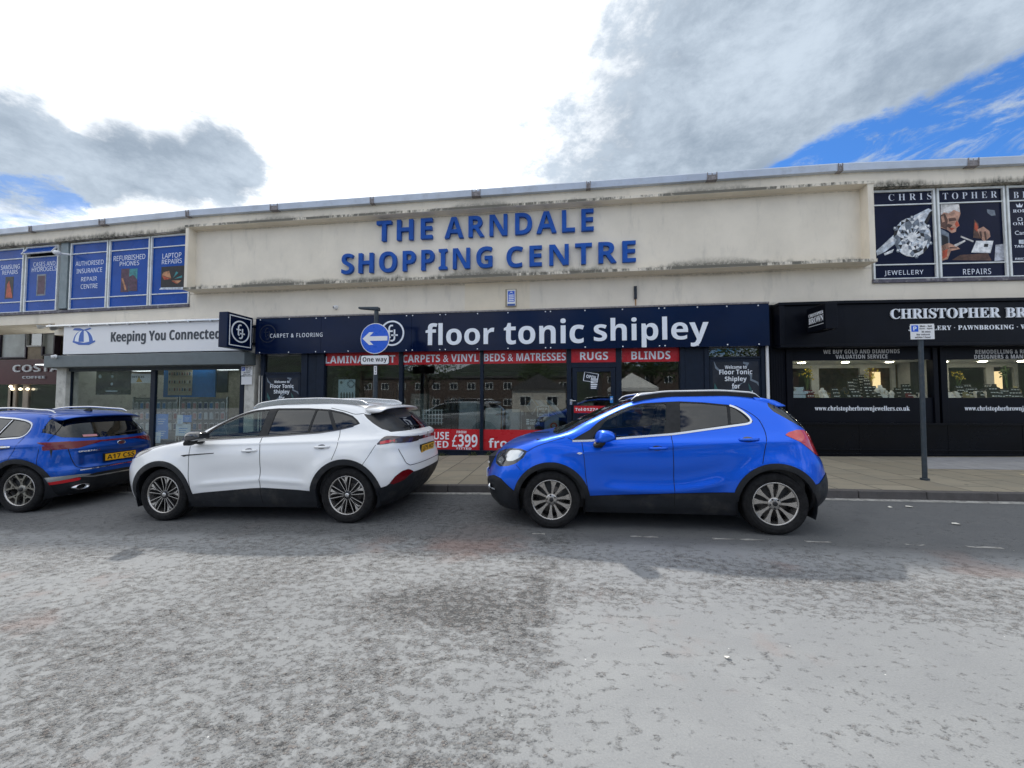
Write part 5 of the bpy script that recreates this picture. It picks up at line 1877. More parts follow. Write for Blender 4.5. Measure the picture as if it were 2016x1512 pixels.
q.hexa([(ox + .07, py_ - .07, topz + .0), (ox + .07, py_ + .07, topz + .0), (lx, py_ + .05, lz - .0), (lx, py_ - .05, lz - .0),
        (ox + .07, py_ - .07, topz + .085), (ox + .07, py_ + .07, topz + .085), (lx, py_ + .05, lz + .045), (lx, py_ - .05, lz + .045)])
q.build('lamp_arm', M['pole'], ow, bevel=.015)

# weeds along the foot of the shopfront
M['weed'] = mat('weed_leaf', (.10, .12, .04), .7, var=.4)
for i, (x_, lb) in enumerate(((872, 'straggly weed at the foot of the navy shopfront near white car'), (931, 'wispy weed at the foot of the navy shopfront mullion'), (965, 'tuft of weed near the blue car headlamp'))):
    a = A_(x_, .06, 893)
    q = MB()
    for k in range(26):
        ang, hh_ = rk.uniform(0, 6.28), rk.uniform(.03, .12)
        sp_ = rk.uniform(.02, .16)
        p0 = Vector(FWp(a + rk.uniform(-.12, .12), .06 + rk.uniform(0, .05), PV(a)))
        p1 = p0 + Vector((math.cos(ang) * sp_, -abs(math.sin(ang)) * sp_ * .6, hh_))
        s_ = Vector((rk.uniform(-1, 1), rk.uniform(-1, 1), 0)).normalized() * .008
        q.add([p0 - s_, p0 + s_, p1 + s_ * .6, p1 - s_ * .3], [(0, 1, 2, 3)])
    tag(q.build('weed', M['weed']), lb, 'weed', 'weeds along the shopfront')

# ------------------------------------------------------------------ coffee shop across the passage
YC = 15.2
fc = lambda x, y: (px_ray(x, y).x * YC / px_ray(x, y).y, CAM_H + px_ray(x, y).z * YC / px_ray(x, y).y)
M['maroon'] = mat('maroon_fascia', (.085, .012, .022), .35, var=.08)
M['stone'] = mat('pale_cladding', (.42, .36, .28), .8, var=.12, dirt=(.25, .2, .16), damt=.4)
xl, xr = fc(-220, 740)[0], fc(150, 740)[0]
cf = thing('coffee_shop', 'maroon fronted coffee shop beyond the passage at the left', 'building', ((xl + xr) / 2, YC, -.5))
z_f0, z_f1, z_w0, z_w1 = fc(50, 757)[1], fc(50, 709)[1], fc(50, 705)[1], fc(50, 648)[1]
q = MB()
q.box(xl, xr, YC + .4, YC + 8, -.6, 8.0, 0)
q.box(xl, xr, YC + .02, YC + .4, z_w1 + .02, 8.0, 0)
q.box(fc(54, 680)[0], fc(84, 680)[0], YC + .02, YC + .4, z_f1, fc(70, 683)[1], 0)
q.build('wall', M['stone'], cf)
q = MB()
q.box(xl, xr, YC - .25, YC + .02, z_f0, z_f1)
q.build('fascia', M['maroon'], cf, bevel=.01)
fcn = lambda u, v, d: (u, YC - .25 - d, v)
q = MB()
put_text(q, 'COSTA', fcn, fc(42, 727)[0], fc(134, 727)[0], fc(70, 733)[1], fc(70, 719)[1], .0, .05, 0, 'sans')
q.build('main_lettering', M['letter_white'], cf)
q = MB()
put_text(q, 'COFFEE', fcn, fc(60, 743)[0], fc(104, 743)[0], fc(70, 746)[1], fc(70, 741)[1], .0, .04, 0, 'sans')
q.build('small_lettering', M['letter_white'], cf)
M['blind'] = mat('window_blind', (.50, .55, .55), .5, var=.12, vscale=2)
for x0, x1, y0, y1 in ((2, 50, 649, 705), (-60, -4, 649, 705), (54, 84, 654, 682), (86, 106, 655, 700)):
    q = MB()
    a0, z1_ = fc(x0, y0)
    a1, z0_ = fc(x1, y1)
    q.box(a0 - .05, a0 + .02, YC - .03, YC + .2, z0_, z1_)
    q.box(a1 - .02, a1 + .05, YC - .03, YC + .2, z0_, z1_)
    q.box(a0 + .02, a1 - .02, YC - .02, YC + .2, z1_ - .06, z1_)
    q.box(a0 + .02, a1 - .02, YC - .02, YC + .2, z0_, z0_ + .06)
    wv = q.build('window', M['frame_white'] if x0 == 54 else M['purple_dark'], cf)
    q = MB()
    q.box(a0 + .02, a1 - .02, YC + .06, YC + .08, z0_ + .06, z1_ - .06)
    q.build('pane', M['blind'] if x0 != 54 else M['glass_door'], wv)
q = MB()
q.box(xl, xr, YC + .0, YC + .05, -.6, z_f0, 0)
q.build('shop_glazing', M['glass_door'], cf)
q = MB()
for x_ in (23, 52, 28, -30):
    a = fc(x_, 790)[0]
    q.box(a - .15, a + .15, YC - .05, YC + .12, -.6, z_f0)
q.build('mullion', M['stone'], cf)
M['pendant'] = mat('lit_pendant', (.8, .7, .5), .5, emit=(1, .85, .6), es=3.0)
for x_, y_ in ((27, 761), (30, 766), (46, 766), (60, 766)):
    q = MB()
    a, z = fc(x_, y_)
    q.ball((a, YC + .0 - .1, z), .06, 0, 10, 6)
    q.build('pendant_lamp', M['pendant'], cf)
# ------------------------------------------------------------------ cars
def paint(name, col, metal=.0, rough=.35, flake=0.0):
    m = mat(name, col, rough, metal=metal, coat=.55 if metal else .9, spec=.3 if metal else .5)
    t = m.node_tree
    b = t.nodes['Principled BSDF']
    co = nd(t, 'TexCoord').outputs['Object']
    # thin road film towards the sills plus faint orange peel
    z = nd(t, 'SeparateXYZ', {0: co}).outputs[2]
    n = noise(t, co, 3.0, 6.0, .65)
    film = mth(t, 'MULTIPLY', sstep(t, mth(t, 'ADD', z, mth(t, 'MULTIPLY', n, .35)), .85, .35), .08)
    t.links.new(mixc(t, film, col, (.20, .19, .17)), b.inputs['Base Color'])
    bp = nd(t, 'Bump', {'Height': noise(t, co, 2.2, 2.0, .4), 'Strength': .03, 'Distance': .02})
    t.links.new(bp.outputs[0], b.inputs['Normal'])
    return m


M['paint_blue'] = paint('bright_blue_paint', (.0003, .108, .74), .60, .32)
M['paint_deep'] = paint('deep_blue_paint', (.0008, .070, .40), .60, .32)
M['paint_white'] = paint('white_car_paint', (.80, .81, .82), .0, .35)
M['clad'] = mat('dark_cladding', (.014, .016, .020), .5, spec=.3, var=.2, vscale=5, bump=.06, bscale=350, dirt=(.10, .09, .08), damt=.25, dscale=4)
M['auto_glass'] = glass('car_glass', (.60, .70, .67), .6)
M['auto_dark'] = glass('privacy_glass', (.05, .056, .06), .9)
M['red_lens'] = mat('red_lens', (.55, .012, .02), .08, coat=1.0, emit=(1, .02, .02), es=0.0)
M['dark_red'] = mat('dark_red_lens', (.13, .004, .008), .12, coat=.4, spec=.3)
M['smoke'] = mat('smoked_lens', (.05, .03, .035), .06, coat=1.0)
M['lamp_clear'] = mat('headlamp_inner', (.50, .53, .56), .12, metal=.7, coat=1.0)
M['lamp_dark'] = mat('headlamp_dark', (.03, .032, .038), .1, coat=1.0)
M['seat'] = mat('seat_fabric', (.045, .045, .05), .85, var=.2)
M['headliner'] = mat('headliner', (.13, .13, .125), .9)
M['plate_y'] = mat('yellow_plate', (.80, .42, .012), .35)
M['plate_w'] = mat('white_plate', (.8, .8, .78), .35)
M['alloy'] = mat('alloy_silver', (.46, .44, .42), .28, metal=.9, var=.08, vscale=20)
M['alloy_bright'] = mat('alloy_machined', (.62, .62, .63), .2, metal=1.0)
M['alloy_black'] = mat('alloy_black', (.015, .015, .017), .25)
M['alloy_grey'] = mat('alloy_grey', (.30, .29, .26), .33, metal=.85)
M['disc'] = mat('brake_disc', (.16, .15, .145), .45, metal=.8)


def pchip(xs_, ys_, x):
    xs_, ys_ = np.array(xs_, float), np.array(ys_, float)
    h = np.diff(xs_)
    d = np.diff(ys_) / h
    m_ = np.zeros_like(ys_)
    for i in range(1, len(xs_) - 1):
        if d[i - 1] * d[i] > 0:
            w1, w2 = 2 * h[i] + h[i - 1], h[i] + 2 * h[i - 1]
            m_[i] = (w1 + w2) / (w1 / d[i - 1] + w2 / d[i])
    m_[0], m_[-1] = d[0], d[-1]
    x = np.clip(x, xs_[0], xs_[-1])
    k = np.clip(np.searchsorted(xs_, x) - 1, 0, len(h) - 1)
    t = (x - xs_[k]) / h[k]
    return ((1 + 2 * t) * (1 - t) ** 2 * ys_[k] + t * (1 - t) ** 2 * h[k] * m_[k] + t * t * (3 - 2 * t) * ys_[k + 1] + t * t * (t - 1) * h[k] * m_[k + 1])


def sm(x, a, b):
    t = np.clip((x - a) / (b - a), 0, 1)
    return t * t * (3 - 2 * t)


def sdpoly(px, pz, poly):
    """signed distance to a closed polygon, negative inside"""
    P = np.array(poly, float)
    d = np.full(px.shape, 1e9)
    ins = np.zeros(px.shape, bool)
    n = len(P)
    for i in range(n):
        a, b = P[i], P[(i + 1) % n]
        e = b - a
        wx, wz = px - a[0], pz - a[1]
        t = np.clip((wx * e[0] + wz * e[1]) / (e @ e + 1e-12), 0, 1)
        d = np.minimum(d, np.hypot(wx - t * e[0], wz - t * e[1]))
        c = ((a[1] <= pz) & (b[1] > pz)) | ((b[1] <= pz) & (a[1] > pz))
        with np.errstate(divide='ignore', invalid='ignore'):
            xi = a[0] + (pz - a[1]) / (b[1] - a[1] + 1e-30) * e[0]
        ins ^= c & (px < xi)
    return np.where(ins, -d, d)


class Shell:
    """half car skin (y >= 0) as a stack of rounded outlines, cut into panels along drawn curves"""

    def __init__(s, sp):
        s.sp = sp
        zz = np.linspace(sp['front'][0][0], sp['front'][-1][0], 1600)
        f = lambda k: pchip([p[0] for p in sp[k]], [p[1] for p in sp[k]], zz)
        xf, xr, w = f('front'), f('rear'), f('width')
        ds = np.sqrt(np.gradient(zz) ** 2 + .35 * np.gradient(xf) ** 2 + .35 * np.gradient(xr) ** 2 + np.gradient(w) ** 2)
        cs = np.concatenate([[0], np.cumsum(ds[1:])])
        s.nz = sp.get('nz', 150)
        s.z = np.interp(np.linspace(0, cs[-1], s.nz), cs, zz)
        K1, K2, K3 = 40, sp.get('nx', 150), 40
        X, Y, Z = [], [], []
        for z in s.z:
            xf, xr, w, a, b, n, nr = s.row(z)
            th = np.linspace(0, math.pi / 2, K1)
            r = (np.abs(np.cos(th)) ** n + np.abs(np.sin(th)) ** n) ** (-1 / n)
            x1, y1 = xf + a - a * r * np.cos(th), w * r * np.sin(th)
            x2 = np.linspace(xf + a, xr - b, K2)[1:-1]
            th = np.linspace(math.pi / 2, 0, K3)
            r = (np.abs(np.cos(th)) ** nr + np.abs(np.sin(th)) ** nr) ** (-1 / nr)
            x3, y3 = xr - b + b * r * np.cos(th), w * r * np.sin(th)
            x = np.concatenate([x1, x2, x3])
            y = np.concatenate([y1, np.full(len(x2), w), y3])
            y[0] = y[-1] = 0
            X.append(x), Y.append(y), Z.append(np.full(len(x), z))
        X.append(X[-1]), Y.append(np.zeros_like(Y[-1])), Z.append(Z[-1])
        X, Y, Z = np.array(X), np.array(Y), np.array(Z)
        Y = Y * s.plan(X)
        wt = sm(Y / (np.array([s.row(z)[2] for z in s.z] + [1.0])[:, None]), .55, .93)
        Y = Y + s.disp(X, Z) * wt * (Y > .2)
        if 'dispr' in sp:
            X = X + sp['dispr'](X, Y, Z)
        ny, nx = X.shape
        s.P = np.stack([X.ravel(), Y.ravel(), Z.ravel()], 1)
        g = s.P.reshape(ny, nx, 3)
        du = np.gradient(g, axis=1)
        dv = np.gradient(g, axis=0)
        nn = -np.cross(du, dv)
        nn /= np.linalg.norm(nn, axis=2, keepdims=True) + 1e-9
        nn[-2:] = (0, 0, 1)
        s.N = nn.reshape(-1, 3)
        s.F, s.T = [], []
        for i in range(ny - 1):
            for j in range(nx - 1):
                s.F.append([i * nx + j, (i + 1) * nx + j, (i + 1) * nx + j + 1, i * nx + j + 1])
        s.T = ['body'] * len(s.F)

    def row(s, z):
        sp = s.sp
        g = lambda k: float(pchip([p[0] for p in sp[k]], [p[1] for p in sp[k]], np.array([z]))[0])
        xf, xr, w = g('front'), g('rear'), g('width')
        h = (xr - xf) / 2
        return xf, xr, w, min(g('af'), h * .995), min(g('ar'), h * .995), g('nf'), g('nr')

    def plan(s, x):
        kf, xa, kr, xb, L = s.sp['plan']
        return 1 - kf * np.clip((xa - x) / xa, 0, 1) ** 2 - kr * np.clip((x - xb) / (L - xb), 0, 1) ** 2

    def disp(s, x, z):
        return s.sp['disp'](x, z) if 'disp' in s.sp else 0 * x

    def sideY(s, x, z):
        """half width of the skin at side-view point(s)"""
        o = []
        for xx, zz in zip(np.atleast_1d(x), np.atleast_1d(z)):
            xf, xr, w, a, b, n, nr = s.row(float(zz))
            y = w
            if xx < xf + a:
                y = w * max(0, 1 - min(1, (xf + a - xx) / a) ** n) ** (1 / n)
            elif xx > xr - b:
                y = w * max(0, 1 - min(1, (xx - xr + b) / b) ** nr) ** (1 / nr)
            y *= float(s.plan(np.array(xx)))
            y += float(s.disp(np.array(xx), np.array(zz))) * float(sm(np.array(y / w), .55, .93))
            o.append(y)
        return np.array(o)

    def rearX(s, y, z):
        xf, xr, w, a, b, n, nr = s.row(float(z))
        ww = w * float(s.plan(np.array(xr - b * .3)))
        x = xr - b + b * max(0, 1 - min(1, abs(y) / ww) ** nr) ** (1 / nr)
        if 'dispr' in s.sp:
            x += float(s.sp['dispr'](np.array(x), np.array(abs(y)), np.array(z)))
        return x

    def cut(s, f, inside, allowed):
        """split faces along f = 0; the negative side takes the tag `inside`"""
        f = np.asarray(f, float).copy()
        f[np.abs(f) < 1e-5] = 1e-5
        P, N = [s.P], [s.N]
        cnt = len(s.P)
        newP, newN, cache = [], [], {}
        nF, nT = [], []
        sg = f < 0

        def mid(a, b):
            nonlocal cnt
            k = (a, b) if a < b else (b, a)
            if k not in cache:
                t = f[a] / (f[a] - f[b])
                newP.append(s.P[a] + (s.P[b] - s.P[a]) * t)
                newN.append(s.N[a] + (s.N[b] - s.N[a]) * t)
                cache[k] = cnt
                cnt += 1
            return cache[k]
        for F, T in zip(s.F, s.T):
            if T not in allowed:
                nF.append(F), nT.append(T)
                continue
            c = sum(1 for i in F if sg[i])
            if c == 0:
                nF.append(F), nT.append(T)
            elif c == len(F):
                nF.append(F), nT.append(inside)
            else:
                A, B = [], []
                n = len(F)
                for q in range(n):
                    a, b = F[q], F[(q + 1) % n]
                    (A if sg[a] else B).append(a)
                    if sg[a] != sg[b]:
                        m_ = mid(a, b)
                        A.append(m_), B.append(m_)
                if len(A) > 2:
                    nF.append(A), nT.append(inside)
                if len(B) > 2:
                    nF.append(B), nT.append(T)
        if newP:
            s.P = np.vstack([s.P, np.array(newP)])
            s.N = np.vstack([s.N, np.array(newN)])
        s.F, s.T = nF, nT

    def side(s, poly, inside, allowed=('body',), ymin=.30, cond=None, nmin=.25):
        f = sdpoly(s.P[:, 0], s.P[:, 2], poly)
        bad = (s.P[:, 1] < ymin) | (s.N[:, 1] < nmin)
        if cond is not None:
            bad |= ~cond(s.P)
        f = np.where(bad, np.abs(f) + .01, f)
        s.cut(f, inside, allowed)

    def field(s, fn, inside, allowed=('body',)):
        s.cut(fn(s.P, s.N), inside, allowed)

    def part(s, tags, side=0, inset=0.0, rim=0.0, rim_mat=None):
        """MB of the faces with these tags; side 0: both halves joined, -1 near (y < 0), +1 far"""
        if isinstance(tags, str):
            tags = (tags,)
        fs = [F for F, T in zip(s.F, s.T) if T in tags]
        mb = MB()
        if not fs:
            return mb
        ids = sorted({i for F in fs for i in F})
        mp = {i: k for k, i in enumerate(ids)}
        P = s.P[ids] - s.N[ids] * inset
        Q = s.P[ids]
        N = s.N[ids]
        F0 = [[mp[i] for i in F] for F in fs]
        edges = {}
        for F in F0:
            for q in range(len(F)):
                a, b = F[q], F[(q + 1) % len(F)]
                k = (a, b) if a < b else (b, a)
                edges[k] = None if k in edges else (a, b)
        bnd = [e for e in edges.values() if e is not None and not (Q[e[0], 1] < 1e-4 and Q[e[1], 1] < 1e-4)]
        for sgn in ((1, -1) if side == 0 else (side,)):
            m_ = np.array([1, sgn, 1.0])
            if sgn > 0:
                mb.add(P * m_, F0, 0, True)
            else:
                mb.add(P * m_, [F[::-1] for F in F0], 0, True)
            if rim:
                V, G = [], []
                for a, b in bnd:
                    k = len(V)
                    V += [Q[a] * m_, Q[b] * m_, (Q[b] - N[b] * rim) * m_, (Q[a] - N[a] * rim) * m_]
                    G.append((k, k + 1, k + 2, k + 3))
                mb.add(V, G, 0 if rim_mat is None else rim_mat, False)
        if side == 0:                                               # weld the centre line
            V = np.array(mb.v)
            key, remap, nv = {}, [], []
            for i, p in enumerate(V):
                k = (round(p[0], 4), 0, round(p[2], 4)) if abs(p[1]) < 1e-4 else None
                if k is None:
                    remap.append(len(nv)), nv.append(tuple(p))
                else:
                    if k not in key:
                        key[k] = len(nv)
                        nv.append((p[0], 0.0, p[2]))
                    remap.append(key[k])
            keep = []
            for F, mi, smf in zip(mb.f, mb.m, mb.sm):
                G = []
                for i in F:
                    j = remap[i]
                    if j not in G:
                        G.append(j)
                if len(G) > 2:
                    keep.append((G, mi, smf))
            mb.v, mb.f, mb.m, mb.sm = nv, [k[0] for k in keep], [k[1] for k in keep], [k[2] for k in keep]
        return mb

    def ribbon(s, mb, pts, w, lift=.0015, mi=0, side=(-1, 1), n=10, thick=0.0):
        """strip lying on the flank along a side-view polyline"""
        pts = np.array(pts, float)
        L = np.concatenate([[0], np.cumsum(np.hypot(*np.diff(pts, axis=0).T))])
        m_ = max(3, int(L[-1] / .035))
        t = np.linspace(0, L[-1], m_)
        x, z = np.interp(t, L, pts[:, 0]), np.interp(t, L, pts[:, 1])
        if len(pts) > 2:
            for _ in range(2):
                x[1:-1] = (x[:-2] + 2 * x[1:-1] + x[2:]) / 4
                z[1:-1] = (z[:-2] + 2 * z[1:-1] + z[2:]) / 4
        dx, dz = np.gradient(x), np.gradient(z)
        l = np.hypot(dx, dz) + 1e-9
        nx, nz = -dz / l * w / 2, dx / l * w / 2
        ya, yb = s.sideY(x + nx, z + nz) + lift, s.sideY(x - nx, z - nz) + lift
        for sd in side:
            V = [(a, sd * b, c) for a, b, c in zip(x + nx, ya, z + nz)] + [(a, sd * b, c) for a, b, c in zip(x - nx, yb, z - nz)]
            F = [(i, i + 1, m_ + i + 1, m_ + i) for i in range(m_ - 1)]
            if thick:
                V += [(p[0], p[1] - sd * thick, p[2]) for p in V]
                F += [(i, i + 1, 2 * m_ + i + 1, 2 * m_ + i) for i in range(m_ - 1)] + [(m_ + i, m_ + i + 1, 3 * m_ + i + 1, 3 * m_ + i) for i in range(m_ - 1)]
            mb.add(V, F, mi, False)
        return mb

    def rear_patch(s, mb, poly, d0, d1, mi=0, sgn=1):
        """small raised patch on the tail, given in (y, z)"""
        fn = lambda u, v, d: (s.rearX(u, v) + d, u, v)
        mb.prism(poly, fn, d0, d1, mi)

    def rear_ribbon(s, mb, pts, w, lift=.002, mi=0, mirror=True):
        pts = np.array(pts, float)
        L = np.concatenate([[0], np.cumsum(np.hypot(*np.diff(pts, axis=0).T))])
        m_ = max(3, int(L[-1] / .03))
        t = np.linspace(0, L[-1], m_)
        y, z = np.interp(t, L, pts[:, 0]), np.interp(t, L, pts[:, 1])
        dy, dz = np.gradient(y), np.gradient(z)
        l = np.hypot(dy, dz) + 1e-9
        ny, nz = -dz / l * w / 2, dy / l * w / 2
        for sd in ((1, -1) if mirror else (1,)):
            V = [(s.rearX(a, b) + lift, sd * a, b) for a, b in zip(y + ny, z + nz)] + [(s.rearX(a, b) + lift, sd * a, b) for a, b in zip(y - ny, z - nz)]
            mb.add(V, [(i, i + 1, m_ + i + 1, m_ + i) for i in range(m_ - 1)], mi)


def cbuild(mb, name, mats, par):
    return mb.build(name, mats, par, local=True)


def make_wheel(par, x, z, y_out, sgn, Rt, Rr, style, wid=.225, rot0=0.0):
    """tyre, rim with spokes, disc; sgn -1 = near side, o runs outwards"""
    yc = sgn * (y_out - wid / 2)
    hw_ = wid / 2
    fn = lambda u, v, h: (x + u, yc + sgn * h, z + v)
    hub = MB()
    hub.lathe([(0, .0), (.155, .0), (.155, -.02), (0, -.02)], fn, 32, 0)
    hub.lathe([(Rr - .02, -hw_ * .8), (Rr - .025, -.01), (.10, -.015), (0, -.02)], fn, 40, 1)
    a_ = rot0 + .8
    hub.hexa([fn(.10 * math.cos(a_ + s_), .10 * math.sin(a_ + s_), h) for s_, h in ((-.5, .0), (.5, .0))] + [fn(.165 * math.cos(a_ + s_), .165 * math.sin(a_ + s_), h) for s_, h in ((.4, .0), (-.4, .0))] +
             [fn(.10 * math.cos(a_ + s_), .10 * math.sin(a_ + s_), h) for s_, h in ((-.5, .03), (.5, .03))] + [fn(.165 * math.cos(a_ + s_), .165 * math.sin(a_ + s_), h) for s_, h in ((.4, .03), (-.4, .03))], 0)
    wh = cbuild(hub, 'wheel', [M['disc'], M['alloy_black']], par)
    ty = MB()
    prof = [(Rr - .004, hw_ * .72), (Rr + .006, hw_ * .86), (Rr + .03, hw_ * .97), (Rr + (Rt - Rr) * .5, hw_ * 1.0), (Rt - .035, hw_ * .97), (Rt - .016, hw_ * .90), (Rt - .006, hw_ * .80), (Rt, hw_ * .62),
            (Rt + .001, hw_ * .45), (Rt - .006, hw_ * .44), (Rt - .006, hw_ * .40), (Rt + .002, hw_ * .39), (Rt + .002, hw_ * .05), (Rt - .006, hw_ * .04), (Rt - .006, -hw_ * .04), (Rt + .002, -hw_ * .05),
            (Rt, -hw_ * .62), (Rt - .02, -hw_ * .95), (Rr + .03, -hw_ * .97), (Rr - .004, -hw_ * .72)]
    # the tread flattens a little where it carries the car
    def ftyre(u, v, h):
        r_ = math.hypot(u, v)
        if v < 0 and r_ > Rt * .8:
            v = max(v, -Rt + .012)
        return fn(u, v, h)
    ty.lathe(prof, ftyre, 72, 0)
    for rr in (Rr + (Rt - Rr) * .35, Rr + (Rt - Rr) * .62):
        ty.lathe([(rr - .0025, hw_ * .98), (rr, hw_ * 1.012), (rr + .0025, hw_ * .99)], fn, 64, 0)
    cbuild(ty, 'tyre', M['rubber'], wh)
    rim = MB()
    rim.lathe([(Rr + .004, hw_ * .70), (Rr + .006, hw_ * .80), (Rr + .002, hw_ * .88), (Rr - .008, hw_ * .87), (Rr - .014, hw_ * .74), (Rr - .02, hw_ * .2), (Rr - .024, -hw_ * .8)], fn, 64, 0)
    pol = lambda r_, a: (r_ * math.cos(a), r_ * math.sin(a))

    def spoke(pts, d0, d1, mi, dish=.0):
        """pts in (radius, angle); face recedes towards the hub by dish"""
        uv = [pol(*p) for p in pts]
        rim.prism(uv, lambda u, v, d: fn(u, v, d - dish * (1 - min(1, math.hypot(u, v) / Rr)) * (1 if d > d0 + 1e-6 else .6)), d0, d1, mi)
    of = hw_ * .78
    if style == 'ten':
        for k in range(10):
            a = rot0 + k * math.pi / 5 + (.10 if k % 2 else -.10) * .35
            spoke([(.045, a - .25), (.12, a - .115), (Rr * .72, a - .125), (Rr - .012, a - .165), (Rr - .012, a + .165), (Rr * .72, a + .115), (.12, a + .105), (.045, a + .25)], of - .035, of, 0, .022)
        rim.lathe([(.072, of - .05), (.07, of - .012), (.055, of - .004), (0, of - .004)], fn, 30, 0)
        rim.lathe([(.026, of - .004), (.026, of + .006), (.022, of + .009), (0, of + .009)], fn, 20, 1)
        for k in range(5):
            a = rot0 + .3 + k * 2 * math.pi / 5
            cx_, cz_ = pol(.052, a)
            rim.lathe([(.011, of - .003), (.011, of - .001), (.0, of - .0005)], lambda u, v, h: fn(cx_ + u, cz_ + v, h), 10, 1)
    elif style == 'blade':
        for k in range(5):
            a = rot0 + k * 2 * math.pi / 5
            # wide blade: black body, machined outer wedge and edge lines
            spoke([(.04, a - .35), (.10, a - .10), (Rr - .012, a - .20), (Rr - .012, a + .20), (.10, a + .10), (.04, a + .35)], of - .04, of - .006, 1, .018)
            spoke([(Rr * .60, a - .02), (Rr - .014, a - .20), (Rr - .014, a - .02)], of - .006, of, 2, .018)
            spoke([(Rr * .55, a + .035), (Rr * .80, a + .02), (Rr - .014, a + .17), (Rr - .014, a + .20), (Rr * .80, a + .115)], of - .006, of, 2, .018)
            spoke([(.05, a - .12), (Rr * .62, a - .035), (Rr * .62, a - .005), (.05, a + .05)], of - .006, of + .001, 2, .018)
            b_ = a + math.pi / 5
            for s_ in (-1, 1):
                p = [(.045, b_ + s_ * .02), (.045, b_ + s_ * .30), (Rr - .012, b_ + s_ * .275), (Rr - .012, b_ + s_ * .215)]
                spoke(p if s_ < 0 else p, of - .035, of - .004, 1, .018)
                spoke([(.05, b_ + s_ * .22), (.05, b_ + s_ * .34), (Rr - .012, b_ + s_ * .285), (Rr - .012, b_ + s_ * .245)], of - .004, of + .001, 2, .018)
        rim.lathe([(.066, of - .05), (.064, of - .02), (.05, of - .010), (0, of - .010)], fn, 30, 1)
        rim.lathe([(.030, of - .010), (.030, of + .0), (.024, of + .004), (0, of + .004)], fn, 20, 2)
    else:
        for k in range(5):
            a = rot0 + k * 2 * math.pi / 5
            spoke([(.05, a - .45), (.10, a - .20), (Rr * .48, a - .14), (Rr * .48, a + .14), (.10, a + .20), (.05, a + .45)], of - .04, of - .004, 3, .02)
            for s_ in (-1, 1):
                spoke([(Rr * .44, a + s_ * .02), (Rr * .44, a + s_ * .17), (Rr * .72, a + s_ * .33), (Rr - .012, a + s_ * .42), (Rr - .012, a + s_ * .27), (Rr * .74, a + s_ * .19)], of - .035, of, 3, .02)
            spoke([(Rr * .62, a - .17), (Rr * .70, a - .13), (Rr * .66, a), (Rr * .70, a + .13), (Rr * .62, a + .17), (Rr * .56, a)], of - .03, of - .003, 3, .02)
            b_ = a + math.pi / 5
            spoke([(Rr * .74, b_ - .31), (Rr - .012, b_ - .27), (Rr - .012, b_ + .27), (Rr * .74, b_ + .31), (Rr * .90, b_)], of - .04, of - .01, 1, .02)
        rim.lathe([(.07, of - .05), (.068, of - .02), (.05, of - .012), (0, of - .012)], fn, 30, 3)
        rim.lathe([(.032, of - .012), (.032, of - .002), (.026, of + .002), (0, of + .002)], fn, 20, 1)
    cbuild(rim, 'rim', [M['alloy'], M['alloy_black'], M['alloy_bright'], M['alloy_grey']], wh)
    return wh


def arch_tub(mb, x, z, Rr, y0, y1, sgn, mi=0):
    """wheel housing: curved roof and inner wall"""
    n = 22
    V, F = [], []
    for k in range(n + 1):
        a = math.pi * (1.12 - 1.24 * k / n)
        for yy in (y0, y1):
            V.append((x + Rr * math.cos(a), sgn * yy, z + Rr * math.sin(a)))
    for k in range(n):
        F.append((2 * k, 2 * k + 1, 2 * k + 3, 2 * k + 2))
    c = len(V)
    V.append((x, sgn * y1, z))
    for k in range(n):
        F.append((2 * k + 1, 2 * k + 3, c))
    mb.add(V, F, mi, True)


def seats(par, xs_f, xs_r, zb_, half):
    for x0, yy, nm in ((xs_f, -half, 'seat'), (xs_f, half, 'seat')):
        q = MB()
        back = [(x0 + .12, zb_ + .05), (x0 + .02, zb_ + .16), (x0 - .42, zb_ + .20), (x0 - .46, zb_ + .08), (x0 - .40, zb_), (x0 + .1, zb_ - .02)]
        q.prism(back, lambda u, v, d: (u, yy + d, v), -.25, .25)
        bk = [(x0, zb_ + .12), (x0 + .13, zb_ + .10), (x0 + .30, zb_ + .66), (x0 + .26, zb_ + .72), (x0 + .18, zb_ + .70)]
        q.prism(bk, lambda u, v, d: (u, yy + d * (1 - .25 * max(0, (v - zb_ - .4))), v), -.25, .25)
        s_ = q.build('seat', M['seat'], par, local=True, bevel=.03)
        h_ = MB()
        h_.prism([(x0 + .20, zb_ + .74), (x0 + .29, zb_ + .74), (x0 + .32, zb_ + .92), (x0 + .28, zb_ + .95), (x0 + .23, zb_ + .92)], lambda u, v, d: (u, yy + d, v), -.13, .13)
        h_.tube([(x0 + .24, yy - .05, zb_ + .65), (x0 + .25, yy - .05, zb_ + .76)], .008, 6)
        h_.tube([(x0 + .24, yy + .05, zb_ + .65), (x0 + .25, yy + .05, zb_ + .76)], .008, 6)
        h_.build('headrest', M['seat'], s_, local=True, bevel=.025)
    q = MB()
    x0 = xs_r
    q.prism([(x0 - .4, zb_ + .06), (x0, zb_ + .02), (x0 + .15, zb_ + .1), (x0 + .34, zb_ + .62), (x0 + .28, zb_ + .68), (x0 + .2, zb_ + .64), (x0 + .02, zb_ + .2), (x0 - .4, zb_ + .2)], lambda u, v, d: (u, d, v), -half - .28, half + .28)
    for yy in (-half, half):
        q.prism([(x0 + .26, zb_ + .68), (x0 + .34, zb_ + .68), (x0 + .36, zb_ + .84), (x0 + .29, zb_ + .84)], lambda u, v, d: (u, yy + d, v), -.12, .12)
    q.build('rear_bench', M['seat'], par, local=True, bevel=.02)


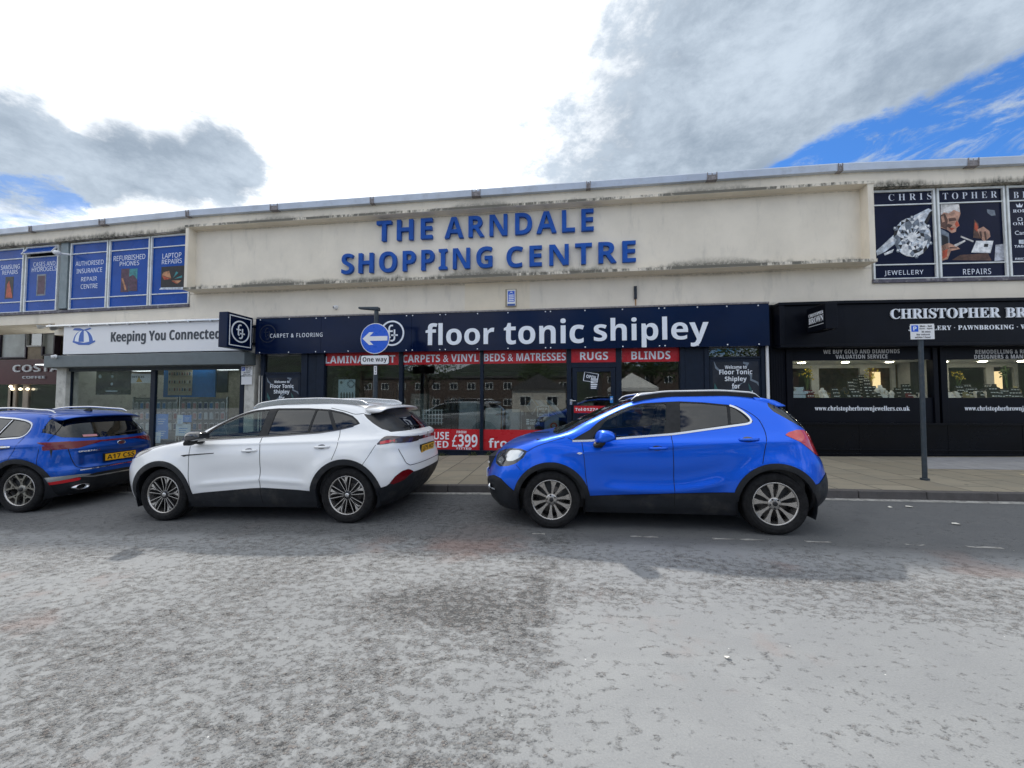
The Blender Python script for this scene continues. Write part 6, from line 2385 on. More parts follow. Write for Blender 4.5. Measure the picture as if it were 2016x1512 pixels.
def mirror(par, x, y, z, lx, ly, lz, sgn, cap_m, base_m, lean=.0):
    """wing mirror: wedge-shaped cap with a flat lower edge, dark lower housing, foot and glass"""
    prof = [(-1, -.85), (-.93, 0), (-.72, .68), (-.36, .97), (.45, .88), (.85, .62), (1.0, .02), (.92, -.34), (.5, -.52), (-.25, -.84)]
    lay = [(-1.0, .72), (-.8, .94), (-.2, 1.0), (.45, .96), (.85, .76), (1.0, .42)]

    def loft(pr, ly_, zo):
        q = MB()
        n = len(pr)
        V, F = [], []
        for d, s_ in lay:
            for u, v in pr:
                V.append((x + lx * (u * s_ + .16 * d), y + sgn * ly_ * d, z + lz * (v * s_ + zo)))
        for i in range(len(lay) - 1):
            for k in range(n):
                F.append((n * i + k, n * i + (k + 1) % n, n * (i + 1) + (k + 1) % n, n * (i + 1) + k))
        F += [tuple(range(n)), tuple(range(n * len(lay) - 1, n * (len(lay) - 1) - 1, -1))]
        return q.add(V, F, 0, True)
    m_ = loft(prof, ly, 0).build('wing_mirror', cap_m, par, local=True, fixn=True)
    sb = m_.modifiers.new('smooth', 'SUBSURF')
    sb.levels = sb.render_levels = 1
    f_ = loft([(-1.0, -.86), (-.22, -.84), (-.30, -1.15), (-.52, -1.42), (-1.02, -1.40), (-1.1, -1.15)], ly * .8, 0)
    f_.hexa([(x - lx * .95, y - sgn * ly * 1.9, z - lz * 1.25), (x - lx * .35, y - sgn * ly * 1.9, z - lz * 1.25), (x - lx * .35, y - sgn * ly * .5, z - lz * 1.25), (x - lx * .95, y - sgn * ly * .5, z - lz * 1.25),
             (x - lx * .95, y - sgn * ly * 1.9, z - lz * .92), (x - lx * .35, y - sgn * ly * 1.9, z - lz * .92), (x - lx * .35, y - sgn * ly * .5, z - lz * .92), (x - lx * .95, y - sgn * ly * .5, z - lz * .92)])
    f_.build('mirror_foot', base_m, m_, local=True, bevel=.008, fixn=True)
    g_ = MB()
    g_.prism([(-ly * .7, -lz * .30), (ly * .6, -lz * .30), (ly * .6, lz * .45), (-ly * .7, lz * .55)], lambda u, v, d: (x + lx * .93 + d, y + u, z + v), 0, .004)
    g_.build('mirror_glass', M['black'], m_, local=True)


def handle(sh_, par, x0, x1, z, m, sd):
    """pull handle over a scooped recess"""
    n = 12
    q = MB()
    V, F = [], []
    for i in range(n + 1):
        t = i / n
        x = x0 + (x1 - x0) * t
        y = float(sh_.sideY(x, z)[0])
        bow = .034 * math.sin(math.pi * min(1, max(0, t * 1.04))) ** .5 + .004
        hz = .017 - .005 * abs(t - .5)
        for (dy, dz) in ((bow, hz), (bow + .006, 0), (bow, -hz), (bow - .018, -hz * .8), (bow - .018, hz * .8)):
            V.append((x, sd * (y + dy), z + dz + .004 * t))
    for i in range(n):
        for k in range(5):
            F.append((5 * i + k, 5 * (i + 1) + k, 5 * (i + 1) + (k + 1) % 5, 5 * i + (k + 1) % 5))
    F += [(0, 1, 2, 3, 4), tuple(5 * n + k for k in (4, 3, 2, 1, 0))]
    q.add(V, F, 0, True)
    h_ = q.build('handle', m, par, local=True, fixn=True)
    c_ = MB()
    xm = x0 + (x1 - x0) * .45
    V = []
    for k in range(16):
        a = 2 * math.pi * k / 16
        xx, zz_ = xm + .06 * math.cos(a), z + .002 + .030 * math.sin(a)
        V.append((xx, sd * (float(sh_.sideY(xx, zz_)[0]) + .0012), zz_))
    c_.add(V, [tuple(range(16))], 0)
    c_.build('handle_recess', M['lamp_dark'], h_, local=True)


def roof_rail(sh_, par, x0, x1, y, zfn, m, sd, foot, w_=.018, hgt=.035):
    n = 26
    pts, rs = [], []
    for i in range(n + 1):
        t = i / n
        x = x0 + (x1 - x0) * t
        e = min(1, min(t, 1 - t) / .07)
        pts.append((x, sd * y, zfn(x) + hgt * math.sin(e * math.pi / 2)))
        rs.append(w_ * (.5 + .5 * math.sin(e * math.pi / 2)))
    q = MB()
    q.tube(pts, rs, 10, 0)
    r_ = q.build('roof_rail', m, par, local=True)
    if foot:
        f_ = MB()
        V, F = [], []
        for p in pts:
            V += [(p[0], p[1] + .012, p[2]), (p[0], p[1] - .012, p[2]), (p[0], p[1] - .014, zfn(p[0]) - .02), (p[0], p[1] + .014, zfn(p[0]) - .02)]
        for i in range(n):
            for k in range(4):
                F.append((4 * i + k, 4 * (i + 1) + k, 4 * (i + 1) + (k + 1) % 4, 4 * i + (k + 1) % 4))
        f_.add(V, F)
        f_.build('rail_foot', foot, r_, local=True)


def number_plate(sh_, par, z, text, x0, x1, mback=None, w_=.52, h_=.112, tilt=0.0, xoff=.012):
    xx = sh_.rearX(0, z) + xoff
    fn = lambda u, v, d: (xx + d - tilt * v, u, z + v)
    q = MB()
    q.prism([(-w_ / 2, -h_ / 2), (w_ / 2, -h_ / 2), (w_ / 2, h_ / 2), (-w_ / 2, h_ / 2)], fn, 0, .006, 0)
    q.prism([(-w_ / 2 - .012, -h_ / 2 - .012), (w_ / 2 + .012, -h_ / 2 - .012), (w_ / 2 + .012, h_ / 2 + .012), (-w_ / 2 - .012, h_ / 2 + .012)], fn, -.03, 0, 2)
    put_text(q, text, fn, -w_ * .45, w_ * .45, -h_ * .36, h_ * .36, .006, .0075, 1, 'sans')
    return q.build('number_plate', [M['plate_y'], M['black_ink'], M['dark']], par, local=True)


def lining(sh_, par, x0, x1, zlo, tags):
    """inner faces of the cabin so that one does not look at the back of the paint"""
    fs = []
    for F, T in zip(sh_.F, sh_.T):
        if T in tags:
            c = sh_.P[F].mean(0)
            if x0 < c[0] < x1 and c[2] > zlo:
                fs.append(F)
    ids = sorted({i for F in fs for i in F})
    mp = {i: k for k, i in enumerate(ids)}
    P = sh_.P[ids] - sh_.N[ids] * .03
    q = MB()
    q.add(P, [[mp[i] for i in F] for F in fs], 0, True)
    q.add(P * np.array([1, -1, 1]), [[mp[i] for i in F][::-1] for F in fs], 0, True)
    q.build('cabin_lining', M['headliner'], par, local=True)


def cabin(par, x_dash, x_back, belt, half, sill=.36):
    q = MB()
    q.box(x_dash - .45, x_back, -half, half, sill - .02, sill)
    q.box(x_dash - .5, x_dash - .45, -half, half, sill, belt - .02)
    for sd in (-1, 1):
        q.box(x_dash - .45, x_back, sd * half - .02, sd * half + .02, sill, belt - .13)
    q.prism([(x_dash - .45, belt - .03), (x_dash, belt - .02), (x_dash + .12, belt - .12), (x_dash + .05, belt - .34), (x_dash - .45, belt - .38)], lambda u, v, d: (u, d, v), -half + .02, half - .02)
    q.box(x_back - .02, x_back, -half, half, sill, belt - .1)
    q.build('cabin', M['interior'], par, local=True)
    s_ = MB()
    cx_, cz_, yy = x_dash + .22, belt - .04, .36
    s_.tube([(cx_ + .10 * math.sin(a) * .45, yy + .18 * math.cos(a), cz_ + .18 * math.sin(a) * .9) for a in [2 * math.pi * k / 24 for k in range(25)]], .014, 8)
    s_.tube([(cx_, yy, cz_), (cx_ - .25, yy, cz_ - .1)], .03, 8)
    s_.build('steering_wheel', M['dark'], par, local=True)


def underbody(par, L, x0, x1, half, arches, Rw, z0=.20, z1=.42):
    q = MB()
    q.box(x0, x1, -half, half, z0, z1)
    for ax_, az_ in arches:
        for sd in (-1, 1):
            arch_tub(q, ax_, az_, Rw, half + .28, half - .03, sd)
    q.build('underbody', M['black'], par, local=True)
# ---- bright blue hatchback, parked facing left
def hatchback():
    A1, A2, RA = (.923, .338), (3.405, .338), .40
    def disp(x, z):
        r1, r2 = np.hypot(x - A1[0], z - A1[1]), np.hypot(x - A2[0], z - A2[1])
        d = .020 * np.exp(-((r1 - .44) / .085) ** 2) + .026 * np.exp(-((r2 - .44) / .09) ** 2)
        d = d * sm(z, .30, .5)
        zc = 1.02 + .035 * (x - 1.2)                               # shoulder under the glass
        d += .012 * np.exp(-((z - zc + .05) / .05) ** 2) * sm(x, 1.3, 1.8)
        # swept blade: a hollow low on the doors, rising into the rear arch
        zb = .60 + .16 * sm(x, 2.0, 3.2) ** 2 - .03 * sm(x, 1.2, 2.0)
        d += -.020 * np.exp(-((z - zb - .06) / .10) ** 2) * sm(x, 1.30, 1.7) * sm(x, 3.05, 2.75)
        d += .016 * np.exp(-((z - zb + .10) / .045) ** 2) * sm(x, 1.35, 1.8) * sm(x, 3.0, 2.7)
        zs = .905 + .062 * (x - 1.25)                               # sharp upper crease from the wing, fading at the rear door
        d += (.011 * np.exp(-np.clip(z - zs, 0, 1) / .05) * (z >= zs) + .011 * np.exp(-((z - zs) / .014) ** 2) * (z < zs)) * sm(x, .95, 1.3) * sm(x, 3.0, 2.1)
        return d
    sp = dict(
        front=[(.20, .16), (.30, .07), (.42, .03), (.52, .02), (.62, .05), (.72, .09), (.82, .15), (.90, .22), (.97, .33), (1.03, .52), (1.075, .74), (1.115, .94), (1.15, 1.06), (1.25, 1.27), (1.35, 1.49),
               (1.45, 1.72), (1.52, 1.92), (1.57, 2.12), (1.60, 2.36), (1.612, 2.58), (1.616, 2.70)],
        rear=[(.20, 3.92), (.30, 4.06), (.42, 4.15), (.55, 4.165), (.66, 4.15), (.78, 4.125), (.88, 4.075), (.98, 4.035), (1.07, 4.00), (1.14, 3.965), (1.25, 3.895), (1.35, 3.805), (1.43, 3.715),
              (1.48, 3.645), (1.53, 3.49), (1.57, 3.28), (1.60, 3.00), (1.612, 2.84), (1.616, 2.72)],
        width=[(.20, .80), (.30, .845), (.5, .880), (.7, .888), (.85, .885), (.95, .874), (1.02, .856), (1.08, .828), (1.2, .770), (1.35, .702), (1.45, .655), (1.52, .612), (1.565, .565), (1.595, .48), (1.612, .30), (1.616, .05)],
        af=[(.20, .50), (.5, .62), (.8, .62), (.95, .58), (1.05, .50), (1.12, .34), (1.3, .30), (1.5, .34), (1.58, .5), (1.616, .8)],
        ar=[(.20, .42), (.5, .52), (.85, .55), (1.0, .52), (1.2, .42), (1.4, .36), (1.5, .34), (1.58, .5), (1.616, .8)],
        nf=[(.2, 2.7), (.8, 2.6), (1.0, 3.0), (1.1, 3.6), (1.3, 3.4), (1.5, 3.2), (1.6, 2.4), (1.616, 2.0)],
        nr=[(.2, 3.0), (.8, 2.8), (1.0, 2.9), (1.2, 3.2), (1.5, 3.2), (1.6, 2.4), (1.616, 2.0)],
        plan=(.045, 1.2, .06, 3.1, 4.18), disp=disp, nz=150, nx=150)
    sh_ = Shell(sp)
    X, Z = sh_.P[:, 0], sh_.P[:, 2]
    for (ax_, az_) in (A1, A2):
        sh_.side([(ax_ + RA * math.cos(t), az_ + RA * math.sin(t)) for t in np.linspace(0, 2 * math.pi, 40, endpoint=False)], 'hole', ymin=.45, nmin=-1)
    # glasshouse
    fwin = [(1.415, 1.062), (1.47, 1.135), (1.63, 1.322), (1.75, 1.382), (1.879, 1.425), (2.06, 1.462), (2.29, 1.474), (2.325, 1.462), (2.30, 1.30), (2.256, 1.134), (2.22, 1.118)]
    rwin = [(2.487, 1.482), (2.75, 1.468), (3.012, 1.434), (2.985, 1.222), (2.442, 1.145)]
    qwin = [(3.045, 1.427), (3.10, 1.398), (3.17, 1.33), (3.215, 1.258), (3.195, 1.246), (3.010, 1.228)]
    dlo = [(1.18, 1.052), (1.25, 1.094), (1.397, 1.172), (1.505, 1.262), (1.62, 1.335), (1.742, 1.388), (1.88, 1.446), (2.054, 1.482), (2.356, 1.495), (2.487, 1.498), (2.75, 1.482), (3.02, 1.45), (3.10, 1.425), (3.2, 1.345),
           (3.258, 1.256), (3.228, 1.230), (2.98, 1.200), (2.361, 1.118), (1.8, 1.078), (1.42, 1.048), (1.20, 1.040)]
    sh_.side(dlo, 'pillar')
    sh_.side(fwin, 'win_f', ('pillar',))
    sh_.side(rwin, 'win_r', ('pillar',))
    sh_.side(qwin, 'win_q', ('pillar',))
    # windscreen and tail glass
    def ws(P, N):
        z, y, x = P[:, 2], P[:, 1], P[:, 0]
        edge = np.interp(z, [1.1, 1.2, 1.4, 1.52], [.70, .66, .58, .52])
        f = np.maximum(np.maximum(y - edge, 1.115 - z), z - 1.535)
        return np.where((x < 2.1) & (N[:, 0] < .2), f, np.abs(f) + .01)
    sh_.field(ws, 'windscreen')
    def rw(P, N):
        z, y, x = P[:, 2], P[:, 1], P[:, 0]
        edge = np.interp(z, [1.05, 1.15, 1.3, 1.44, 1.5], [.60, .68, .66, .60, .56])
        f = np.maximum(np.maximum(y - edge, 1.125 - z), z - 1.465)
        return np.where((x > 3.3) & (N[:, 0] > .1), f, np.abs(f) + .01)
    sh_.field(rw, 'rear_window')
    sh_.side([(3.47, 1.462), (3.60, 1.475), (4.0, 1.46), (4.0, 1.13), (3.86, 1.15), (3.75, 1.20), (3.61, 1.292), (3.505, 1.362), (3.465, 1.42)], 'rear_side_glass', ('body',), ymin=.3, nmin=.02)
    # lamps
    sh_.side([(.19, .815), (.25, .875), (.33, .918), (.43, .944), (.56, .950), (.645, .925), (.60, .850), (.50, .772), (.40, .735), (.27, .715), (.205, .74)], 'headlight', ymin=.3, nmin=.02)
    sh_.side([(.40, .915), (.53, .932), (.61, .912), (.55, .845), (.46, .80), (.38, .79), (.35, .85)], 'lamp_in', ('headlight',), ymin=.3, nmin=.02)
    sh_.side([(.25, .80), (.30, .84), (.34, .80), (.31, .755), (.26, .76)], 'lamp_in', ('headlight',), ymin=.3, nmin=.02)
    sh_.side([(3.555, 1.104), (3.60, 1.132), (3.70, 1.156), (3.80, 1.150), (3.88, 1.110), (3.99, 1.02), (4.06, .90), (4.06, .84), (3.95, .85), (3.88, .885), (3.80, .945), (3.70, 1.025), (3.60, 1.075)], 'tail_light', ymin=.35, nmin=.02)
    # dark lower cladding
    RC = .462
    for (ax_, az_) in (A1, A2):
        sh_.side([(ax_ + RC * math.cos(t), az_ + RC * 1.0 * math.sin(t)) for t in np.linspace(0, 2 * math.pi, 48, endpoint=False)], 'cladding', ymin=.45, nmin=-.2)
    sh_.side([(.80, .1), (1.32, .1), (1.36, .404), (2.32, .452), (2.98, .474), (3.05, .10), (3.2, .05), (.8, .05)], 'cladding', ymin=.45, nmin=-.5)
    sh_.field(lambda P, N: np.where(P[:, 0] < 1.0, P[:, 2] - np.interp(P[:, 0], [.0, .10, .20, .30, .40, .50, .55], [.40, .56, .60, .58, .50, .43, .41]), .1), 'cladding')
    sh_.field(lambda P, N: np.where(P[:, 0] > 3.5, P[:, 2] - np.interp(P[:, 0], [3.7, 3.80, 3.86, 3.97, 4.2], [.50, .565, .575, .645, .66]), .1), 'cladding')
    # doors
    fd = [(1.30, 1.035), (1.322, .857), (1.334, .62), (1.37, .404), (2.330, .452), (2.330, 1.118), (1.80, 1.078), (1.42, 1.048)]
    rd = [(2.330, .452), (2.97, .474), (2.99, .55), (3.05, .66), (3.14, .745), (3.265, .797), (3.31, .95), (3.362, 1.12), (3.355, 1.25), (3.30, 1.30), (3.228, 1.230), (2.98, 1.200), (2.330, 1.118)]
    sh_.side(fd, 'door_f', ymin=.5)
    sh_.side(rd, 'door_r', ymin=.5)
    root = thing('parked_car', 'bright blue small high hatchback with black roof rails parked at the right', 'car', (-1.04, 5.55, -.046))
    root.rotation_euler = (0, -math.atan(.0172), R(-0.6))
    body = sh_.part('body', 0, 0, .03, 1)
    seam = MB()
    sh_.ribbon(seam, [(1.30, 1.03), (1.322, .857), (1.334, .62), (1.37, .404)], .007)
    sh_.ribbon(seam, [(2.330, 1.118), (2.330, .452)], .007)
    sh_.ribbon(seam, [(3.10, 1.44), (3.22, 1.375), (3.33, 1.28), (3.362, 1.12), (3.31, .95), (3.265, .797)], .007)
    sh_.ribbon(seam, [(1.19, 1.055), (1.10, 1.10)], .006)
    sh_.ribbon(seam, [(.64, .915), (.74, .98), (.95, 1.045), (1.10, 1.085)], .006)
    sh_.ribbon(seam, [(3.55, 1.44), (3.53, 1.40)], .006)
    sh_.ribbon(seam, [(3.93, .855), (3.98, .83), (4.02, .70)], .006)
    sh_.ribbon(seam, [(3.70, 1.30), (3.86, 1.16)], .006)
    sh_.ribbon(seam, [(.56, .70), (.50, .76)], .005)
    o = len(body.v)
    body.v += seam.v
    body.f += [[i + o for i in f] for f in seam.f]
    body.m += [1] * len(seam.f)
    body.sm += [False] * len(seam.f)
    cbuild(body, 'body', [M['paint_blue'], M['seam']], root)
    cl = sh_.part('cladding', 0, -.006, .03, 0)
    sh_.ribbon(cl, [(2.330, .452), (2.330, .30)], .007, .008, 1)
    cbuild(cl, 'cladding', [M['clad'], M['seam']], root)
    for sd in (-1, 1):
        d1 = cbuild(sh_.part('door_f', sd, .0005), 'door', M['paint_blue'], root)
        d2 = cbuild(sh_.part('door_r', sd, .0005), 'door', M['paint_blue'], root)
        cbuild(sh_.part('win_f', sd, .006, .012, 1), 'window', [M['auto_glass'], M['dark']], d1)
        cbuild(sh_.part(('win_r',), sd, .006, .012, 1), 'window', [M['auto_dark'], M['dark']], d2)
        cbuild(sh_.part(('win_q',), sd, .006, .012, 1), 'window', [M['auto_dark'], M['dark']], d2)
        handle(sh_, d1, 2.06, 2.272, .962, M['paint_blue'], sd)
        handle(sh_, d2, 3.052, 3.268, 1.056, M['paint_blue'], sd)
        cbuild(sh_.part('headlight', sd, .0, .015, 0), 'headlight', [M['lamp_dark']], root)
        cbuild(sh_.part('lamp_in', sd, -.0015), 'lamp_reflector', [M['lamp_clear']], root.children[-1])
        cbuild(sh_.part('tail_light', sd, -.004, .02, 0), 'tail_light', [M['red_lens']], root)
        cbuild(sh_.part('rear_side_glass', sd, .004), 'spoiler_side_glass', [M['auto_dark']], root)
        tr = MB()
        sh_.ribbon(tr, [(1.19, 1.045), (1.42, 1.050), (1.8, 1.080), (2.361, 1.120), (2.98, 1.202), (3.226, 1.234), (3.256, 1.256), (3.2, 1.342), (3.10, 1.424), (3.04, 1.443)], .022, .006, 0, (sd,), thick=.008)
        cbuild(tr, 'window_trim', M['alu'], root)
        mirror(root, 1.56, sd * 1.00, 1.105, .118, .105, .088, sd, M['paint_blue'], M['dark'], lean=-.15)
        rl = lambda x: 1.520 + .045 * sm(np.array(x), 1.9, 2.4) - .040 * sm(np.array(x), 2.9, 3.5)
        roof_rail(sh_, root, 1.93, 3.42, .565, lambda x: float(rl(x)), M['alu'], sd, M['dark'], .015, .055)
        q = MB()
        q.ball((.135, sd * .66, .455), .042, 0, 14, 8, (.5, 1, 1))
        q.ball((.125, sd * .66, .455), .028, 1, 14, 8, (.6, 1, 1))
        q.tube([(.10, sd * .60, .44), (.21, sd * .76, .44)], .008, 6, 1)
        cbuild(q, 'fog_lamp', [M['chrome'], M['lamp_clear']], root)
        q = MB()                                                     # side repeater on the wing
        V = []
        for u, v in ((1.235, .905), (1.265, .918), (1.30, .912), (1.30, .900), (1.27, .892)):
            V.append((u, sd * (float(sh_.sideY(u, v)[0]) + .004), v))
        q.add(V, [(0, 1, 2, 3, 4)])
        cbuild(q, 'repeater', M['plate_w'], root)
        for (ax_, az_) in (A1, A2):
            make_wheel(root, ax_, .343, .868, sd, .345, .236, 'ten', .225, .2 if ax_ < 2 else .55)
    cbuild(sh_.part('pillar', 0, .002, .012, 0), 'window_surround', [M['dark']], root)
    cbuild(sh_.part('windscreen', 0, .004, .01, 1), 'windscreen', [M['auto_glass'], M['dark']], root)
    cbuild(sh_.part('rear_window', 0, .004, .01, 1), 'rear_window', [M['auto_dark'], M['dark']], root)
    # roof spoiler
    q = MB()
    prof = [(3.34, 1.568), (3.60, 1.522), (3.70, 1.472), (3.71, 1.458), (3.65, 1.450), (3.50, 1.452), (3.40, 1.47)]
    V, F = [], []
    ysn = np.linspace(-.62, .62, 25)
    for yy in ysn:
        e = abs(yy / .62)
        for (u, v) in prof:
            V.append((u - .09 * e ** 3 * (u - 3.3), yy, v - .028 * e ** 2 - .01 * e ** 6))
    n = len(prof)
    for i in range(len(ysn) - 1):
        for k in range(n):
            F.append((n * i + k, n * i + (k + 1) % n, n * (i + 1) + (k + 1) % n, n * (i + 1) + k))
    F += [tuple(range(n)), tuple(range(n * len(ysn) - 1, n * len(ysn) - n - 1, -1))]
    q.add(V, F, 0, True)
    q.build('spoiler', M['paint_blue'], root, local=True, fixn=True)
    number_plate(sh_, root, .80, 'YK14 ZZB', 0, 0)
    q = MB()                                                         # grille, bonnet badge and front plate
    q.box(.075, .16, -.40, .40, .62, .80, 0)
    q.box(.065, .09, -.42, .42, .71, .735, 1)
    cbuild(q, 'grille', [M['black'], M['chrome']], root)
    q = MB()
    q.box(.012, .022, -.26, .26, .50, .61, 0)
    cbuild(q, 'front_plate', [M['plate_w']], root)
    q = MB()
    q.tube([(.62, -.05, 1.075), (.90, -.55, 1.13)], .008, 6)
    q.tube([(1.0, -.62, 1.14), (1.04, -.05, 1.165)], .010, 6)
    cbuild(q, 'wiper', M['dark'], root)
    lining(sh_, root, 1.2, 3.9, 1.02, ('body', 'pillar'))
    cabin(root, 1.25, 3.75, 1.08, .76)
    seats(root, 2.25, 3.05, .50, .36)
    underbody(root, 4.18, .25, 3.9, .60, (A1, A2), .41)
    return root


hatchback()
# ---- white estate-like crossover, parked facing left
def crossover():
    A1, A2, RA = (.93, .355), (3.66, .355), .415
    def disp(x, z):
        r1, r2 = np.hypot(x - A1[0], z - A1[1]), np.hypot(x - A2[0], z - A2[1])
        d = .018 * np.exp(-((r1 - .46) / .09) ** 2) + .030 * np.exp(-((r2 - .50) / .11) ** 2)
        d = d * sm(z, .30, .5)
        zc = 1.045 + .012 * (x - 1.2)
        d += .012 * np.exp(-((z - zc) / .026) ** 2) * sm(x, 1.0, 1.6)
        # lower crease: peaks at the door gap, falls both ways
        zb = .60 - .07 * np.abs(x - 2.45)
        d += -.020 * np.exp(-((z - zb - .10) / .11) ** 2) * sm(x, 1.35, 1.8) * sm(x, 3.25, 2.9)
        d += .016 * np.exp(-((z - zb + .02) / .032) ** 2) * sm(x, 1.35, 1.7) * sm(x, 3.25, 2.9)
        # haunch behind the rear door
        d += .016 * np.exp(-((z - .98) / .10) ** 2) * sm(x, 3.2, 3.7)
        return d
    sp = dict(
        front=[(.20, .22), (.28, .13), (.40, .06), (.55, .02), (.70, .01), (.82, .05), (.90, .11), (.96, .22), (1.00, .38), (1.04, .60), (1.075, .86), (1.105, 1.02), (1.14, 1.12), (1.25, 1.34), (1.35, 1.54), (1.45, 1.76), (1.53, 1.98),
               (1.58, 2.16), (1.61, 2.36), (1.625, 2.60), (1.63, 2.78)],
        rear=[(.20, 4.190), (.28, 4.286), (.36, 4.350), (.48, 4.430), (.60, 4.474), (.70, 4.478), (.80, 4.458), (.92, 4.430), (1.02, 4.438), (1.10, 4.442), (1.13, 4.414), (1.16, 4.350), (1.22, 4.270), (1.30, 4.174), (1.38, 4.070), (1.45, 3.974), (1.50, 3.886),
              (1.55, 3.720), (1.59, 3.420), (1.615, 3.120), (1.625, 2.980), (1.63, 2.800)],
        width=[(.20, .86), (.30, .90), (.5, .935), (.7, .945), (.85, .940), (.95, .926), (1.02, .905), (1.09, .868), (1.15, .825), (1.3, .757), (1.42, .697), (1.5, .650), (1.555, .60), (1.595, .52), (1.62, .34), (1.63, .05)],
        af=[(.20, .50), (.5, .64), (.8, .66), (.95, .60), (1.05, .52), (1.12, .34), (1.3, .30), (1.5, .34), (1.6, .55), (1.63, .8)],
        ar=[(.20, .46), (.5, .58), (.85, .62), (1.1, .66), (1.16, .56), (1.25, .48), (1.4, .42), (1.5, .40), (1.6, .55), (1.63, .8)],
        nf=[(.2, 2.7), (.8, 2.6), (1.0, 3.0), (1.1, 3.6), (1.3, 3.4), (1.5, 3.2), (1.6, 2.4), (1.63, 2.0)],
        nr=[(.2, 3.2), (.8, 2.9), (1.1, 2.8), (1.2, 3.2), (1.5, 3.2), (1.6, 2.4), (1.63, 2.0)],
        plan=(.05, 1.2, .06, 3.4, 4.48), disp=disp, nz=165, nx=160)
    sh_ = Shell(sp)
    for (ax_, az_) in (A1, A2):
        sh_.side([(ax_ + RA * math.cos(t), az_ + RA * math.sin(t)) for t in np.linspace(0, 2 * math.pi, 40, endpoint=False)], 'hole', ymin=.45, nmin=-1)
    dlo = [(1.33, 1.112), (1.44, 1.17), (1.614, 1.300), (1.74, 1.375), (1.901, 1.447), (2.02, 1.482), (2.152, 1.506), (2.486, 1.522), (2.95, 1.512), (3.294, 1.486), (3.50, 1.443), (3.648, 1.393), (3.73, 1.338), (3.785, 1.283), (3.66, 1.240), (3.5, 1.205), (3.238, 1.172), (2.464, 1.138), (1.777, 1.115)]
    fwin = [(1.47, 1.135), (1.54, 1.205), (1.64, 1.283), (1.78, 1.362), (1.91, 1.423), (2.03, 1.461), (2.155, 1.487), (2.36, 1.498), (2.33, 1.152), (1.80, 1.130)]
    rwin = [(2.485, 1.500), (2.95, 1.492), (3.075, 1.485), (3.045, 1.188), (2.465, 1.155)]
    qwin = [(3.10, 1.483), (3.265, 1.468), (3.42, 1.213), (3.235, 1.194), (3.075, 1.188)]
    q2win = [(3.315, 1.462), (3.48, 1.425), (3.625, 1.380), (3.70, 1.332), (3.745, 1.285), (3.65, 1.258), (3.47, 1.220)]
    sh_.side(dlo, 'pillar')
    for p_, t_ in ((fwin, 'win_f'), (rwin, 'win_r'), (qwin, 'win_q'), (q2win, 'win_c')):
        sh_.side(p_, t_, ('pillar',))
    def ws(P, N):
        z, y, x = P[:, 2], P[:, 1], P[:, 0]
        edge = np.interp(z, [1.1, 1.2, 1.4, 1.55], [.76, .71, .62, .55])
        f = np.maximum(np.maximum(y - edge, 1.12 - z), z - 1.565)
        return np.where((x < 2.2) & (N[:, 0] < .2), f, np.abs(f) + .01)
    sh_.field(ws, 'windscreen')
    # dark tail glass wraps round to the pillars
    sh_.side([(3.790, 1.415), (3.870, 1.40), (3.990, 1.39), (4.190, 1.44), (4.350, 1.25), (4.310, 1.158), (4.190, 1.165), (4.078, 1.205), (3.950, 1.285), (3.854, 1.355)], 'rear_side_glass', ('body',), ymin=.3, nmin=.05)
    def rw(P, N):
        z, y, x = P[:, 2], P[:, 1], P[:, 0]
        f = np.maximum(np.maximum(y - .70, 1.16 - z), z - 1.47)
        return np.where((x > 3.88) & (N[:, 0] > .1), f, np.abs(f) + .01)
    sh_.field(rw, 'rear_window')
    sh_.side([(.20, .865), (.30, .93), (.42, .968), (.60, .995), (.76, 1.002), (.70, .965), (.55, .90), (.40, .86), (.25, .84)], 'headlight', ymin=.3, nmin=.02)
    # tail lamp: wedge on the flank, blade across the tail
    sh_.side([(4.066, 1.012), (4.110, 1.075), (4.146, 1.112), (4.214, 1.108), (4.446, 1.075), (4.478, 1.02), (4.390, 1.00), (4.230, 1.018), (4.150, 1.010)], 'tail_light', ymin=.3, nmin=.02)
    def bar(P, N):
        z, y, x = P[:, 2], P[:, 1], P[:, 0]
        f = np.maximum(1.020 - z, z - 1.068)
        return np.where((x > 4.2) & (N[:, 0] > .35), f, np.abs(f) + .01)
    sh_.field(bar, 'light_bar')
    RC = .487
    for (ax_, az_) in (A1, A2):
        sh_.side([(ax_ + RC * math.cos(t), az_ + RC * math.sin(t)) for t in np.linspace(0, 2 * math.pi, 48, endpoint=False)], 'cladding', ymin=.45, nmin=-.2)
    sh_.side([(.85, .1), (1.32, .1), (1.36, .375), (1.57, .402), (2.3, .462), (2.494, .470), (3.20, .430), (3.25, .10), (3.4, .05), (.8, .05)], 'cladding', ymin=.45, nmin=-.5)
    sh_.field(lambda P, N: np.where(P[:, 0] < .9, P[:, 2] - np.interp(P[:, 0], [.0, .3, .46, .6], [.30, .27, .30, .34]), .1), 'cladding')
    sh_.field(lambda P, N: np.where(P[:, 0] > 3.7, P[:, 2] - np.interp(P[:, 0], [3.95, 4.046, 4.19, 4.246, 4.334, 4.398, 4.43, 4.478], [.44, .445, .475, .52, .635, .655, .60, .60]), .1), 'cladding')
    sh_.side([(4.222, .50), (4.286, .59), (4.350, .645), (4.398, .655), (4.430, .61), (4.350, .52), (4.270, .49)], 'reflector', ('cladding', 'body'), ymin=.4, nmin=.02)
    fd = [(1.36, 1.06), (1.37, .90), (1.385, .60), (1.42, .38), (1.57, .402), (2.3, .462), (2.452, .468), (2.445, .70), (2.448, .90), (2.425, 1.02), (2.40, 1.136), (1.777, 1.115), (1.36, 1.112)]
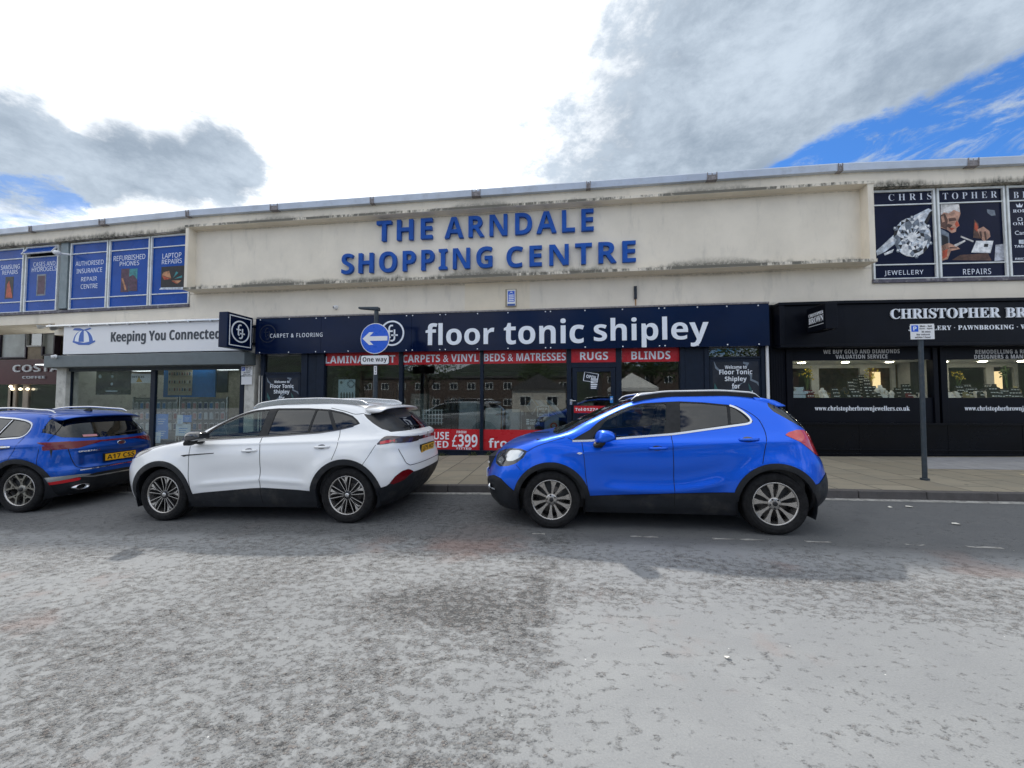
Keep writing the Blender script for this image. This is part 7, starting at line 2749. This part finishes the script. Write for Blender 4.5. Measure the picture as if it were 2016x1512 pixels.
    rd = [(2.452, .468), (2.494, .470), (3.17, .432), (3.19, .55), (3.26, .68), (3.37, .78), (3.50, .835), (3.545, .95), (3.558, 1.03), (3.52, 1.20), (3.238, 1.172), (2.464, 1.138), (2.40, 1.136), (2.425, 1.02), (2.448, .90), (2.445, .70)]
    sh_.side(fd, 'door_f', ymin=.5)
    sh_.side(rd, 'door_r', ymin=.5)
    root = thing('parked_car', 'white crossover car with black wheel arches parked between the two blue cars', 'car', (-6.44, 5.645, -.044 - .029 * 5.44))
    root.rotation_euler = (0, -math.atan(.029), 0)
    body = sh_.part('body', 0, 0, .03, 1)
    seam = MB()
    sh_.ribbon(seam, [(1.36, 1.10), (1.37, .90), (1.385, .60), (1.42, .38)], .007)
    sh_.ribbon(seam, [(2.40, 1.136), (2.425, 1.02), (2.448, .90), (2.445, .70), (2.452, .468)], .008)
    sh_.ribbon(seam, [(3.52, 1.205), (3.558, 1.03), (3.545, .95), (3.50, .835)], .007)
    sh_.ribbon(seam, [(.74, 1.005), (.95, 1.06), (1.2, 1.10), (1.34, 1.12)], .006)
    sh_.ribbon(seam, [(3.30, 1.505), (3.55, 1.45), (3.68, 1.405), (3.80, 1.42)], .007)
    sh_.ribbon(seam, [(4.062, 1.01), (3.974, .85), (3.902, .74)], .006)
    sh_.ribbon(seam, [(3.806, 1.43), (3.814, 1.51)], .006)
    sh_.rear_ribbon(seam, [(.72, 1.01), (.66, .74), (.60, .70), (0, .70)], .008)
    o = len(body.v)
    body.v += seam.v
    body.f += [[i + o for i in f] for f in seam.f]
    body.m += [1] * len(seam.f)
    body.sm += [False] * len(seam.f)
    cbuild(body, 'body', [M['paint_white'], M['seam']], root)
    cl = sh_.part('cladding', 0, -.006, .03, 0)
    sh_.ribbon(cl, [(2.450, .468), (2.46, .26)], .008, .008, 1)
    cbuild(cl, 'cladding', [M['clad'], M['seam']], root)
    for sd in (-1, 1):
        d1 = cbuild(sh_.part('door_f', sd, .0005), 'door', M['paint_white'], root)
        d2 = cbuild(sh_.part('door_r', sd, .0005), 'door', M['paint_white'], root)
        cbuild(sh_.part('win_f', sd, .006, .012, 1), 'window', [M['auto_glass'], M['dark']], d1)
        cbuild(sh_.part('win_r', sd, .006, .012, 1), 'window', [M['auto_dark'], M['dark']], d2)
        cbuild(sh_.part('win_q', sd, .006, .012, 1), 'window', [M['auto_dark'], M['dark']], d2)
        cbuild(sh_.part('win_c', sd, .005, .012, 1), 'window', [M['auto_dark'], M['dark']], root)
        handle(sh_, d1, 2.165, 2.40, .962, M['paint_white'], sd)
        handle(sh_, d2, 3.222, 3.452, .998, M['paint_white'], sd)
        cbuild(sh_.part('headlight', sd, -.002, .015, 0), 'headlight', [M['lamp_dark']], root)
        tl = sh_.part('tail_light', sd, -.006, .02, 0)
        sh_.ribbon(tl, [(4.110, 1.030), (4.214, 1.052), (4.302, 1.048)], .036, .009, 1, (sd,))
        cbuild(tl, 'tail_light', [M['smoke'], M['red_lens']], root)
        cbuild(sh_.part('reflector', sd, -.008, .02, 0), 'reflector', [M['dark_red']], root)
        cbuild(sh_.part('rear_side_glass', sd, .0, .01, 0), 'rear_side_glass', [M['black']], root)
        tr = MB()                                                    # dark blade on the front wing
        V = []
        for u, v in ((1.245, .912), (1.30, .893), (1.335, .905), (1.75, .930), (1.755, .940), (1.33, .922)):
            V.append((u, sd * (float(sh_.sideY(u, v)[0]) + .005), v))
        tr.add(V, [(0, 1, 2, 3, 4, 5)])
        cbuild(tr, 'wing_trim', M['dark'], root)
        tr = MB()
        sh_.ribbon(tr, [(1.42, 1.110), (1.777, 1.118), (2.464, 1.141), (3.238, 1.176), (3.5, 1.210), (3.70, 1.252)], .014, .005, 0, (sd,))
        cbuild(tr, 'window_trim', M['lamp_dark'], root)
        mirror(root, 1.60, sd * 1.055, 1.175, .15, .11, .085, sd, M['lamp_dark'], M['dark'], lean=-.3)
        rl = lambda x: 1.545 + .055 * sm(np.array(x), 1.95, 2.6) - .055 * sm(np.array(x), 3.0, 3.9)
        roof_rail(sh_, root, 2.05, 3.80, .575, lambda x: float(rl(x)), M['alu'], sd, M['alu'], .013, .045)
        for (ax_, az_) in (A1, A2):
            make_wheel(root, ax_, .362, .915, sd, .362, .250, 'blade', .235, .12 if ax_ < 2 else .45)
    cbuild(sh_.part('pillar', 0, .002, .012, 0), 'window_surround', [M['dark']], root)
    cbuild(sh_.part('windscreen', 0, .004, .01, 1), 'windscreen', [M['auto_glass'], M['dark']], root)
    cbuild(sh_.part('rear_window', 0, .004, .01, 1), 'rear_window', [M['auto_dark'], M['dark']], root)
    lb = sh_.part('light_bar', 0, -.004, .01, 0)
    cbuild(lb, 'light_bar', [M['smoke']], root)
    q = MB()
    prof = [(3.80, 1.535), (4.00, 1.522), (4.10, 1.502), (4.11, 1.490), (4.05, 1.476), (3.92, 1.468), (3.84, 1.485)]
    V, F = [], []
    ysn = np.linspace(-.66, .66, 27)
    for yy in ysn:
        e = abs(yy / .66)
        for (u, v) in prof:
            V.append((u - .10 * e ** 3 * (u - 3.8) * 2, yy, v - .022 * e ** 2 - .03 * e ** 8))
    n = len(prof)
    for i in range(len(ysn) - 1):
        for k in range(n):
            F.append((n * i + k, n * i + (k + 1) % n, n * (i + 1) + (k + 1) % n, n * (i + 1) + k))
    F += [tuple(range(n)), tuple(range(n * len(ysn) - 1, n * len(ysn) - n - 1, -1))]
    q.add(V, F, 0, True)
    q.build('spoiler', M['paint_white'], root, local=True, fixn=True)
    number_plate(sh_, root, .87, 'LJ75 HCS', 0, 0, tilt=-.15)
    q = MB()
    xx = sh_.rearX(0, 1.10)
    for yy, zz_, r_ in ((0, 1.098, .035),):
        q.tube([(xx + .012, yy - .03, zz_ + .02), (xx + .012, yy - .005, zz_ - .02), (xx + .012, yy + .015, zz_ + .015), (xx + .012, yy + .035, zz_ - .01)], .005, 6)
    cbuild(q, 'badge', M['chrome'], root)
    q = MB()                                                         # rear wiper
    q.tube([(sh_.rearX(0, 1.20) + .02, 0, 1.20), (sh_.rearX(.3, 1.23) + .02, -.42, 1.23)], .010, 6)
    cbuild(q, 'wiper', M['dark'], root)
    q = MB()
    q.tube([(.95, -.05, 1.11), (1.14, -.60, 1.14)], .009, 6)
    cbuild(q, 'wiper', M['dark'], root)
    q = MB()
    q.box(.03, .09, -.55, .55, .36, .72, 0)
    cbuild(q, 'grille', M['black'], root)
    lining(sh_, root, 1.2, 4.3, 1.05, ('body', 'pillar', 'rear_side_glass'))
    cabin(root, 1.35, 4.05, 1.10, .80)
    seats(root, 2.42, 3.25, .52, .38)
    underbody(root, 4.48, .28, 4.15, .62, (A1, A2), .43)
    return root


crossover()


# ---- deep blue SUV at the left edge, seen from its tail
def suv():
    A1, A2, RA = (.91, .36), (3.58, .36), .415
    def disp(x, z):
        r1, r2 = np.hypot(x - A1[0], z - A1[1]), np.hypot(x - A2[0], z - A2[1])
        d = .018 * np.exp(-((r1 - .46) / .09) ** 2) + .026 * np.exp(-((r2 - .48) / .10) ** 2)
        d = d * sm(z, .30, .5)
        d += .012 * np.exp(-((z - 1.05) / .05) ** 2) * sm(x, 1.2, 1.8) * sm(x, 4.3, 3.7)
        d += -.014 * np.exp(-((z - .68) / .14) ** 2) * sm(x, 1.35, 1.8) * sm(x, 3.15, 2.8)
        return d
    def dispr(x, y, z):
        # tail: hollow around the plate, lip under the glass, swollen bumper
        w = sm(x, 3.90, 4.12) * sm(y, .78, .62)
        d = -.040 * sm(z, .62, .68) * sm(z, .90, .84) * sm(y, .62, .50)
        d += .012 * np.exp(-((z - .955) / .03) ** 2)
        return d * w
    sp = dict(
        front=[(.20, .16), (.30, .08), (.5, .02), (.7, .03), (.85, .09), (.95, .22), (1.02, .50), (1.07, .85), (1.10, 1.0), (1.15, 1.12), (1.25, 1.36), (1.35, 1.58), (1.45, 1.80), (1.53, 2.02), (1.58, 2.2), (1.61, 2.42), (1.622, 2.62), (1.625, 2.75)],
        rear=[(.20, 4.092), (.28, 4.191), (.36, 4.244), (.46, 4.286), (.56, 4.309), (.63, 4.305), (.68, 4.286), (.80, 4.282), (.90, 4.274), (.97, 4.263), (1.03, 4.244), (1.08, 4.214), (1.12, 4.187), (1.20, 4.138), (1.30, 4.069), (1.40, 3.993), (1.47, 3.932), (1.52, 3.849), (1.56, 3.680), (1.59, 3.400), (1.615, 3.000), (1.622, 2.900), (1.625, 2.780)],
        width=[(.20, .84), (.30, .88), (.5, .918), (.7, .927), (.85, .924), (.95, .914), (1.03, .895), (1.10, .858), (1.17, .812), (1.3, .748), (1.42, .692), (1.5, .650), (1.555, .60), (1.595, .51), (1.615, .34), (1.625, .05)],
        af=[(.20, .50), (.5, .64), (.8, .66), (.95, .60), (1.05, .52), (1.12, .34), (1.3, .30), (1.5, .34), (1.6, .55), (1.625, .8)],
        ar=[(.20, .50), (.5, .62), (.85, .66), (1.0, .64), (1.12, .58), (1.25, .50), (1.4, .44), (1.5, .40), (1.59, .55), (1.625, .8)],
        nf=[(.2, 2.7), (.8, 2.6), (1.0, 3.0), (1.1, 3.6), (1.5, 3.2), (1.6, 2.4), (1.625, 2.0)],
        nr=[(.2, 3.0), (.8, 2.7), (1.1, 2.7), (1.2, 2.9), (1.5, 3.0), (1.6, 2.4), (1.625, 2.0)],
        plan=(.05, 1.2, .06, 3.3, 4.31), disp=disp, dispr=dispr, nz=165, nx=150)
    sh_ = Shell(sp)
    for (ax_, az_) in (A1, A2):
        sh_.side([(ax_ + RA * math.cos(t), az_ + RA * math.sin(t)) for t in np.linspace(0, 2 * math.pi, 40, endpoint=False)], 'hole', ymin=.45, nmin=-1)
    dlo = [(1.30, 1.10), (1.60, 1.28), (1.90, 1.43), (2.15, 1.50), (2.48, 1.525), (2.685, 1.524), (3.196, 1.478), (3.40, 1.442), (3.535, 1.395), (3.570, 1.34), (3.555, 1.22), (3.50, 1.168), (3.30, 1.160), (2.4, 1.120)]
    sh_.side(dlo, 'pillar')
    sh_.side([(1.48, 1.14), (1.66, 1.27), (1.92, 1.40), (2.16, 1.475), (2.33, 1.492), (2.32, 1.14)], 'win_f', ('pillar',))
    sh_.side([(2.42, 1.500), (2.685, 1.498), (3.14, 1.458), (3.02, 1.180), (2.42, 1.150)], 'win_r', ('pillar',))
    sh_.side([(3.18, 1.450), (3.38, 1.416), (3.50, 1.372), (3.53, 1.33), (3.52, 1.23), (3.48, 1.192), (3.075, 1.182)], 'win_q', ('pillar',))
    def ws(P, N):
        z, y, x = P[:, 2], P[:, 1], P[:, 0]
        edge = np.interp(z, [1.1, 1.2, 1.4, 1.55], [.75, .70, .61, .54])
        f = np.maximum(np.maximum(y - edge, 1.12 - z), z - 1.56)
        return np.where((x < 2.2) & (N[:, 0] < .2), f, np.abs(f) + .01)
    sh_.field(ws, 'windscreen')
    def rw(P, N):
        z, y, x = P[:, 2], P[:, 1], P[:, 0]
        lo = np.interp(y, [0, .45, .68, .80], [1.105, 1.112, 1.145, 1.28])
        edge = np.interp(z, [1.1, 1.2, 1.35, 1.46], [.74, .775, .735, .66])
        f = np.maximum(np.maximum(y - edge, lo - z), z - 1.455)
        return np.where((x > 3.75) & (N[:, 0] > .05), f, np.abs(f) + .01)
    sh_.field(rw, 'rear_window')
    # tail lamps wrap the corner and are joined by a slim red bar
    sh_.side([(3.79, 1.085), (3.93, 1.078), (4.28, 1.075), (4.32, .96), (4.24, .952), (4.13, .955), (3.99, 1.005), (3.86, 1.055)], 'tail_light', ymin=.62, nmin=.02)
    def lamp(P, N):
        z, y, x = P[:, 2], P[:, 1], P[:, 0]
        lo = np.interp(y, [.28, .45, .60, .9], [1.036, 1.00, .958, .955])
        hi = np.interp(y, [.28, .60, .9], [1.062, 1.070, 1.078])
        f = np.maximum(np.maximum(lo - z, z - hi), .28 - y)
        return np.where((x > 3.9) & (N[:, 0] > .15), f, np.abs(f) + .01)
    sh_.field(lamp, 'tail_light')
    def bar(P, N):
        z, y, x = P[:, 2], P[:, 1], P[:, 0]
        f = np.maximum(np.maximum(1.034 - z, z - 1.060), y - .30)
        return np.where((x > 3.9) & (N[:, 0] > .2), f, np.abs(f) + .01)
    sh_.field(bar, 'light_bar')
    def gate(P, N):
        z, y, x = P[:, 2], P[:, 1], P[:, 0]
        edge = np.interp(z, [.62, .66, .80, .96, 1.10, 1.2], [.56, .64, .67, .70, .80, .84])
        f = np.maximum(np.maximum(.625 - z, z - 1.2), y - edge)
        return np.where((x > 3.9) & (N[:, 0] > .25), f, np.abs(f) + .01)
    sh_.field(gate, 'tailgate')
    RC = .487
    for (ax_, az_) in (A1, A2):
        sh_.side([(ax_ + RC * math.cos(t), az_ + RC * math.sin(t)) for t in np.linspace(0, 2 * math.pi, 48, endpoint=False)], 'cladding', ymin=.45, nmin=-.2)
    sh_.side([(.85, .1), (1.32, .1), (1.36, .40), (3.12, .43), (3.2, .10), (3.4, .05), (.8, .05)], 'cladding', ymin=.45, nmin=-.5)
    sh_.field(lambda P, N: np.where(P[:, 0] < .9, P[:, 2] - .33, .1), 'cladding')
    sh_.field(lambda P, N: np.where(P[:, 0] > 3.7, P[:, 2] - np.interp(P[:, 1], [0, .4, .62, .75, .95], [.535, .525, .49, .455, .445]), .1), 'cladding')
    def refl(P, N):
        z, y, x = P[:, 2], P[:, 1], P[:, 0]
        lo = np.interp(y, [.45, .60, .95], [.505, .492, .445])
        hi = np.interp(y, [.45, .60, .95], [.520, .535, .535])
        f = np.maximum(np.maximum(lo - z, z - hi), np.maximum(.47 - y, 3.90 - x))
        return np.where((x > 3.85) & (N[:, 0] > .05), f, np.abs(f) + .01)
    sh_.field(refl, 'reflector', ('body', 'cladding'))
    def refl2(P, N):
        z, y, x = P[:, 2], P[:, 1], P[:, 0]
        lo = np.interp(y, [.55, .95], [.44, .40])
        f = np.maximum(np.maximum(lo - z, z - lo - .05), np.maximum(.58 - y, 3.90 - x))
        return np.where((x > 3.85) & (N[:, 0] > .05), f, np.abs(f) + .01)
    sh_.field(refl2, 'fog_red', ('body', 'cladding'))
    fd = [(1.36, 1.05), (1.37, .8), (1.39, .40), (2.37, .42), (2.37, 1.12), (1.36, 1.10)]
    rd = [(2.37, .42), (3.10, .43), (3.13, .56), (3.22, .70), (3.36, .80), (3.47, .84), (3.52, 1.0), (3.53, 1.168), (3.30, 1.160), (2.37, 1.12)]
    sh_.side(fd, 'door_f', ymin=.5)
    sh_.side(rd, 'door_r', ymin=.5)
    root = thing('parked_car', 'deep blue SUV with a full width red tail light bar at the left edge', 'car', SUV_LOC)
    root.rotation_euler = (0, -math.atan(.029), SUV_YAW)
    body = sh_.part('body', 0, 0, .03, 1)
    seam = MB()
    sh_.ribbon(seam, [(2.37, 1.12), (2.37, .42)], .007)
    sh_.ribbon(seam, [(3.535, 1.18), (3.52, 1.0), (3.47, .84)], .007)
    sh_.ribbon(seam, [(3.80, 1.49), (3.90, 1.40), (3.93, 1.25), (3.90, 1.10)], .006)
    sh_.ribbon(seam, [(3.86, .98), (3.87, .80), (3.90, .62)], .006)
    sh_.rear_ribbon(seam, [(.69, .955), (.67, .80), (.63, .66), (.56, .625), (0, .622)], .008)
    o = len(body.v)
    body.v += seam.v
    body.f += [[i + o for i in f] for f in seam.f]
    body.m += [1] * len(seam.f)
    body.sm += [False] * len(seam.f)
    cbuild(body, 'body', [M['paint_deep'], M['seam']], root)
    cbuild(sh_.part('tailgate', 0, .001, .03, 1), 'tailgate', [M['paint_deep'], M['seam']], root)
    cbuild(sh_.part('cladding', 0, -.004, .03, 0), 'cladding', [M['clad']], root)
    for sd in (-1, 1):
        d1 = cbuild(sh_.part('door_f', sd, .0005), 'door', M['paint_deep'], root)
        d2 = cbuild(sh_.part('door_r', sd, .0005), 'door', M['paint_deep'], root)
        cbuild(sh_.part('win_f', sd, .006, .012, 1), 'window', [M['auto_glass'], M['dark']], d1)
        cbuild(sh_.part('win_r', sd, .006, .012, 1), 'window', [M['auto_dark'], M['dark']], d2)
        cbuild(sh_.part('win_q', sd, .006, .012, 1), 'window', [M['auto_dark'], M['dark']], d2)
        handle(sh_, d1, 2.10, 2.33, 1.0, M['chrome'], sd)
        handle(sh_, d2, 3.21, 3.44, 1.025, M['chrome'], sd)
        tl = sh_.part('tail_light', sd, -.005, .02, 0)
        cbuild(tl, 'tail_light', [M['dark_red']], root)
        cbuild(sh_.part('reflector', sd, -.008, .02, 0), 'reversing_light', [M['lamp_clear']], root)
        cbuild(sh_.part('fog_red', sd, -.008, .02, 0), 'reflector', [M['red_lens']], root)
        tr = MB()
        sh_.ribbon(tr, [(1.42, 1.105), (2.4, 1.122), (3.30, 1.162), (3.49, 1.170), (3.552, 1.215), (3.568, 1.335), (3.53, 1.393), (3.40, 1.440), (3.196, 1.476), (2.685, 1.522), (2.3, 1.515)], .020, .006, 0, (sd,), thick=.006)
        cbuild(tr, 'window_trim', M['alu'], root)
        tr = MB()
        sh_.ribbon(tr, [(3.17, 1.455), (3.06, 1.178)], .016, .006, 0, (sd,), thick=.004)
        cbuild(tr, 'window_divider', M['alu'], root)
        mirror(root, 1.55, sd * 1.03, 1.16, .125, .105, .085, sd, M['paint_deep'], M['dark'], lean=-.2)
        rl = lambda x: 1.535 + .065 * sm(np.array(x), 1.95, 2.6) - .060 * sm(np.array(x), 2.9, 3.75)
        roof_rail(sh_, root, 2.0, 3.76, .575, lambda x: float(rl(x)), M['alu'], sd, None, .016, .05)
        q = MB()                                                     # oval tailpipe trim
        V, F = [], []
        for (h_, s_) in ((0, .8), (.13, 1.0), (.135, .9), (.05, .85)):
            for k in range(22):
                a = 2 * math.pi * k / 22
                V.append((4.14 + h_, sd * .60 + .105 * s_ * math.cos(a), .335 + .045 * s_ * math.sin(a)))
        for i in range(3):
            for k in range(22):
                F.append((22 * i + k, 22 * i + (k + 1) % 22, 22 * (i + 1) + (k + 1) % 22, 22 * (i + 1) + k))
        q.add(V, F, 0, True)
        q.add(V[66:], [tuple(range(22))], 1)
        cbuild(q, 'tailpipe', [M['chrome'], M['seam']], root)
        for (ax_, az_) in (A1, A2):
            make_wheel(root, ax_, .36, .905, sd, .36, .25, 'twin', .24, .35 if ax_ < 2 else .30)
    cbuild(sh_.part('pillar', 0, .002, .012, 0), 'window_surround', [M['dark']], root)
    cbuild(sh_.part('windscreen', 0, .004, .01, 1), 'windscreen', [M['auto_glass'], M['dark']], root)
    rw_ = cbuild(sh_.part('rear_window', 0, .004, .01, 1), 'rear_window', [M['auto_dark'], M['dark']], root)
    cbuild(sh_.part('light_bar', 0, -.004, .01, 0), 'light_bar', [M['dark_red']], root)
    q = MB()
    prof = [(3.70, 1.548), (3.90, 1.525), (4.04, 1.488), (4.05, 1.476), (4.00, 1.468), (3.88, 1.462), (3.76, 1.49)]
    V, F = [], []
    ysn = np.linspace(-.63, .63, 27)
    for yy in ysn:
        e = abs(yy / .63)
        for (u, v) in prof:
            V.append((u - .12 * e ** 3 * (u - 3.7) * 2, yy, v - .024 * e ** 2 - .03 * e ** 8))
    n = len(prof)
    for i in range(len(ysn) - 1):
        for k in range(n):
            F.append((n * i + k, n * i + (k + 1) % n, n * (i + 1) + (k + 1) % n, n * (i + 1) + k))
    F += [tuple(range(n)), tuple(range(n * len(ysn) - 1, n * len(ysn) - n - 1, -1))]
    q.add(V, F, 0, True)
    q.build('spoiler', M['paint_deep'], root, local=True, fixn=True)
    number_plate(sh_, root, .755, 'A17 CSS', 0, 0, xoff=.02)
    q = MB()
    xx = sh_.rearX(0, .985)
    q.lathe([(.0, .008), (.060, .006), (.066, 0)], lambda u, v, h: (xx + .006 + h, u, .988 + v * .52), 26, 1)
    q.lathe([(.060, .004), (.066, .010), (.072, .002)], lambda u, v, h: (xx + .006 + h, u, .988 + v * .52), 26, 0)
    put_text(q, 'KIA', lambda u, v, d: (xx + .014 + d, u, .988 + v), -.038, .038, -.017, .017, 0, .002, 0, 'sans')
    cbuild(q, 'badge', [M['chrome'], M['black']], root)
    q = MB()
    put_text(q, 'SPORTAGE', lambda u, v, d: (sh_.rearX(u, .90) + .004 + d, u, .90 + v), -.60, -.34, -.012, .012, 0, .004, 0, 'sans')
    cbuild(q, 'model_lettering', M['chrome'], root)
    q = MB()
    sh_.rear_ribbon(q, [(.60, .60), (0, .615)], .014, .004, 0)
    sh_.rear_ribbon(q, [(.62, .50), (.45, .47), (0, .475)], .020, .006, 1)
    cbuild(q, 'bumper_trim', [M['chrome'], M['alu']], root)
    q = MB()
    q.tube([(sh_.rearX(0, 1.15) + .03, .02, 1.155), (sh_.rearX(.2, 1.19) + .03, .45, 1.185)], .010, 6)
    cbuild(q, 'wiper', M['dark'], root)
    q = MB()
    q.prism([(-.10, 0), (.08, 0), (.09, .02), (.06, .065), (.02, .05)], lambda u, v, d: (3.62 + u, d * (1 - v * 8), 1.555 + v), -.02, .02)
    cbuild(q, 'aerial_fin', M['dark'], root)
    q = MB()
    q.prism([(-.48, 1.135), (-.30, 1.13), (-.30, 1.165), (-.48, 1.17)], lambda u, v, d: (sh_.rearX(u, v) + .0 + d, u, v), .0, .002)
    q.build('window_sticker', mat('pink_sticker', (.55, .25, .27), .5), rw_, local=True)
    lining(sh_, root, 1.2, 4.2, 1.05, ('body', 'pillar'))
    cabin(root, 1.35, 4.0, 1.10, .80)
    seats(root, 2.38, 3.20, .52, .38)
    underbody(root, 4.31, .28, 4.05, .62, (A1, A2), .43)
    return root


SUV_YAW = R(6)
SUV_LOC = (-12.08, 5.55, -.044 - .029 * 10.95)
suv()
# ------------------------------------------------------------------ what stands behind the camera and shows in the glass
M['hill'] = mat('wooded_hill', (.012, .022, .009), .95, var=.6, vscale=.08)
M['bark'] = mat('bark', (.06, .045, .032), .9, var=.3, vscale=8, bump=.3)
M['leaf'] = mat('tree_leaf', (.050, .085, .022), .6, var=.45, vscale=1.2)
M['brick'] = mat('brick_wall', (.085, .062, .052), .85, var=.35, vscale=3)
M['roof_tile'] = mat('grey_roof', (.07, .068, .07), .8, var=.2)
M['pale_wall'] = mat('pale_wall', (.50, .48, .43), .8, var=.1)
g = MB()
rk = random.Random(5)
N = 90
V = []
for i in range(N + 1):
    a = math.pi * (1.0 + i / N)
    for k, (r_, h_) in enumerate(((120, -1), (190, 14), (280, 30), (380, 40), (520, 36))):
        hh = h_ * (1 + .22 * math.sin(i * .31) + .12 * math.sin(i * .83 + 1)) if k else h_
        rough = (rk.uniform(-2.5, 2.5)) if k else 0
        e = min(1, min(i, N - i) / 10)
        V.append((r_ * math.cos(a), r_ * math.sin(a), -1 + (hh + rough) * (.35 + .65 * e)))
F = [(5 * i + k, 5 * i + k + 1, 5 * (i + 1) + k + 1, 5 * (i + 1) + k) for i in range(N) for k in range(4)]
g.add(V, F, 0, True)
struct('hills', g, M['hill'], fixn=True)


def tree(x, y, h, label):
    z0 = gz(x)
    r_ = thing('tree', label, 'tree', (x, y, z0), 'trees across the street')
    q = MB()
    q.tube([(x, y, z0 - .1), (x + .1, y, z0 + h * .25), (x - .1, y + .1, z0 + h * .5), (x, y, z0 + h * .8)], [.26, .2, .14, .05], 9)
    tips = []
    for k in range(9):
        a = k * 2.4 + rk.uniform(-.3, .3)
        b0 = Vector((x, y, z0 + h * rk.uniform(.28, .55)))
        b1 = b0 + Vector((math.cos(a), math.sin(a), rk.uniform(.5, 1.0))) * h * rk.uniform(.18, .32)
        q.tube([b0, (b0 + b1) / 2 + Vector((0, 0, .15)), b1], [.09, .06, .02], 6)
        tips.append(b1)
    q.build('trunk', M['bark'], r_)
    l_ = MB()
    tips += [Vector((x + rk.uniform(-1, 1) * h * .22, y + rk.uniform(-1, 1) * h * .22, z0 + h * rk.uniform(.5, .98))) for _ in range(16)]
    for c_ in tips:
        for _ in range(70):
            p = c_ + Vector((rk.gauss(0, 1), rk.gauss(0, 1), rk.gauss(0, .8))) * h * .075
            u_ = Vector((rk.uniform(-1, 1), rk.uniform(-1, 1), rk.uniform(-1, 1))).normalized() * .14
            v_ = u_.cross(Vector((rk.uniform(-1, 1), rk.uniform(-1, 1), rk.uniform(-1, 1)))).normalized() * .08
            l_.add([p - u_, p + v_, p + u_, p - v_], [(0, 1, 2, 3)])
    l_.build('crown', M['leaf'], r_)


for i, (x, y, h) in enumerate(((5.5, -15, 9.0), (8.6, -18, 8.0), (12.5, -16, 9.5), (-16, -24, 10), (-22, -20, 9), (20, -22, 10), (-3.5, -34, 9), (28, -18, 9))):
    tree(x, y, h, 'leafy tree across the street seen only in the shop glass')


def house(x0, x1, y, d, h, wallm, n, label, pitch=.0, floors=2):
    z0 = gz((x0 + x1) / 2) - .1
    r_ = thing('low_building', label, 'building', ((x0 + x1) / 2, y, z0))
    q = MB()
    q.box(x0, x1, y - d, y, z0, z0 + h)
    q.build('wall', wallm, r_)
    q = MB()
    if pitch:
        q.prism([(x0 - .4, z0 + h), (x1 + .4, z0 + h), ((x0 + x1) / 2, z0 + h + pitch)], lambda u, v, dd: (u, y - dd, v), -.4, d + .4)
    else:
        q.box(x0 - .3, x1 + .3, y - d - .3, y + .3, z0 + h + .004, z0 + h + .35)
    q.build('roof', M['roof_tile'], r_)
    for f_ in range(floors):
        for k in range(n):
            xm = x0 + (x1 - x0) * (k + .5) / n
            zc = z0 + (h / floors) * (f_ + .5)
            q = MB()
            for (a, b_, c, e) in ((-.75, .75, -.65, -.57), (-.75, .75, .57, .65), (-.75, -.67, -.57, .57), (.67, .75, -.57, .57), (-.04, .04, -.57, .57)):
                q.box(xm + a, xm + b_, y, y + .06, zc + c, zc + e)
            w_ = q.build('window', M['frame_white'], r_)
            q = MB()
            q.box(xm - .67, xm + .67, y + .005, y + .03, zc - .57, zc + .57)
            q.build('pane', M['black'], w_)


house(-40, 2, -52, 10, 6.2, M['brick'], 12, 'long two storey brick block with white windows across the street')
house(8, 44, -58, 10, 7.0, M['brick'], 10, 'taller brick block with white windows across the street')
house(-6.5, .5, -30, 7, 3.0, M['pale_wall'], 2, 'small white gabled hall across the street', 2.0, 1)
# market gazebo
gz0 = thing('gazebo', 'white market gazebo with a pointed roof across the street', 'tent', (5.2, -9.5, gz(5)))
q = MB()
c = [(3.6, -11.0), (6.8, -11.0), (6.8, -8.0), (3.6, -8.0)]
q.add([(a, b, 2.35) for a, b in c] + [(5.2, -9.5, 3.5)] + [(a, b, 2.10) for a, b in c], [(0, 1, 4), (1, 2, 4), (2, 3, 4), (3, 0, 4), (0, 5, 6, 1), (1, 6, 7, 2), (2, 7, 8, 3), (3, 8, 5, 0)])
q.build('canopy', mat('gazebo_cloth', (.62, .62, .60), .8), gz0)
for a, b in c:
    q = MB()
    q.box(a - .03, a + .03, b - .03, b + .03, gz(5), 2.3)
    q.build('leg', M['alu'], gz0)

bpy.context.view_layer.update()
